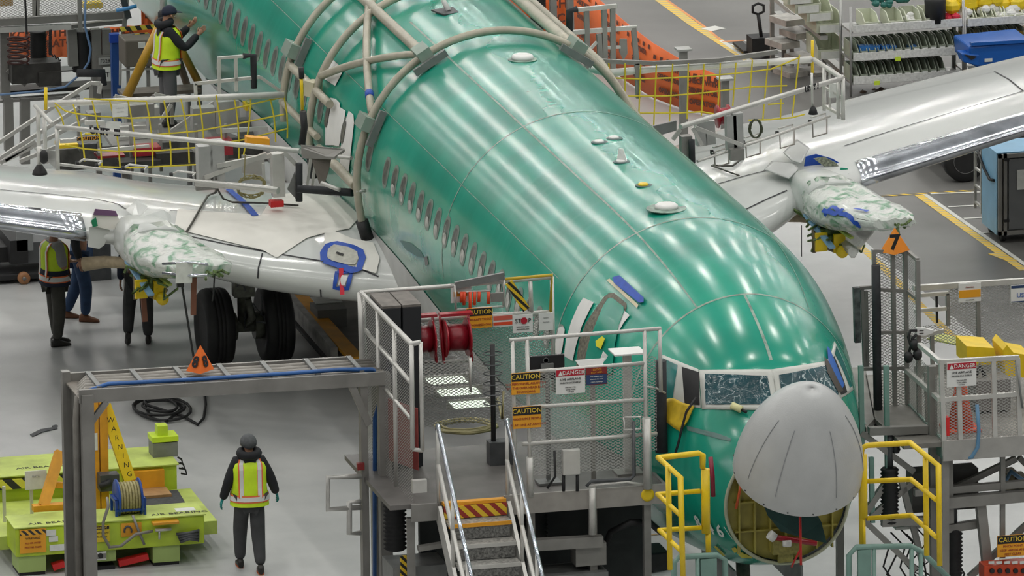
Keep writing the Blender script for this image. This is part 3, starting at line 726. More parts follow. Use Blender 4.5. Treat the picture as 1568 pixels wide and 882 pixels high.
        mb = MB(); mb.tube([at(249, 404, y=35.6), at(290, 402, y=35.3), at(318, 405, y=35.1)], .02, 8); mb.tube([at(249, 418, y=35.6), at(290, 422, y=35.3), at(318, 421, y=35.1)], .02, 8); mb.build('strut_edge_rail', polish, wr)
    else:
        wp(bv, rw, [(1170, 272), (1182, 259), (1216, 262), (1222, 270), (1206, 285)], 'access_cover', mat('loose_cover', (.50, .51, .50), .2), .12, 'loose grey cover plate raised over the strut', .01)
        wp(bv, rw, [(1200, 250), (1222, 230), (1240, 243), (1226, 266), (1212, 262)], 'access_cover', mat('loose_cover', (.50, .51, .50), .2), .16, None, .01)
        pl([(1206, 282), (1222, 262), (1236, 271), (1218, 282), (1210, 289)], 38.4, 'access_hole', blk)
        pl([(1216, 262), (1226, 262), (1228, 274), (1218, 276)], 38.35, 'green_fitting', mat('moss_green', (.06, .14, .02), .5), (0, .02, 0))
        pl([(1231, 258), (1234, 240), (1250, 236), (1275, 243), (1292, 253), (1293, 258), (1268, 262)], [38.6]*7, 'tape_panel', blue, (0, .02, 0))
        pl([(1246, 243), (1262, 240), (1280, 249), (1284, 254), (1262, 255)], [38.5]*5, 'tape_window', mat('grey_green_mottle', (.25, .27, .20), .5, 0, .8, 30), (0, .02, 0))
        pl([(1262, 268), (1268, 262), (1290, 258), (1296, 262), (1292, 270), (1274, 276)], 38.45, 'end_seal', wpaper, (0, .06, 0))
        pl([(1286, 262), (1288, 257), (1298, 258), (1300, 266), (1292, 268)], 38.4, 'green_tape', mat('teal_tape', (.01, .30, .18), .5), (0, .02, 0))
        pl([(1275, 276), (1300, 266), (1316, 298), (1290, 292)], 38.3, 'slat_rib', steel2)
# main landing gear on the near side
mgx = -2.86; gy = 40.5
gm = mat('gear_paint', (.13, .135, .11), .45, 0, .4, 14)
mb = MB(); mb.tube([(mgx-.1, gy, 2.35), (mgx, gy, 1.25)], [.16, .15], 16); mb.tube([(mgx, gy, 1.25), (mgx, gy, .55)], .10, 14); mb.cyl((mgx-.5, gy, .56), (mgx+.5, gy, .56), .09, 14)
mb.cbox((mgx+.02, gy-.15, 1.75), (.42, .3, .75)); mb.cbox((mgx-.05, gy-.2, 1.2), (.3, .2, .3)); mb.tube([(mgx, gy-.25, 1.0), (mgx+.05, gy-.3, .75), (mgx, gy-.12, .6)], .05, 8)
mb.lathe((mgx-.27, gy, .56), [(.2, 0), (.2, .14)], 18, 'X'); mb.lathe((mgx+.13, gy, .56), [(.2, 0), (.2, .14)], 18, 'X')
lg = mb.build('landing_gear', gm, air)
rnd = random.Random(5); mb = MB()
for k in range(22):
    a = Vector((mgx+rnd.uniform(-.25, .25), gy-.3, rnd.uniform(.6, 2.1))); mb.tube([a, a+Vector((rnd.uniform(-.12, .12), rnd.uniform(-.1, .05), rnd.uniform(-.3, .1))), a+Vector((rnd.uniform(-.15, .15), rnd.uniform(0, .1), rnd.uniform(-.4, .1)))], .014, 5)
mb.build('brake_line', steel, lg)
for sx in (-1, 1):
    mb = MB(); R_ = .565; prof = [(.30, -.17), (.42, -.205), (.50, -.20), (.545, -.165), (R_, -.10), (R_, -.062), (R_-.012, -.058), (R_-.012, -.048), (R_, -.044), (R_, -.005), (R_-.012, 0), (R_-.012, .008), (R_, .012), (R_, .048), (R_-.012, .052), (R_-.012, .060), (R_, .064), (R_, .10), (.545, .165), (.50, .20), (.42, .205), (.30, .17)]
    mb.lathe((mgx+sx*.43, gy, .565), prof, 48, 'X'); ti = mb.build('tire', black, lg)
    mb = MB(); mb.lathe((mgx+sx*.43-.17*1, gy, .565), [(.001, .03), (.10, .0), (.11, .04), (.24, .05), (.30, .0), (.30, .05)], 24, 'X', cap=False); mb.build('wheel_rim', mat('rim_grey', (.42, .43, .42), .4, .3), ti)
# nose gear strut glimpsed below the nose
mb = MB(); mb.tube([(0, 23.9, 1.55), (0, 23.7, .4)], .09, 14); mb.cyl((-.3, 23.7, .35), (.3, 23.7, .35), .06, 10); ng = mb.build('nose_gear', gm, air)
for sx in (-1, 1): mb = MB(); mb.lathe((sx*.22, 23.7, .345), [(.2, -.09), (.32, -.10), (.345, -.05), (.345, .05), (.32, .10), (.2, .09)], 32, 'X'); mb.build('tire', black, ng)
mb = MB(); mb.box((-.45, 22.6, 1.25), (-.42, 24.2, 1.6)); mb.build('gear_door', steel2, ng)
MB().box((.42, 22.6, 1.25), (.45, 24.2, 1.6)).build('gear_door', steel2, ng)
# ------------------------------------------------------------------ helpers for frames, rails and signs
def plane_pts(y, *pp): return [at(a, b, y=y) for a, b in pp]
def tubes(name, m_, parent, y, segs, r=.028, n=8, box=False):
    """every bar of a frame in the plane Y=y, each a part of its own"""
    out = []
    for sg in segs:
        pts = [at(a, b, y=y) for a, b in sg]; mb = MB()
        if box:
            for a, b in zip(pts[:-1], pts[1:]): mb.beam(a, b, r*2, r*2, up=(0, 1, 0))
        else: mb.tube(pts, r, n)
        out.append(mb.build(name, m_, parent))
    return out
def sheet(y, tl, br, parent, name='mesh_panel', m_=None):
    a = at(*tl, y=y); b = at(*br, y=y)
    return MB().panel((a.x, y, b.z), (b.x-a.x, 0, 0), (0, 0, a.z-b.z)).build(name, m_ or panelmesh, parent)
def board(name, label, cat, y, tl, br, bands, texts, m_=white, group=None, parent=None, th=.012):
    """a flat sign: bands (top fraction, bottom fraction, material), texts (string, fraction down, height fraction, material)"""
    a = at(*tl, y=y); b = at(*br, y=y); w = b.x-a.x; h = a.z-b.z
    if h < 0: h = -h
    mb = MB(); mb.box((a.x, y, a.z-h), (b.x, y+th, a.z)); o = mb.build(name, m_, parent)
    if parent is None: tag(o, label, cat, group)
    elif label: o['label'] = label
    for f0, f1, mm in bands:
        mb = MB(); mb.box((a.x+.004, y-.004, a.z-h*f1+.004), (b.x-.004, y+.001, a.z-h*f0-.004)); mb.build('sign_band', mm, o)
    for q in texts:
        t_, f, s_, mm = q[:4]
        text(t_, h*s_, ((a.x+b.x)/2 if len(q) < 5 else a.x+w*q[4], y-.007, a.z-h*f), X, Z, mm, o, bold=.0)
    return o
sorange = mat('sign_orange', (.80, .36, .02), .5); sred = mat('sign_red', (.45, .01, .03), .5); snavy = mat('sign_navy', (.02, .05, .14), .5); smar = mat('sign_maroon', (.22, .02, .02), .5)
inky = mat('lettering_yellow', (.80, .55, .05), .5); inkw = mat('lettering_white', (.75, .75, .72), .5); inkr = mat('lettering_red', (.35, .04, .02), .5)
inkb = mat('lettering_blue', (.02, .10, .40), .5)
def caution(label, y, tl, br, lines):
    n = len(lines)
    return board('caution_sign', label, 'sign', y, tl, br, [(0, .40, ink), (.40, 1, sorange)], [('CAUTION', .20, .30, inky)]+[(t, .40+.60*(i+.6)/(n+.2), .15, inkr) for i, t in enumerate(lines)], sorange, 'caution signs on the work stands')
def danger(label, y, tl, br):
    o = board('danger_sign', label, 'sign', y, tl, br, [(.02, .30, sred)], [('DANGER', .165, .22, inkw, .60), ('LIVE AIRPLANE', .42, .125, ink), ('HAZARDOUS ENERGY', .56, .085, ink), ('Keep clear of the', .74, .06, ink), ('moving surfaces', .83, .06, ink), ('at all times', .92, .06, ink)], white, 'danger signs on the work stands')
    a = at(*tl, y=y); b = at(*br, y=y); h = a.z-b.z; w = b.x-a.x
    MB().prism([(a.x+w*.08, y-.006, a.z-h*.26), (a.x+w*.23, y-.006, a.z-h*.26), (a.x+w*.155, y-.006, a.z-h*.07)], (0, -.003, 0)).build('warning_triangle', inkw, o)
    return o
def coil(name, label, cat, c, m_, rx, ry, r=.018, turns=5, lift=.02, extra=None, group=None, seed=1, parent=None):
    rnd = random.Random(seed); pts = []
    c = Vector(c)
    for i in range(turns*20+1):
        t = 2*math.pi*i/20; k = 1-.10*rnd.random()-.08*math.sin(t*.37+seed); pts.append(c+Vector((rx*k*math.cos(t)+.03*math.sin(t*.21), ry*k*math.sin(t)+.03*math.cos(t*.17), r+lift*(i/20)*.6)))
    if extra: pts += [Vector(p) for p in extra]
    o = MB().tube(pts, r, 7).build(name, m_, parent)
    if parent is None: tag(o, label, cat, group)
    return o
# ------------------------------------------------------------------ cable bridge on the left
yb = 24.0
br_ = thing('cable_bridge', 'tall weathered metal cable bridge running from the floor to the stair platform', 'cable bridge', (-6.5, 24, 0))
A = at(121, 600, y=yb); B = at(590, 572, y=yb)           # near beam, top edge
def bx(p, q, w, h, name, m_, up=(0, 0, 1)): return MB().beam(p, q, w, h, up).build(name, m_, br_)
zt = A.z; zB = B.z
bx(A+Vector((0, 0, -.06)), B+Vector((0, 0, -.06)), .05, .17, 'side_beam', alu2)
bx(A+Vector((0, .9, -.06)), B+Vector((-.25, .9, -.06)), .05, .15, 'side_beam', alu2)
mb = MB(); mb.beam(A+Vector((0, .45, -.10)), B+Vector((0, .45, -.10)), .86, .02); mb.build('tray_floor', mat('tray_floor', (.21, .19, .165), .6, 0, .3, 4), br_)
for i, yy in enumerate((.16, .32, .46, .60, .74)):
    mb = MB(); r_ = .04
    p0 = A+Vector((.12+.03*i, yy, -.04)); p1 = B+Vector((0, yy, -.04))
    mid = [p0.lerp(p1, k/6)+Vector((0, .02*math.sin(k*2+i), .01)) for k in range(7)]
    down = [p0+Vector((-.10, 0, -.08)), p0+Vector((-.13, 0, -.35)), p0+Vector((-.13, 0, -3.0))]
    mb.tube(down[::-1]+mid, r_ if i else .045, 10); c_ = mb.build('cable', mat('cable_grey', (.26, .245, .22), .5, 0, .2, 6), br_)
mb = MB(); mb.tube([at(140, 882, y=yb+.1)+Z*-1.3, at(133, 640, y=yb+.1), at(136, 598, y=yb+.12), at(165, 588, y=yb+.1), at(300, 581, y=yb+.1), at(440, 572, y=yb+.1), at(520, 566, y=yb+.1), at(570, 566, y=yb+.12), at(592, 580, y=yb+.3), at(574, 640, y=yb+.3), at(572, 882, y=yb+.3)+Z*-1], .028, 8)
o = mb.build('blue_hose', mat('hose_blue', (.03, .12, .36), .4, 0, .3, 3), br_)
zf = 0.0
def post(px, py0, yy, w=.13, name='post', d=.13):
    p = at(px, py0, y=yy); return MB().beam((p.x, yy, zf), (p.x, yy, p.z), w, d, up=(0, 1, 0)).build(name, alu2, br_)
post(133, 604, yb, .15); post(100, 568, yb+.9, .10)
p = at(133, 604, y=yb)
mb = MB(); mb.box((p.x-.04, yb+.1, 0), (p.x+.0, yb+.85, p.z-.1)); mb.build('riser_tray', mat('riser_tray', (.17, .165, .15), .6, 0, .3, 3), br_)
mb = MB(); mb.beam(at(137, 650, y=yb), at(163, 615, y=yb), .07, .07, (0, 1, 0)); mb.build('corner_brace', alu2, br_)
mb = MB(); mb.beam(at(565, 650, y=yb+.02), at(538, 590, y=yb+.02), .09, .07, (0, 1, 0)); mb.build('corner_brace', alu2, br_)
for px_, wd in ((588, .15), (556, .09)):
    p = at(px_, 572, y=yb+.05); MB().beam((p.x, yb+.08, 0), (p.x, yb+.08, p.z), wd, .14, (0, 1, 0)).build('post', alu2, br_)
for k in range(7):
    p = A.lerp(B, (k+.5)/7); MB().box((p.x-.03, yb+.08, p.z-.015), (p.x+.03, yb+.86, p.z+.035)).build('cable_clamp', steel2, br_)
mb = MB(); mb.cbox(at(552, 714, y=yb), (.09, .06, .09)); mb.build('red_cap', mat('red_brown_cap', (.25, .02, .02), .5), br_)
# pyramid marker 8
def pyramid(base_l, base_c, base_r, apex, yy, num, label, m_):
    l, c, r, a = at(*base_l, y=yy+.12), at(*base_c, y=yy-.08), at(*base_r, y=yy+.12), at(*apex, y=yy+.06)
    bk = Vector(((l.x+r.x)/2, yy+.34, l.z)); c.z = l.z = r.z = bk.z = min(c.z+.02, l.z)
    mb = MB(); mb.add([l, c, r, bk, a], [(0, 1, 4), (1, 2, 4), (2, 3, 4), (3, 0, 4), (3, 2, 1, 0)])
    o = mb.build('pyramid_marker', m_); tag(o, label, 'marker')
    for p, q in ((l, c), (c, r)) if num else ():
        ux = (q-p).normalized(); cen = (p+q)/2; uy = (a-cen).normalized(); nn = ux.cross(uy).normalized()
        if nn.y > 0: nn = -nn
        text(num, .24 if (q-p).length > .3 else .2, cen+uy*(a-cen).length*.36+nn*.012, ux, uy, ink, o, bold=.006)
    return o
pyramid((285, 568), (307, 575), (328, 570), (307, 528), yb+.25, '8', 'orange pyramid marker with number 8 on the cable bridge', mat('marker_orange', (.86, .17, .02), .5, 0, .05, 4))
# ------------------------------------------------------------------ stair platform beside the nose
YF, YK, ZD = 22.6, 25.15, 2.78
st = thing('nose_work_stand', 'aluminium work stand with stairs and mesh railings beside the service door', 'work stand', (-3, 24, 0))
x0 = at(560, 447, y=YK).x; xr = at(1018, 700, y=YF).x
deckm = mat('deck_plate', (.15, .142, .135), .5, .2, .25, 2.5)
MB().box((at(596, 700, y=YF).x, YF, ZD-.06), (xr, YK, ZD)).build('deck', deckm, st)
def fr_(p): return at(*p, y=YF)
a = fr_((770, 716)); b = fr_((1018, 698)); MB().box((a.x, YF-.04, ZD-.22), (b.x, YF, ZD+.03)).build('fascia', mat('fascia_metal', (.34, .32, .295), .45, .3, .15, 5), st)
MB().box((at(628, 700, y=YF).x, YF-.04, ZD-.22), (at(668, 700, y=YF).x, YF, ZD+.0)).build('fascia', alu2, st)
MB().box((b.x-.02, YF, ZD-.22), (b.x+.02, YK, ZD+.02)).build('side_fascia', alu2, st)
tubes('rail', alu_l, st, YF, [[(780, 521), (1012, 503)], [(806, 570), (986, 556)], [(800, 624), (985, 612)], [(800, 680), (1006, 664)]], .026)
tubes('post', alu_l, st, YF, [[(785, 521), (789, 735)], [(807, 519), (812, 740)], [(987, 505), (990, 745)], [(1010, 503), (1012, 600)]], .026)
sheet(YF-.0, (812, 570), (988, 716), st); sheet(YF+.05, (990, 546), (1006, 690), st)
tubes('post', alu_l, st, YF-.06, [[(990, 640), (992, 748)]], .055, 14)
tubes('post', alu_l, st, YF-.02, [[(811, 700), (812, 760)]], .045, 12)
# back rail, rack side, left side rail
tubes('rail', alu_l, st, YK, [[(552, 448), (690, 438)], [(690, 438), (845, 424)], [(640, 491), (713, 484), (846, 478)]], .03)
tubes('post', alu_l, st, YK, [[(845, 424), (848, 600)], [(588, 446), (590, 590)], [(812, 430), (814, 480)]], .028)
def seg3(name, pts, r=.028, m_=alu_l, par=st, n=8): return MB().tube(pts, r, n).build(name, m_, par)
lx = at(640, 600, y=YF).x; xl = at(556, 447, y=YK).x
tl_, tf_ = at(553, 448, y=YK), at(630, 527, y=YF+.05)
ml_, mf_ = at(558, 504, y=YK), at(628, 585, y=YF+.05)
seg3('rail', [tl_, tf_, at(644, 524, y=YF)], .03); seg3('rail', [ml_, mf_], .028)
seg3('rail', [at(560, 560, y=YK), at(628, 640, y=YF+.05)], .022)
seg3('post', [tl_, at(557, 585, y=YK)], .05); seg3('post', [at(630, 527, y=YF+.05), at(632, 688, y=YF+.05)], .03); seg3('post', [at(644, 524, y=YF), at(647, 690, y=YF)], .026)
seg3('rail', [at(632, 688, y=YF+.05), at(647, 690, y=YF)], .026)
for f_ in (.33, .66):
    p = tl_.lerp(tf_, f_); seg3('post', [p, (p.x, p.y, ZD)], .028)
mb = MB(); mb.panel((tl_.x, YK, ZD), (tf_.x-tl_.x, YF+.05-YK, 0), (0, 0, tf_.z-ZD)); mb.build('mesh_panel', panelmesh, st)
mb = MB(); a_ = tl_.lerp(tf_, .45); mb.prism([(a_.x+.03, a_.y, ZD+.2), (a_.x+.28, a_.y-.6, ZD+.2), (a_.x+.28, a_.y-.6, ZD+1.0), (a_.x+.03, a_.y, ZD+1.0)], (.01, .01, 0)); mb.build('red_panel', mat('faded_red_panel', (.28, .05, .045), .6, 0, .2, 6), st)
sheet(YK, (640, 492), (846, 640), st); sheet(YK-.9, (648, 555), (722, 600), st)
tubes('rail', alu2, st, YK, [[(560, 545), (640, 541)], [(645, 556), (722, 552)]], .026)
tubes('post', alu_l, st, YK-.9, [[(720, 548), (721, 600)]], .02)
# legs and under-deck structure
for px_, yy in ((628, YF+.1), (990, YF+.1), (907, YF+.1), (812, YF+.2)):
    p = at(px_, 745, y=yy); MB().beam((p.x, yy, .0), (p.x, yy, ZD-.2), .09, .09, (0, 1, 0)).build('leg', alu2, st)
for px_ in (640, 800, 990):
    p = at(px_, 745, y=YF); MB().beam((p.x, YK-.1, .0), (p.x, YK-.1, ZD-.06), .09, .09, (0, 1, 0)).build('leg', alu2, st)
for a_, b_, w_, h_ in (((818, 834), (922, 828), .12, .14), ((640, 840), (700, 830), .10, .06)):
    p, q = at(*a_, y=YF), at(*b_, y=YF); MB().beam(p, q, w_, h_).build('crossbeam', alu2, st)
MB().box(at(882, 868, y=YF+.02), at(920, 822, y=YF+.3)).build('leg_bracket', alu2, st)
MB().box(at(832, 879, y=YF-.05)-Z*.5, at(915, 858, y=YF+.5)).build('hydraulic_unit', steel2, st)
MB().box(at(602, 882, y=YF+.3)-Z*.6, at(668, 845, y=YF+.9)).build('base_frame', steel2, st)
MB().box(at(614, 882, y=YF+.25)-Z*.4, at(624, 850, y=YF+.3)).build('hazard_strip', stripe_mat('yellow_black_hazard', (.75, .50, .02), (.015, .015, .015), .10, (1, 0, 1)), st)
for px_ in (820, 604): 
    a_ = at(px_, 752, y=YF+.7); a_.z = ZD-.12; pr = []
    nb = 12
    for k in range(nb*2+1): pr.append((.15 if k % 2 else .115, -.045*k*.6))
    MB().lathe(a_, pr, 20).build('bellows', black, st)
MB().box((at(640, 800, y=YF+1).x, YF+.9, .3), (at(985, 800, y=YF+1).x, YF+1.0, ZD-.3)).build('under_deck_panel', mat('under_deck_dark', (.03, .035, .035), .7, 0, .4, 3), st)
# junction box and conduit on the fascia
MB().cbox(at(874, 707, y=YF-.08), (.22, .09, .32)).build('junction_box', alu_l, st, bevel=.008)
for dx in (863, 884): MB().cyl(at(dx, 727, y=YF-.06), at(dx, 752, y=YF-.06), .022, 8).build('cable_gland', black, st)
seg3('conduit', [at(970, 645, y=YF-.05), at(971, 728, y=YF-.05), at(965, 734, y=YF-.05), at(905, 737, y=YF-.05), at(898, 745, y=YF-.05)], .022, steel, n=8)
seg3('conduit', [at(902, 744, y=YF-.06), at(960, 738, y=YF-.06), at(985, 742, y=YF-.06)], .016, alu_l, n=8)
seg3('conduit', [at(849, 690, y=YF-.05), at(850, 730, y=YF-.05), at(838, 748, y=YF-.05)], .016, black, n=8)
seg3('conduit', [at(907, 746, y=YF-.06), at(907, 818, y=YF-.06)], .045, alu_l, n=12)
tubes('socket_frame', alu_l, st, YF-.05, [[(955, 639), (981, 638), (981, 657), (956, 658), (955, 639)]], .012)
MB().lathe(at(991, 757, y=YF-.02), [(.05, -.03), (.085, -.03), (.085, .03), (.05, .03)], 18, 'Y').build('pulley', yel, st)
# foam pad column
mb = MB(); mb.tube([at(1012, 552, y=YF+.25), at(1012, 640, y=YF+.25), at(1013, 692, y=YF+.25)], [.07, .075, .08], 14); o = mb.build('foam_bumper', blackp, st)
seg3('tie_strap', [at(985, 591, y=YF-.03), at(1004, 594, y=YF+.1), at(1019, 602, y=YF+.12)], .012, alu_l)
# stairs
for i, (l_, r_, yp) in enumerate((((676, 776), (772, 770), 0), ((686, 806), (779, 799), 1), ((698, 838), (788, 831), 2), ((703, 869), (796, 862), 3))): pass
sx0, sx1 = at(676, 745, y=YF).x, at(772, 740, y=YF).x
treadm = mat('perforated_tread', (.48, .47, .44), .45, .5, .5, 28)
for i in range(9):
    yy = YF-.12-.24*i; zz = ZD-.2-.205*i
    if zz < .1: break
    t_ = MB().box((sx0, yy-.25, zz-.03), (sx1, yy, zz)).build('stair_tread', treadm, st)
    MB().box((sx0, yy-.262, zz-.045), (sx1, yy-.248, zz+.004)).build('tread_nose', sorange if i == 0 else alu_l, t_)
    if i: MB().box((sx0+.02, yy-.01, zz+.01), (sx1-.02, yy, zz+.17)).build('riser', mat('perforated_riser', (.2, .2, .19), .5, .3, .7, 35), t_)
redhaz = stripe_mat('red_yellow_hazard', (.75, .50, .03), (.30, .03, .02), .16, (1, 0, 1))
o = MB().box((sx0, YF-.13, ZD-.19), (sx1, YF-.10, ZD-.035)).build('top_riser', redhaz, st); MB().box((sx0, YF-.10, ZD-.03), (sx1, YF, ZD+.01)).build('top_nosing', sorange, st)
dvec = Vector((0, -.24, -.205)).normalized()
for sx in (sx0-.04, sx1+.04):
    a_ = Vector((sx, YF, ZD-.12)); MB().beam(a_, a_+dvec*3.3, .045, .24, up=(0, -.64, .76)).build('stringer', alu_l, st)
    h0 = Vector((sx, YF-.0, ZD+1.0)); 
    MB().tube([h0+Vector((0, .04, -.08)), h0, h0+dvec*3.4], .026, 10).build('handrail', mat('bright_tube', (.55, .60, .66), .2, .8, .1, 4), st)
    h1 = Vector((sx, YF, ZD+.48)); MB().tube([h1, h1+dvec*3.4], .028, 10).build('mid_rail', alu_l, st)
    for k in (0, 1.0, 2.0, 3.0):
        b_ = a_+dvec*k; MB().tube([b_, b_+Z*1.12], .024, 8).build('stanchion', alu_l, st)
MB().cbox(at(642, 744, y=YF-.05), (.18, .08, .16)).build('hinge_block', alu_l, st)
# loops at the left of the stand
for pts in ([(553, 729), (502, 731), (502, 780), (553, 777)], [(553, 768), (535, 769), (535, 817), (553, 816)]):
    seg3('side_loop', [at(x_, y_, y=24.0) for x_, y_ in pts], .035, alu_l, br_)
# hose coil on the deck
hosem = mat('tan_hose', (.26, .23, .10), .5, 0, .15, 8)
c_ = at(713, 657, z=ZD); coil('hose_coil', 'flat coil of tan hose lying on the stand deck above the stairs', 'hose', c_, hosem, .38, .32, .017, 6, .012, [c_+Vector((.35, .1, .06)), c_+Vector((.50, .3, .3)), at(769, 640, y=YF+.6), at(771, 600, y=YF+.9)])
# hose reels
def reel(cx_, cy_, label, yy=YK-.5, w=.36):
    c = at(cx_, cy_, y=yy); t = thing('hose_reel', label, 'hose reel', c, 'red hose reels on the back rail of the stand')
    MB().lathe(c, [(.13, -w/2+.04), (.13, w/2-.04)], 24, 'X').build('drum', redp, t)
    for s_ in (-1, 1):
        MB().lathe(c+X*(s_*(w/2-.03)), [(.24, -.012), (.25, 0), (.24, .012)], 28, 'X').build('flange', redp, t)
        p = c+X*(s_*(w/2+.0)); mb = MB(); mb.tube([p+Vector((0, -.1, -.30)), p, p+Vector((0, .1, .30))], .02, 8); mb.build('bracket', redp, t)
    MB().cbox(c+Z*.31, (w+.06, .12, .035)).build('mount_bar', redp, t)
    MB().lathe(c, [(.17, -w/2+.06), (.175, 0), (.17, w/2-.06)], 20, 'X').build('wound_hose', mat('wound_hose_red', (.20, .006, .015), .35, 0, .2, 30), t)
reel(698, 517, 'glossy red hose reel beside the orange caution sign'); reel(645, 520, 'glossy red hose reel partly behind the black cabinet', w=.34)
# black cabinet
ct = at(600, 472, y=YK-.9).z; c_ = at(606, 505, y=YK-.5); t = thing('black_cabinet', 'pair of tall black boxes with dusty grey tops inside the rail corner', 'cabinet', (c_.x, c_.y, ZD))
for k in (0, 1):
    q = Vector((c_.x-.14+.26*k, YK-.55, ZD)); MB().box((q.x-.12, q.y-.35, ZD+.02), (q.x+.12, q.y+.35, ct)).build('body', mat('cabinet_black', (.012, .013, .016), .5), t, bevel=.01)
    MB().box((q.x-.12, q.y-.35, ct), (q.x+.12, q.y+.35, ct+.03)).build('top', mat('dusty_top', (.16, .145, .13), .7, 0, .3, 9), t)
# emissive white strips behind the mesh
for i, (tl, br2) in enumerate((((650, 579), (717, 590)), ((667, 597), (737, 608)), ((687, 616), (752, 627)))):
    a = at(*tl, y=YK+.12); b = at(*br2, y=YK+.12); t = thing('glow_strip', ['topmost', 'middle', 'lowest'][i]+' of three white strips glowing behind the stand mesh', 'light', ((a.x+b.x)/2, YK+.15, b.z), 'glowing strips behind the stand mesh')
    b.z = a.z-.088
    MB().prism([(a.x, YK+.10, a.z), (b.x-.08, YK+.10, a.z), (b.x, YK+.10, b.z), (a.x+.08, YK+.10, b.z)], (0, .015, 0)).build('glow_face', mat('glowing_white', (.9, 1, .85), .5, emit=1.0), t)
    MB().box((a.x-.02, YK+.13, b.z-.02), (b.x+.02, YK+.17, a.z+.02)).build('housing', alu2, t)
# tool rack
t = thing('tool_rack', 'grey metal rack hung with red-tagged tools on the back rail', 'tool rack', at(735, 472, y=YK-.05))
a = at(697, 437, y=YK-.06); b = at(772, 422, y=YK-.06); MB().beam(a, b, .05, .09).build('shelf', steel2, t)
tubes('frame_bar', alu_l, t, YK-.06, [[(697, 437), (698, 474)], [(772, 424), (771, 470)], [(698, 474), (771, 469)], [(701, 448), (750, 445)]], .015)
sheet(YK-.02, (690, 434), (722, 462), t, 'paper', white); board('instruction_card', None, None, YK-.03, (694, 440), (716, 460), [(.3, .7, sorange)], [], white, parent=t)
rnd = random.Random(4)
for k, px_ in enumerate((707, 711, 720, 727, 734, 748)):
    l_ = (16, 20, 32, 20, 15, 18)[k]; tubes('hanging_tag', mat('tag_red', (.70, .07, .02), .5), t, YK-.09, [[(px_, 447), (px_+rnd.uniform(-1, 1), 447+l_)]], .022, 6)
MB().box(at(752, 463, y=YK-.08), at(770, 447, y=YK-.04)).build('bracket_plate', alu2, t)
o = MB().beam(at(779, 432, y=YK-.1), at(806, 474, y=YK-.1), .10, .02, up=(0, 1, 0)).build('striped_strap', stripe_mat('yellow_black_hazard', (.75, .50, .02), (.015, .015, .015), .10, (1, 0, 1))); tag(o, 'diagonal black and yellow striped strap on the stand back rail', 'strap')
seg3('edge_guard', [at(770, 428, y=YK-.01), at(845, 421, y=YK-.01), at(843, 478, y=YK-.01)], .022, mat('mustard_tube', (.55, .38, .02), .5), st)
# signs on the stand
caution('orange and black caution sign beside the red hose reels', YK-.14, (714, 473), (754, 501), ['AIRCRAFT TOOLS', 'AUTHORIZED ONLY'])
b2 = board('tag_board', 'small red and clear tag pouch between caution and stop signs', 'sign', YK-.12, (755, 482), (785, 499), [(.1, .5, mat('tag_pink', (.62, .12, .08), .5)), (.6, .9, mat('tag_red', (.70, .07, .02), .5))], [], paper)
sgn_ = board('stop_sign', 'white STOP sign on the mesh of the stand', 'sign', YK-.12, (785, 483), (816, 508), [], [('ST', .34, .34, ink, .27), ('P', .34, .34, ink, .84), ('authorized access', .66, .10, ink), ('beyond this point', .80, .10, ink)], white)
q = at(802.5, 491, y=YK-.13); MB().prism([q+Vector((.045*math.cos(math.pi/8+k*math.pi/4), 0, .045*math.sin(math.pi/8+k*math.pi/4))) for k in range(8)], (0, -.004, 0)).build('stop_octagon', sred, sgn_)
board('notice_sheet', 'faded white notice sheet right of the STOP sign', 'paper', YK-.12, (825, 480), (847, 505), [], [('notice', .25, .12, mat('faded_ink', (.4, .4, .4), .6)), ('stand use', .5, .1, mat('faded_ink', (.4, .4, .4), .6))], white)
caution('caution sign on the upper rail left of the danger sign', YF-.05, (783, 572), (827, 602), ['NO PERSONNEL ALLOWED', 'ON THE OVER HEAD BARS', 'IN LOADING'])
caution('caution sign on the lower rail above the stair handrail', YF-.05, (785, 624), (829, 654), ['MAXIMUM 5 PEOPLE', 'ON AT ONE AT ANYTIME'])
danger('red and white danger sign on the nose work stand rail', YF-.05, (851, 566), (896, 601))
board('notice_sign', 'dark maroon-topped notice sign right of the danger sign on stand', 'sign', YF-.05, (897, 564), (930, 588), [(.02, .36, smar), (.38, .97, snavy)], [('NOTICE', .12, .16, sorange), ('BODY AREA', .27, .12, sorange), ('keep rail gate closed', .5, .09, inkw), ('when stand is raised', .66, .09, inkw), ('report any damage', .82, .09, inkw)], smar)
# monitor
c_ = at(838, 557, y=YF+.5); t = thing('monitor', 'black computer monitor seen from behind on the stand rail', 'monitor', c_)
a, b = at(811, 546, y=YF+.5), at(865, 568, y=YF+.5); MB().box((a.x, YF+.5, b.z-.1), (b.x, YF+.54, a.z)).build('housing', mat('monitor_black', (.012, .012, .014), .4), t, bevel=.012)
MB().lathe(at(836, 552, y=YF+.495), [(.035, -.002), (.035, .003), (.030, .003), (.030, -.002)], 20, 'Y').build('round_badge', steel2, t)
MB().cbox(at(838, 565, y=YF+.48), (.16, .03, .14)).build('vesa_plate', steel2, t); MB().beam(at(838, 566, y=YF+.5), (c_.x, YF+.5, ZD+.05), .05, .05).build('stand_arm', steel2, t); MB().cbox((c_.x, YF+.5, ZD+.02), (.3, .25, .03)).build('foot', steel2, t)
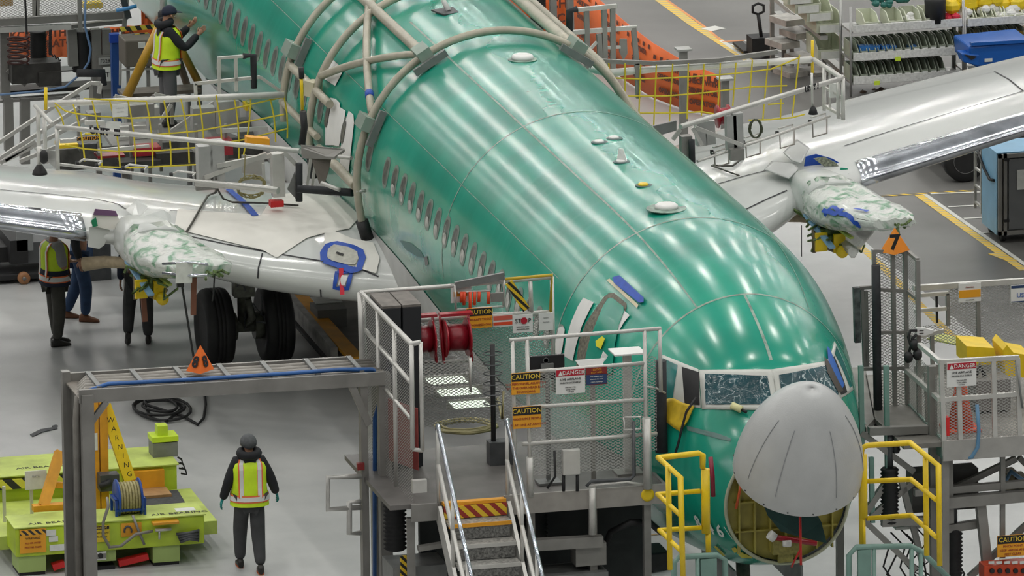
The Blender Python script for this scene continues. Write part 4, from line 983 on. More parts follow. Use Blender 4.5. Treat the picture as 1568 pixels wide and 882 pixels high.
# small table and white tray
c_ = at(960, 545, y=YF+.6); t = thing('small_table', 'small white pedestal table beside the service door', 'table', (c_.x, YF+.7, ZD))
q = at(960, 538, y=YF+.7); MB().cbox(q, (.40, .34, .02)).build('table_top', white, t); MB().beam(q-Z*.01, (q.x, q.y, ZD+.02), .10, .06, (0, 1, 0)).build('pedestal', alu_l, t); MB().cbox((q.x, q.y, ZD+.015), (.34, .3, .03)).build('base_plate', alu2, t)
c_ = at(905, 557, y=YF+.5); t = thing('document_tray', 'white open document tray on the stand rail near door', 'tray', c_)
mb = MB(); mb.prism([at(881, 552, y=YF+.35), at(926, 549, y=YF+.35), at(922, 562, y=YF+.3), at(890, 565, y=YF+.3)], (0, .02, 0)); mb.build('tray_floor', white, t); MB().prism([at(920, 549, y=YF+.36), at(924, 538, y=YF+.4), at(931, 545, y=YF+.4), at(926, 553, y=YF+.36)], (0, .015, 0)).build('paper', white, t)
MB().beam((c_.x, YF+.42, ZD), (c_.x, YF+.42, c_.z-.02), .05, .05).build('stand_arm', alu2, t)
# dark service pole on the deck
t = thing('service_pole', 'black service pole with wire rings standing on the deck mesh', 'pole', (at(754, 640, y=YF+1.6).x, YF+1.6, ZD))
a = at(754, 527, y=YF+1.6); MB().tube([a, (a.x, a.y, ZD)], .032, 10).build('pole', black, t)
for k in range(6):
    q = Vector((a.x, a.y, a.z-.12-.13*k)); MB().tube([q+Vector((.12*math.cos(j*math.pi/8), .1*math.sin(j*math.pi/8), 0)) for j in range(16)], .008, 5, closed=True).build('ring', steel, t)
MB().cbox((a.x+.1, a.y, ZD+.15), (.34, .2, .3)).build('base_box', steel, t)
# hoses on the floor ahead of the stand
mb = MB(); mb.tube([at(922, 846, y=23.2), at(935, 815, y=23), at(965, 800, y=22.8), at(995, 800, y=23), at(1012, 815, y=23.3)], .04, 10); tag(mb.build('fuel_hose', black), 'thick black hose arching from the stand leg to the nose belly', 'hose')
# ------------------------------------------------------------------ dock on the far side of the nose
YA, YB = 24.7, 22.8
rd_ = thing('side_work_dock', 'grey mesh-walled work dock on the right of the nose with a tall cage corner', 'work dock', (3.0, 24, 0))
RDZ = 3.02
p0 = at(1300, 600, y=YA); MB().box((at(1322, 640, y=YA).x, YB, RDZ-.06), (at(1640, 640, y=YA).x, YA+1.6, RDZ)).build('deck', mat('dock_deck', (.22, .21, .19), .55, .2, .3, 2.5), rd_)
MB().prism([at(1297, 563, z=RDZ), at(1325, 562, z=RDZ), at(1340, 640, z=RDZ), at(1326, 655, z=RDZ), at(1321, 640, z=RDZ)], (0, 0, -.08)).build('deck_flap', mat('dock_deck', (.22, .21, .19)), rd_)
teal = mat('grey_green_paint', (.17, .29, .25), .45, 0, .15, 5)
a, b = at(1297, 566, z=RDZ), at(1323, 650, z=RDZ); MB().beam(a-Z*.1, b-Z*.1, .05, .22).build('edge_plate', teal, rd_)
g = alu2
def bars(par, y, segs, r=.03, name='post', m_=g): return tubes(name, m_, par, y, segs, r, 8, box=True)
bars(rd_, YA, [[(1338, 382), (1344, 655)], [(1367, 386), (1371, 660)], [(1386, 386), (1390, 660)]], .026)
bars(rd_, YA, [[(1338, 384), (1391, 386)], [(1345, 443), (1390, 446)], [(1345, 509), (1390, 509)], [(1318, 565), (1390, 563)]], .022, 'rail')
sheet(YA, (1342, 386), (1388, 655), rd_)
ys2 = YA-.5
c0 = at(1391, 386, y=YA); c1 = at(1405, 398, y=ys2)
MB().beam(c0, c1, .045, .045).build('rail', g, rd_); bars(rd_, ys2, [[(1405, 398), (1408, 660)]], .028)
for yy in (446, 509, 566):
    MB().beam(at(1390, yy, y=YA), at(1407, yy+14, y=ys2), .04, .04).build('rail', g, rd_)
MB().panel((c0.x, YA, RDZ), (c1.x-c0.x, ys2-YA, 0), (0, 0, c0.z-RDZ)).build('mesh_panel', panelmesh, rd_)
# left wing of the cage with foam end
bars(rd_, YA+.1, [[(1316, 441), (1345, 439)], [(1320, 441), (1324, 563)], [(1326, 445), (1328, 565)]], .022, 'rail')
sheet(YA+.1, (1322, 445), (1345, 565), rd_)
MB().beam(at(1311, 440, y=YA+.1), at(1313, 524, y=YA+.1), .08, .08, (0, 1, 0)).build('foam_end', mat('grey_foam', (.10, .11, .11), .7, 0, .8, 9), rd_)
# black foam wrapped pole
mb = MB(); mb.tube([at(1341, 406, y=YA-.12), at(1342, 470, y=YA-.12), at(1343, 560, y=YA-.12), at(1345, 652, y=YA-.12)], [.058, .062, .056, .06], 12); mb.build('foam_wrapped_pole', blackp, rd_)
# back rail with mesh
YC = YA+1.4
bars(rd_, YC, [[(1398, 441), (1580, 429)]], .034, 'rail', alu_l); bars(rd_, YC, [[(1400, 476), (1452, 472)], [(1408, 515), (1445, 506)], [(1410, 452), (1452, 449)]], .024, 'rail', alu_l)
bars(rd_, YC, [[(1451, 449), (1452, 498)], [(1497, 436), (1499, 545)], [(1427, 512), (1428, 560)]], .024, 'post')
sheet(YC, (1452, 436), (1580, 520), rd_); sheet(YC, (1400, 500), (1452, 524), rd_)
MB().box((at(1400, 520, y=YC).x, YC, RDZ), (at(1590, 520, y=YC).x, YC+.03, RDZ+.12)).build('toe_board', alu2, rd_)
bars(rd_, YC+.02, [[(1434, 452), (1435, 494)]], .014, 'latch', black)
# front rail, posts, mesh, fascia
bars(rd_, YB, [[(1439, 554), (1560, 547)], [(1439, 612), (1560, 603)]], .027, 'rail', alu_l)
bars(rd_, YB, [[(1441, 554), (1446, 698)], [(1467, 556), (1471, 698)], [(1521, 552), (1524, 698)], [(1558, 548), (1562, 690)]], .028, 'post', alu_l)
for a_, b_ in (((1408, 528), (1439, 554)), ((1388, 567), (1439, 612))): MB().beam(at(*a_, y=YB+.95 if a_[1] < 540 else YA), at(*b_, y=YB), .055, .055).build('rail', alu_l, rd_)
sheet(YB, (1443, 556), (1560, 676), rd_)
q0, q1 = at(1390, 560, y=YA), at(1441, 612, y=YB); MB().panel((q0.x, YA, RDZ), (q1.x-q0.x, YB-YA, 0), (0, 0, .8)).build('mesh_panel', panelmesh, rd_)
bars(rd_, (YA+YB)/2, [[(1418, 570), (1421, 672)]], .024)
MB().box((at(1443, 676, y=YB).x, YB-.04, RDZ-.24), (at(1600, 676, y=YB).x, YB, RDZ+.02)).build('fascia', mat('dock_fascia', (.40, .39, .37), .45, .3, .15, 4), rd_)
q0, q1 = at(1390, 655, y=YA), at(1444, 690, y=YB); MB().prism([(q0.x, YA, RDZ-.24), (q1.x, YB, RDZ-.24), (q1.x, YB, RDZ+.02), (q0.x, YA, RDZ+.02)], (.03, 0, 0)).build('side_fascia', teal, rd_)
# understructure
bars(rd_, YB+.4, [[(1427, 560), (1431, 900)]], .05, 'post', alu2)
bars(rd_, YB+.3, [[(1400, 754), (1600, 738)]], .045, 'crossbeam', alu2); bars(rd_, YB+.25, [[(1438, 770), (1600, 756)]], .07, 'crossbeam', alu2)
bars(rd_, YB+.3, [[(1500, 760), (1512, 870)], [(1450, 700), (1452, 800)]], .06, 'post', alu2)
bars(rd_, YB+.5, [[(1318, 662), (1399, 722)], [(1325, 785), (1372, 716)], [(1333, 792), (1398, 738)], [(1322, 796), (1402, 872)], [(1380, 735), (1412, 860)], [(1460, 748), (1556, 702)], [(1484, 884), (1580, 796)], [(1560, 700), (1620, 760)]], .038, 'brace', alu2)
bars(rd_, YB+.5, [[(1318, 560), (1320, 690)], [(1357, 560), (1359, 720)], [(1334, 700), (1336, 800)]], .03, 'post', teal)
bars(rd_, YB+.45, [[(1330, 660), (1420, 657)], [(1350, 800), (1450, 795)], [(1430, 812), (1510, 800)]], .05, 'crossbeam', alu2)
MB().box(at(1397, 786, y=YB+.6), at(1488, 708, y=YB+.9)).build('grey_cabinet', mat('cabinet_grey', (.085, .085, .08), .5, 0, .12, 3), rd_)
MB().box(at(1372, 812, y=YB+.6), at(1400, 796, y=YB+.9)).build('beige_box', paper, rd_)
for px_, y0_, n_ in ((1362, 716, 14), (1460, 808, 14)):
    a_ = at(px_, y0_, y=YB+.5); pr = []
    for k in range(n_*2+1): pr.append((.12 if k % 2 else .095, -.026*k))
    MB().lathe(a_, pr, 20).build('bellows', black, rd_)
    MB().cyl(a_, a_+Z*.5, .05, 10).build('lift_screw', steel, rd_)
rnd = random.Random(11)
for k in range(9):
    a_ = at(1340+12*k, 815+rnd.uniform(-12, 12), y=YB+.7); MB().tube([a_, a_+Vector((.2, .05, -.22)), a_+Vector((.1+rnd.uniform(-.3, .3), .1, -.5)), a_+Vector((.3, .1, -.75))], .012, 6).build('cable', black, rd_)
MB().lathe(at(1372, 684, y=YB+.5), [(.03, .06), (.05, .05), (.05, -.02), (.06, -.03), (.04, -.08)], 14).build('knob', black, rd_)
seg3('blue_tube', [at(1496, 620, y=YB-.05), at(1499, 660, y=YB-.05), at(1497, 685, y=YB-.05), at(1488, 700, y=YB-.04), at(1478, 702, y=YB)], .025, mat('pale_blue_hose', (.12, .26, .42), .4), par=rd_)
MB().box(at(1446, 668, y=YB-.02), at(1450, 636, y=YB+.1)).build('red_box', red, rd_)
seg3('cable_run', [at(1558, 560, y=YB-.05), at(1562, 600, y=YB-.08), at(1566, 625, y=YB-.05)], .014, steel2, par=rd_)
for k in range(3): MB().box(at(1540+14*k, 760, y=YB+.7), at(1550+14*k, 715+6*k, y=YB+1.0)).build('valve_block', mat('olive_valve', (.16, .14, .08), .5, 0, .5, 12), rd_)
MB().tube([at(1538, 740, y=YB+.6), at(1548, 722, y=YB+.6), at(1566, 735, y=YB+.6)], .03, 8).build('blue_tube', mat('pale_blue_hose', (.12, .26, .42)), rd_)
xl_, xr_ = at(1330, 640, y=YA).x, at(1640, 640, y=YA).x-.1
for x_, y_ in ((xl_, YA+1.4), (xr_, YA+1.4), (xr_, YB+.1), (at(1450, 690, y=YB).x, YB+.1), ((xl_+xr_)/2, YA+1.4)): MB().beam((x_, y_, 0), (x_, y_, RDZ-.06), .09, .09, (0, 1, 0)).build('leg', alu2, rd_)
for px_ in (1535, 1580): q = at(px_, 870, y=YB+.28); MB().beam((q.x, q.y, 0), (q.x, q.y, RDZ-.1), .06, .06, (0, 1, 0)).build('leg', alu2, rd_)
# things on the dock
o = pyramid((1347, 386), (1370, 386.5), (1393, 386), (1370, 348), YA-.1, '', 'orange triangular marker with number 7 on top of the cage', mat('marker_orange7', (.84, .26, .015), .5, 0, .05, 4))
text('7', .27, at(1370, 372, y=YA-.2), X, Z, ink, o, bold=.010)
t = thing('power_strip', 'white power strip with black plugs tied to the cage corner', 'power strip', at(1415, 508, y=YB+1.3))
q = at(1413, 508, y=YB+1.3); MB().prism([at(1404, 503, y=YB+1.3), at(1417, 503, y=YB+1.3), at(1430, 506, y=YB+1.3), at(1429, 510, y=YB+1.3), at(1417, 514, y=YB+1.3), at(1404, 513, y=YB+1.3)], (0, .06, 0)).build('housing', white, t)
for k in (0, 1): MB().box(at(1408, 507+4*k, y=YB+1.29), at(1414, 505.5+4*k, y=YB+1.3)).build('socket_slot', black, t)
MB().tube([at(1404, 506, y=YB+1.3), at(1394, 506, y=YB+1.3), at(1391, 516, y=YB+1.3), at(1395, 530, y=YB+1.3), at(1390, 545, y=YB+1.3)], .02, 8).build('cord', black, t)
MB().tube([at(1404, 512, y=YB+1.3), at(1397, 518, y=YB+1.3), at(1400, 535, y=YB+1.3), at(1406, 543, y=YB+1.3)], .02, 8).build('cord', black, t)
for px_, py_ in ((1391, 547), (1405, 543), (1400, 528)): MB().lathe(at(px_, py_, y=YB+1.28), [(.03, -.07), (.06, -.03), (.06, .03), (.03, .07)], 12).build('plug', black, t)
# cone
q = at(1471, 668, y=YB+.55); q.z = RDZ; t = thing('traffic_cone', 'red-orange traffic cone standing behind the dock mesh', 'cone', q)
conem = mat('cone_red', (.72, .09, .03), .5)
MB().lathe(q, [(.17, .03), (.055, .68), (.03, .72)], 24).build('body', conem, t); MB().box((q.x-.22, q.y-.22, q.z+.002), (q.x+.22, q.y+.22, q.z+.035)).build('base', conem, t)
# yellow equipment on the dock
t = thing('yellow_machine', 'low yellow machine cover lying on the dock behind its front rail', 'machine', (at(1520, 545, y=YA).x, YA, RDZ))
mb = MB()
mb.prism([at(1480, 530, y=YA-.2), at(1522, 533, y=YA-.2), at(1528, 558, y=YA-.2), at(1481, 560, y=YA-.2)], (0, .5, .02)); mb.build('cover', yel, t)
MB().prism([at(1536, 536, y=YA-.3), at(1542, 528, y=YA-.3), at(1552, 540, y=YA-.3), at(1580, 545, y=YA-.3), at(1580, 580, y=YA-.3), at(1540, 575, y=YA-.3)], (0, .5, .02)).build('arm', yel, t)
MB().tube([at(1495, 575, y=YA-.5), at(1500, 560, y=YA-.5), at(1508, 575, y=YA-.5)], .03, 8).build('cable_loop', black, t)
MB().cbox(at(1515, 600, y=YA-.5), (.45, .4, .4)).build('body', mat('machine_grey', (.18, .17, .16), .6), t)
q = at(1462, 523, z=RDZ); MB().cbox(q+Z*.01, (.30, .7, .02), .6).build('floor_mat', mat('lime_mat', (.42, .44, .12), .6)); tag(D.objects['floor_mat'], 'yellow-green mat lying on the dock deck', 'mat')
danger('red and white danger sign on the side dock front rail', YB-.05, (1450, 556), (1495, 590))
o = board('orange_notice', 'white notice with an orange block on the dock back rail', 'sign', YC-.06, (1468, 435), (1502, 461), [(.34, .78, sorange)], [('Attention', .20, .12, inkr), ('see supervisor', .88, .08, ink)], white)
board('blue_notice', 'white sign with blue heading starting USE at right edge of photo', 'sign', YC-.06, (1548, 437), (1592, 461), [(.02, .20, snavy), (.90, .99, snavy)], [('USE', .60, .36, inkb, .38)], white)
caution('large caution sign low at the right edge on the dock frame', YB+.05, (1527, 821), (1575, 850), ['PINCH POINT', 'KEEP HANDS AND', 'FEET CLEAR'])
t = thing('control_box', 'red-orange hydraulic control box with knobs at the lower right corner', 'control box', at(1545, 870, y=YB))
MB().box(at(1507, 900, y=YB), at(1590, 852, y=YB+.25)).build('housing', mat('control_red', (.55, .06, .015), .4), t, bevel=.01)
for k in range(5):
    MB().lathe(at(1519+12*k, 874, y=YB-.01), [(.03, -.025), (.035, 0)], 14, 'Y').build('knob', black, t); MB().box(at(1514+12*k, 864, y=YB-.012), at(1522+12*k, 859, y=YB)).build('tag', paper, t)
MB().box(at(1530, 857, y=YB-.012), at(1560, 853, y=YB)).build('label_plate', paper, t)
# ------------------------------------------------------------------ yellow guard rails and grey-green stands at the nose
YG = 20.6
def gate(name, label, back, diag_end, vert_end, mids, sleeve, sleeve_ext, post2, teal_fn):
    t = thing(name, label, 'guard rail', (at(*back[0], y=YG).x, YG, 0), 'yellow guard rails either side of the nose')
    gy = YG-1.15
    MB().tube([at(*p, y=YG) for p in back]+[at(*diag_end, y=gy), at(*vert_end, y=gy)], .034, 10).build('top_rail', yel, t)
    for m_ in mids: MB().tube([at(*m_[0], y=YG), at(*m_[1], y=YG), at(*m_[2], y=gy)], .03, 10).build('mid_rail', yel, t)
    MB().tube([at(*sleeve[0], y=YG), at(*sleeve[1], y=YG)], .055, 12).build('sleeve', yel, t)
    MB().tube([at(*sleeve_ext[0], y=YG), at(*sleeve_ext[1], y=YG)], .034, 10).build('post', yel, t)
    MB().tube([at(*post2[0], y=YG-.6), at(*post2[1], y=YG-.6)], .034, 10).build('post', yel, t)
    return t
gate('guard_rail', 'yellow guard rail left of the nose bulkhead', [(1076, 717), (1076, 697), (1070, 694), (1008, 701)], (1042, 731), (1046, 890), [[(1072, 752), (1007, 757), (1042, 789)], [(1074, 808), (1010, 812), (1045, 846)]], [(1080, 718), (1081, 816)], [(1084, 812), (1085, 850)], [(1023, 713), (1026, 872)], None)
gate('guard_rail', 'yellow guard rail right of the raised nose cone', [(1320, 850), (1318, 700), (1320, 686), (1328, 682), (1394, 678)], (1437, 713), (1439, 866), [[(1327, 737), (1395, 734), (1434, 766)], [(1327, 794), (1396, 789), (1434, 823)]], [(1321, 696), (1322, 792)], [(1321, 792), (1322, 848)], [(1417, 699), (1419, 850)], None)
for lab, pts, pan, ps in (('grey-green stand rail below the left yellow guard rail', [(1033, 900), (1032, 862), (1040, 853), (1098, 850), (1110, 857), (1113, 900)], [(1072, 856), (1097, 900)], [[(1068, 853), (1069, 900)]]),
                      ('grey-green stand rail below the right yellow guard rail', [(1299, 900), (1300, 850), (1311, 838), (1394, 836), (1412, 845), (1460, 892)], [(1313, 842), (1333, 900)], [[(1338, 838), (1340, 900)], [(1396, 838), (1398, 900)], [(1410, 846), (1412, 900)]])):
    t = thing('nose_access_stand', lab, 'access stand', (at(*pts[0], y=YG-.3).x, YG-.3, 0), 'grey-green access stands under the nose')
    yy = YG-.3; z0 = 0
    P_ = [at(*p, y=yy) for p in pts]; a_, b_ = Vector((P_[0].x, yy, 0)), Vector((P_[-1].x, yy, 0))
    MB().tube([a_]+P_[1:-1]+([b_] if lab.find('left') > 0 else [P_[-1]]), .034, 10).build('frame', teal, t)
    p, q = at(*pan[0], y=yy), at(*pan[1], y=yy); MB().box((p.x, yy-.03, .0), (q.x, yy+.03, p.z)).build('panel', teal, t)
    for s_ in ps:
        p = at(*s_[0], y=yy); MB().tube([p, (p.x, yy, 0)], .03, 8).build('post', teal, t)
    MB().box((min(a_.x, P_[-1].x), yy-.2, 0), (max(a_.x, P_[-1].x), yy+.5, .3)).build('step_base', teal, t)
mb = MB(); mb.tube([at(1088, 700, y=21.5), at(1091, 730, y=21.4), at(1092, 760, y=21.4)], .03, 8); tag(mb.build('red_hose', mat('dark_red_hose', (.22, .01, .03), .5)), 'dark red hose hanging beside the left yellow guard rail', 'hose')
# ------------------------------------------------------------------ lime air bearing carrier
lime = D.materials.new('worn_lime_paint'); lime.use_nodes = True
lime = mat('lime_paint', (.50, .66, .02), .45, 0, .25, 1.8, dirt=(.36, .47, .05)); limep = mat('pale_lime_paint', (.48, .58, .12), .5, 0, .3, 2.5)
orp = mat('carrier_orange', (.72, .33, .02), .45, 0, .2, 4)
Yf = 30.4
xa, xb = at(24, 830, y=Yf).x, at(313, 815, y=Yf).x
t = thing('air_bearing_carrier', 'lime green low carrier with orange mast and blue hose reel on it', 'carrier', ((xa+xb)/2, 31.5, 0))
ZT = .66; xr2 = at(271, 720, y=Yf+2.4).x
MB().box((xa, Yf, .27), (xb, Yf+.62, ZT)).build('front_box', lime, t, bevel=.015)
MB().box((xa-.02, Yf-.02, ZT), (xb+.02, Yf+.62, ZT+.015)).build('front_top', limep, t)
MB().box((xa-.1, Yf+.6, .22), (xb+.30, Yf+2.3, .40)).build('deck', limep, t)
MB().prism([at(222, 776, z=.405), at(284, 771, z=.405), at(272, 751, z=.405), at(222, 755, z=.405)], (0, 0, .01)).build('grip_mat', mat('grip_mat', (.05, .052, .055), .8, 0, .3, 20), t)
MB().box((xa-1.0, Yf+2.4, .15), (xr2, Yf+3.3, .72)).build('rear_box', lime, t, bevel=.015); MB().box((xa-1.0, Yf+2.35, .72), (xr2+.02, Yf+3.35, .735)).build('rear_top', limep, t)
MB().box((at(194, 740, y=Yf+2.3).x, Yf+2.3, .38), (at(252, 740, y=Yf+2.3).x, Yf+2.42, .68)).build('orange_panel', orp, t)
MB().box((xa-.9, Yf+2.32, .56), (xb-1.0, Yf+2.38, .69)).build('hazard_edge', stripe_mat('lime_black_hazard', (.62, .58, .06), (.02, .02, .02), .26, (1, 0, 1)), t)
MB().box((at(185, 750, y=Yf+2.2).x, Yf+1.9, .40), (at(256, 750, y=Yf+2.2).x, Yf+2.3, .45)).build('wood_plank', mat('plank', (.36, .20, .08), .6, 0, .2, 8), t)
for x0_, x1_ in ((at(29, 860, y=Yf).x, at(71, 860, y=Yf).x), (at(235, 850, y=Yf).x, at(276, 850, y=Yf).x), (at(139, 840, y=Yf).x, at(178, 840, y=Yf).x)):
    f_ = MB().box((x0_, Yf+.03, .05 if x0_ != at(139, 840, y=Yf).x else .12), (x1_, Yf+.5, .28)).build('foot', mat('foot_green', (.36, .47, .15), .5, 0, .1, 3), t); MB().box((x0_+.01, Yf+.05, 0), (x1_-.01, Yf+.5, .05)).build('rubber_pad', black, f_)
for i, (a_, b_) in enumerate((((181, 862), (226, 851)), ((80, 868), (98, 862)))): MB().beam(at(*a_, y=Yf+.1), at(*b_, y=Yf+.1), .12, .08).build('red_skid', red, t)
board('hazard_plate', 'worn orange and black warning plate', None, Yf-.02, (30, 812), (71, 845), [(.02, .25, stripe_mat('orange_black_hazard', (.75, .38, .03), (.03, .03, .03), .09, (1, 0, 1)))], [('WARNING', .38, .13, ink), ('ALL AIR HOSES', .58, .10, inkr), ('MUST BE CLEAR', .76, .10, inkr)], sorange, parent=t)
board('warning_plate', 'yellow warning plate', None, Yf-.02, (139, 806), (168, 829), [(.02, .25, ink)], [('WARNING', .14, .17, inky), ('DO NOT MOUNT', .45, .13, ink), ('WITH AIR ON', .68, .13, ink)], mat('plate_yellow', (.75, .55, .03), .5), parent=t)
board('orange_patch', 'orange patch round a lifting eye', None, Yf-.02, (185, 802), (217, 820), [], [], orp, parent=t)
MB().tube([at(196+5.5*math.cos(math.radians(200-22*k)), 813-7*math.sin(math.radians(200-22*k)), y=Yf-.03) for k in range(11)], .013, 6).build('lifting_eye', steel, t)
for tl, br2 in (((71, 812), (86, 820)), ((75, 822), (89, 829)), ((76, 835), (104, 842))): board('small_plate', None, None, Yf-.02, tl, br2, [], [], paper, parent=t)
board('white_plate', None, None, Yf-.02, (145, 846), (163, 857), [(.15, .85, alu2)], [], white, parent=t); MB().lathe(at(154, 851, y=Yf-.04), [(.035, -.01), (.035, .01)], 14, 'Y').build('port', black, t)
text('AIR BEARING', .13, (at(273, 795, y=Yf+.2).x, Yf+.12, ZT+.018), X, Y, ink, t, ex=.001); text('AIR BEARING', .13, (at(85, 805, y=Yf+.2).x, Yf+.12, ZT+.018), X, Y, ink, t, ex=.001)
text('AIR BEARING', .13, (at(65, 706, y=Yf+2.8).x, Yf+2.7, .737), X, Y, ink, t, ex=.001)
a_ = at(283, 790, y=Yf+.3); MB().cbox((a_.x, Yf+.28, ZT+.017), (.26, .16, .004)).build('top_label', paper, t)
MB().box((at(234, 800, y=Yf-.1).x, Yf-.12, ZT-.06), (at(274, 800, y=Yf-.1).x, Yf, ZT-.03)).build('small_shelf', orp, t)
for k in range(4): MB().tube([at(270+2*k, 818+4*k, y=Yf-.04), at(290, 816+3*k, y=Yf-.08), at(304, 812+5*k, y=Yf-.05), at(303, 822+2*k, y=Yf-.04)], .02, 6).build('hose_coupling', steel, t)
MB().cyl(at(238, 812, y=Yf-.05), at(262, 810, y=Yf-.05), .022, 8).build('valve', alu_l, t); MB().cyl(at(244, 812, y=Yf-.05), at(244, 826, y=Yf-.05), .014, 8).build('valve_stem', alu_l, t)
# mast
ym = 31.7
for px0, px1 in ((141, 152), (154, 166)): MB().box((at(px0, 700, y=ym).x, ym, .40), (at(px1, 700, y=ym).x, ym+.16, 1.95)).build('mast_post', orp, t)
MB().beam(at(92, 692, y=ym-.1), at(66, 776, y=ym-.5), .13, .10, (0, 1, 0)).build('mast_leg', orp, t)
lg2 = MB().beam(at(160, 620, y=ym+.2), at(199, 736, y=ym-.1), .16, .12, (0, 1, 0)).build('mast_leg', yel, t)
a_, b_ = at(163, 628, y=ym+.1), at(200, 734, y=ym-.18); dd = (b_-a_).normalized()
for k, ch in enumerate('WARNING'): text(ch, .10, a_.lerp(b_, .12+.13*k)+Vector((0, -.09, 0)), X, Z, ink, lg2)
MB().beam(at(50, 778, y=ym-.5), at(140, 772, y=ym-.5), .14, .08).build('mast_foot', orp, t)
MB().beam(at(75, 742, y=ym-.35), at(140, 745, y=ym-.1), .06, .08).build('mast_brace', orp, t)
MB().box(at(141, 690, y=ym-.02), at(149, 663, y=ym-.01)).build('mast_label', paper, t)
MB().cbox(at(166, 737, y=ym-.1), (.26, .2, .22)).build('pump_motor', steel, t); MB().cyl(at(152, 746, y=ym-.2), at(170, 738, y=ym-.2), .05, 12).build('pump_hose', black, t)
# reel
c = at(196, 762, y=Yf+.35); rl = MB().lathe(c, [(.10, -.14), (.10, .14)], 20, 'X').build('reel_drum', mat('hose_beige', (.32, .28, .12), .5, 0, .3, 30), t)
bluep = mat('reel_blue', (.01, .06, .30), .35, 0, .15, 5)
for dx in (-.15, .15): MB().lathe(c+X*dx, [(.001, -.012), (.25, -.012), (.26, 0), (.25, .012)], 28, 'X').build('reel_flange', bluep, rl)
for k in range(7): MB().tube([c+Vector((-.12+.04*k, .20*math.cos(j*math.pi/12), .20*math.sin(j*math.pi/12))) for j in range(24)], .02, 6, closed=True).build('hose_turn', mat('hose_beige', (.32, .28, .12)), rl)
for dx in (-.19, .19):
    for dy in (-.16, .16): MB().beam(c+Vector((dx, dy, .02)), (c.x+dx, c.y+dy, ZT), .035, .035).build('reel_leg', bluep, rl)
    MB().beam(c+Vector((dx, -.18, .0)), c+Vector((dx, .18, .0)), .04, .04).build('reel_bar', bluep, rl)
MB().beam(c+Vector((-.2, -.18, -.12)), c+Vector((.2, -.18, -.12)), .03, .03).build('reel_bar', bluep, rl)
MB().tube([at(164, 762, y=Yf-.0), at(166, 775, y=Yf-.1), at(158, 800, y=Yf-.1), at(158, 820, y=Yf-.1), at(168, 838, y=Yf-.1), at(185, 836, y=Yf-.1), at(208, 818, y=Yf-.1), at(234, 813, y=Yf-.06)], .02, 8).build('air_hose', mat('grey_hose', (.20, .19, .16), .5), t)
MB().tube([at(203, 789, y=Yf-.02), at(212, 812, y=Yf-.05), at(221, 834, y=Yf-.06)], .018, 8).build('air_hose', alu2, t)
# box on rear and sign on posts
q = at(250, 690, y=Yf+2.9); MB().cbox((q.x, Yf+2.9, .83), (.34, .3, .2)).build('control_unit', steel2, t); cu = MB().cbox((q.x, Yf+2.9, .98), (.36, .32, .07)).build('control_cover', lime, t); MB().cbox((q.x-.02, Yf+2.9, 1.08), (.14, .18, .14)).build('control_top', lime, cu)
for k in range(3): q = at(272+k*3, 700+k*8, y=Yf+3); MB().tube([q, q+Vector((.05, 0, -.03)), q+Vector((.07, 0, -.10)), q+Vector((-.01, 0, -.08))], .014, 6).build('hose_hook', black, t)
board('data_board', 'white data board on two posts', None, Yf+1.3, (38, 722), (72, 748), [], [('DATA', .3, .15, mat('faded_ink', (.4, .4, .4)))], paper, parent=t)
for px_ in (48, 6): p = at(px_, 745, y=Yf+1.32); MB().beam((p.x, Yf+1.33, .38), (p.x, Yf+1.33, p.z), .04, .04).build('board_post', alu_l, t)
# ------------------------------------------------------------------ tube cradle over the fuselage
tubem = mat('tan_painted_tube', (.42, .39, .31), .4, .1, .18, 5)
clampm = mat('clamp_grey_green', (.26, .33, .28), .45, .2, .1, 6)
cr = thing('fuselage_cradle', 'frame of tan tubes and clamps arched over the green fuselage', 'cradle', (0, 38.5, 0))
RO = .13
def fp(y, deg, off=RO): return fus_pt(y, math.radians(deg), off)
def hoop(y, d0, d1, r=.055): MB().tube([fp(y, d0+(d1-d0)*k/40) for k in range(41)], r, 10).build('hoop', tubem, cr)
hoop(36.9, -112, 75); hoop(39.9, -100, -8); hoop(41.6, -95, 40)
def span(y0, d0, y1, d1, r=.06, n=10, o0=RO, o1=RO): return MB().tube([fp(y0+(y1-y0)*k/n, d0+(d1-d0)*k/n, o0+(o1-o0)*k/n) for k in range(n+1)], r, 10).build('brace_tube', tubem, cr)
span(36.9, -31, 42.5, -31, .075); span(41.6, -72, 39.0, -72, .06); span(39.3, -92, 37.0, -92, .07); span(41.7, -88, 39.4, -88, .05)
span(37.0, -31, 39.9, -66, .055); span(36.95, -62, 40.3, -31, .055); span(40.2, -31, 41.6, -10, .05); span(39.9, -8, 41.6, 40, .05)
span(36.9, 33, 43.5, 33, .08); span(36.9, 38, 44, 40, .06)
MB().tube([fp(41.9, 45, .2), fp(38.8, 62, .3), fp(36.6, 74, .2)], .06, 10).build('brace_tube', tubem, cr)
def clamp(y, d, rot=0):
    p = fp(y, d, .10); n_ = (p-Vector((0, y, ZC))).normalized(); n_.y = 0; n_.normalize(); tg = n_.cross(Y).normalized()
    mb = MB(); mb.prism([p+Y*.20-tg*.10, p+Y*.20+tg*.10, p-Y*.20+tg*.10, p-Y*.20-tg*.10], n_*.16); c_ = mb.build('clamp', clampm, cr)
    mb = MB(); mb.prism([p-Y*.20-tg*.26-n_*.08, p-Y*.20+tg*.26-n_*.08, p-Y*.27+tg*.26-n_*.08, p-Y*.27-tg*.26-n_*.08], n_*.10); mb.build('pad', steel2, c_)
    MB().cyl(p+Y*.20-tg*.05, p+Y*.32-tg*.05+n_*.05, .03, 8).build('clamp_bolt', steel, c_)
for y_, d_ in ((36.9, -31), (36.9, -66), (36.9, 33), (41.6, -66), (36.8, 76)): clamp(y_, d_)
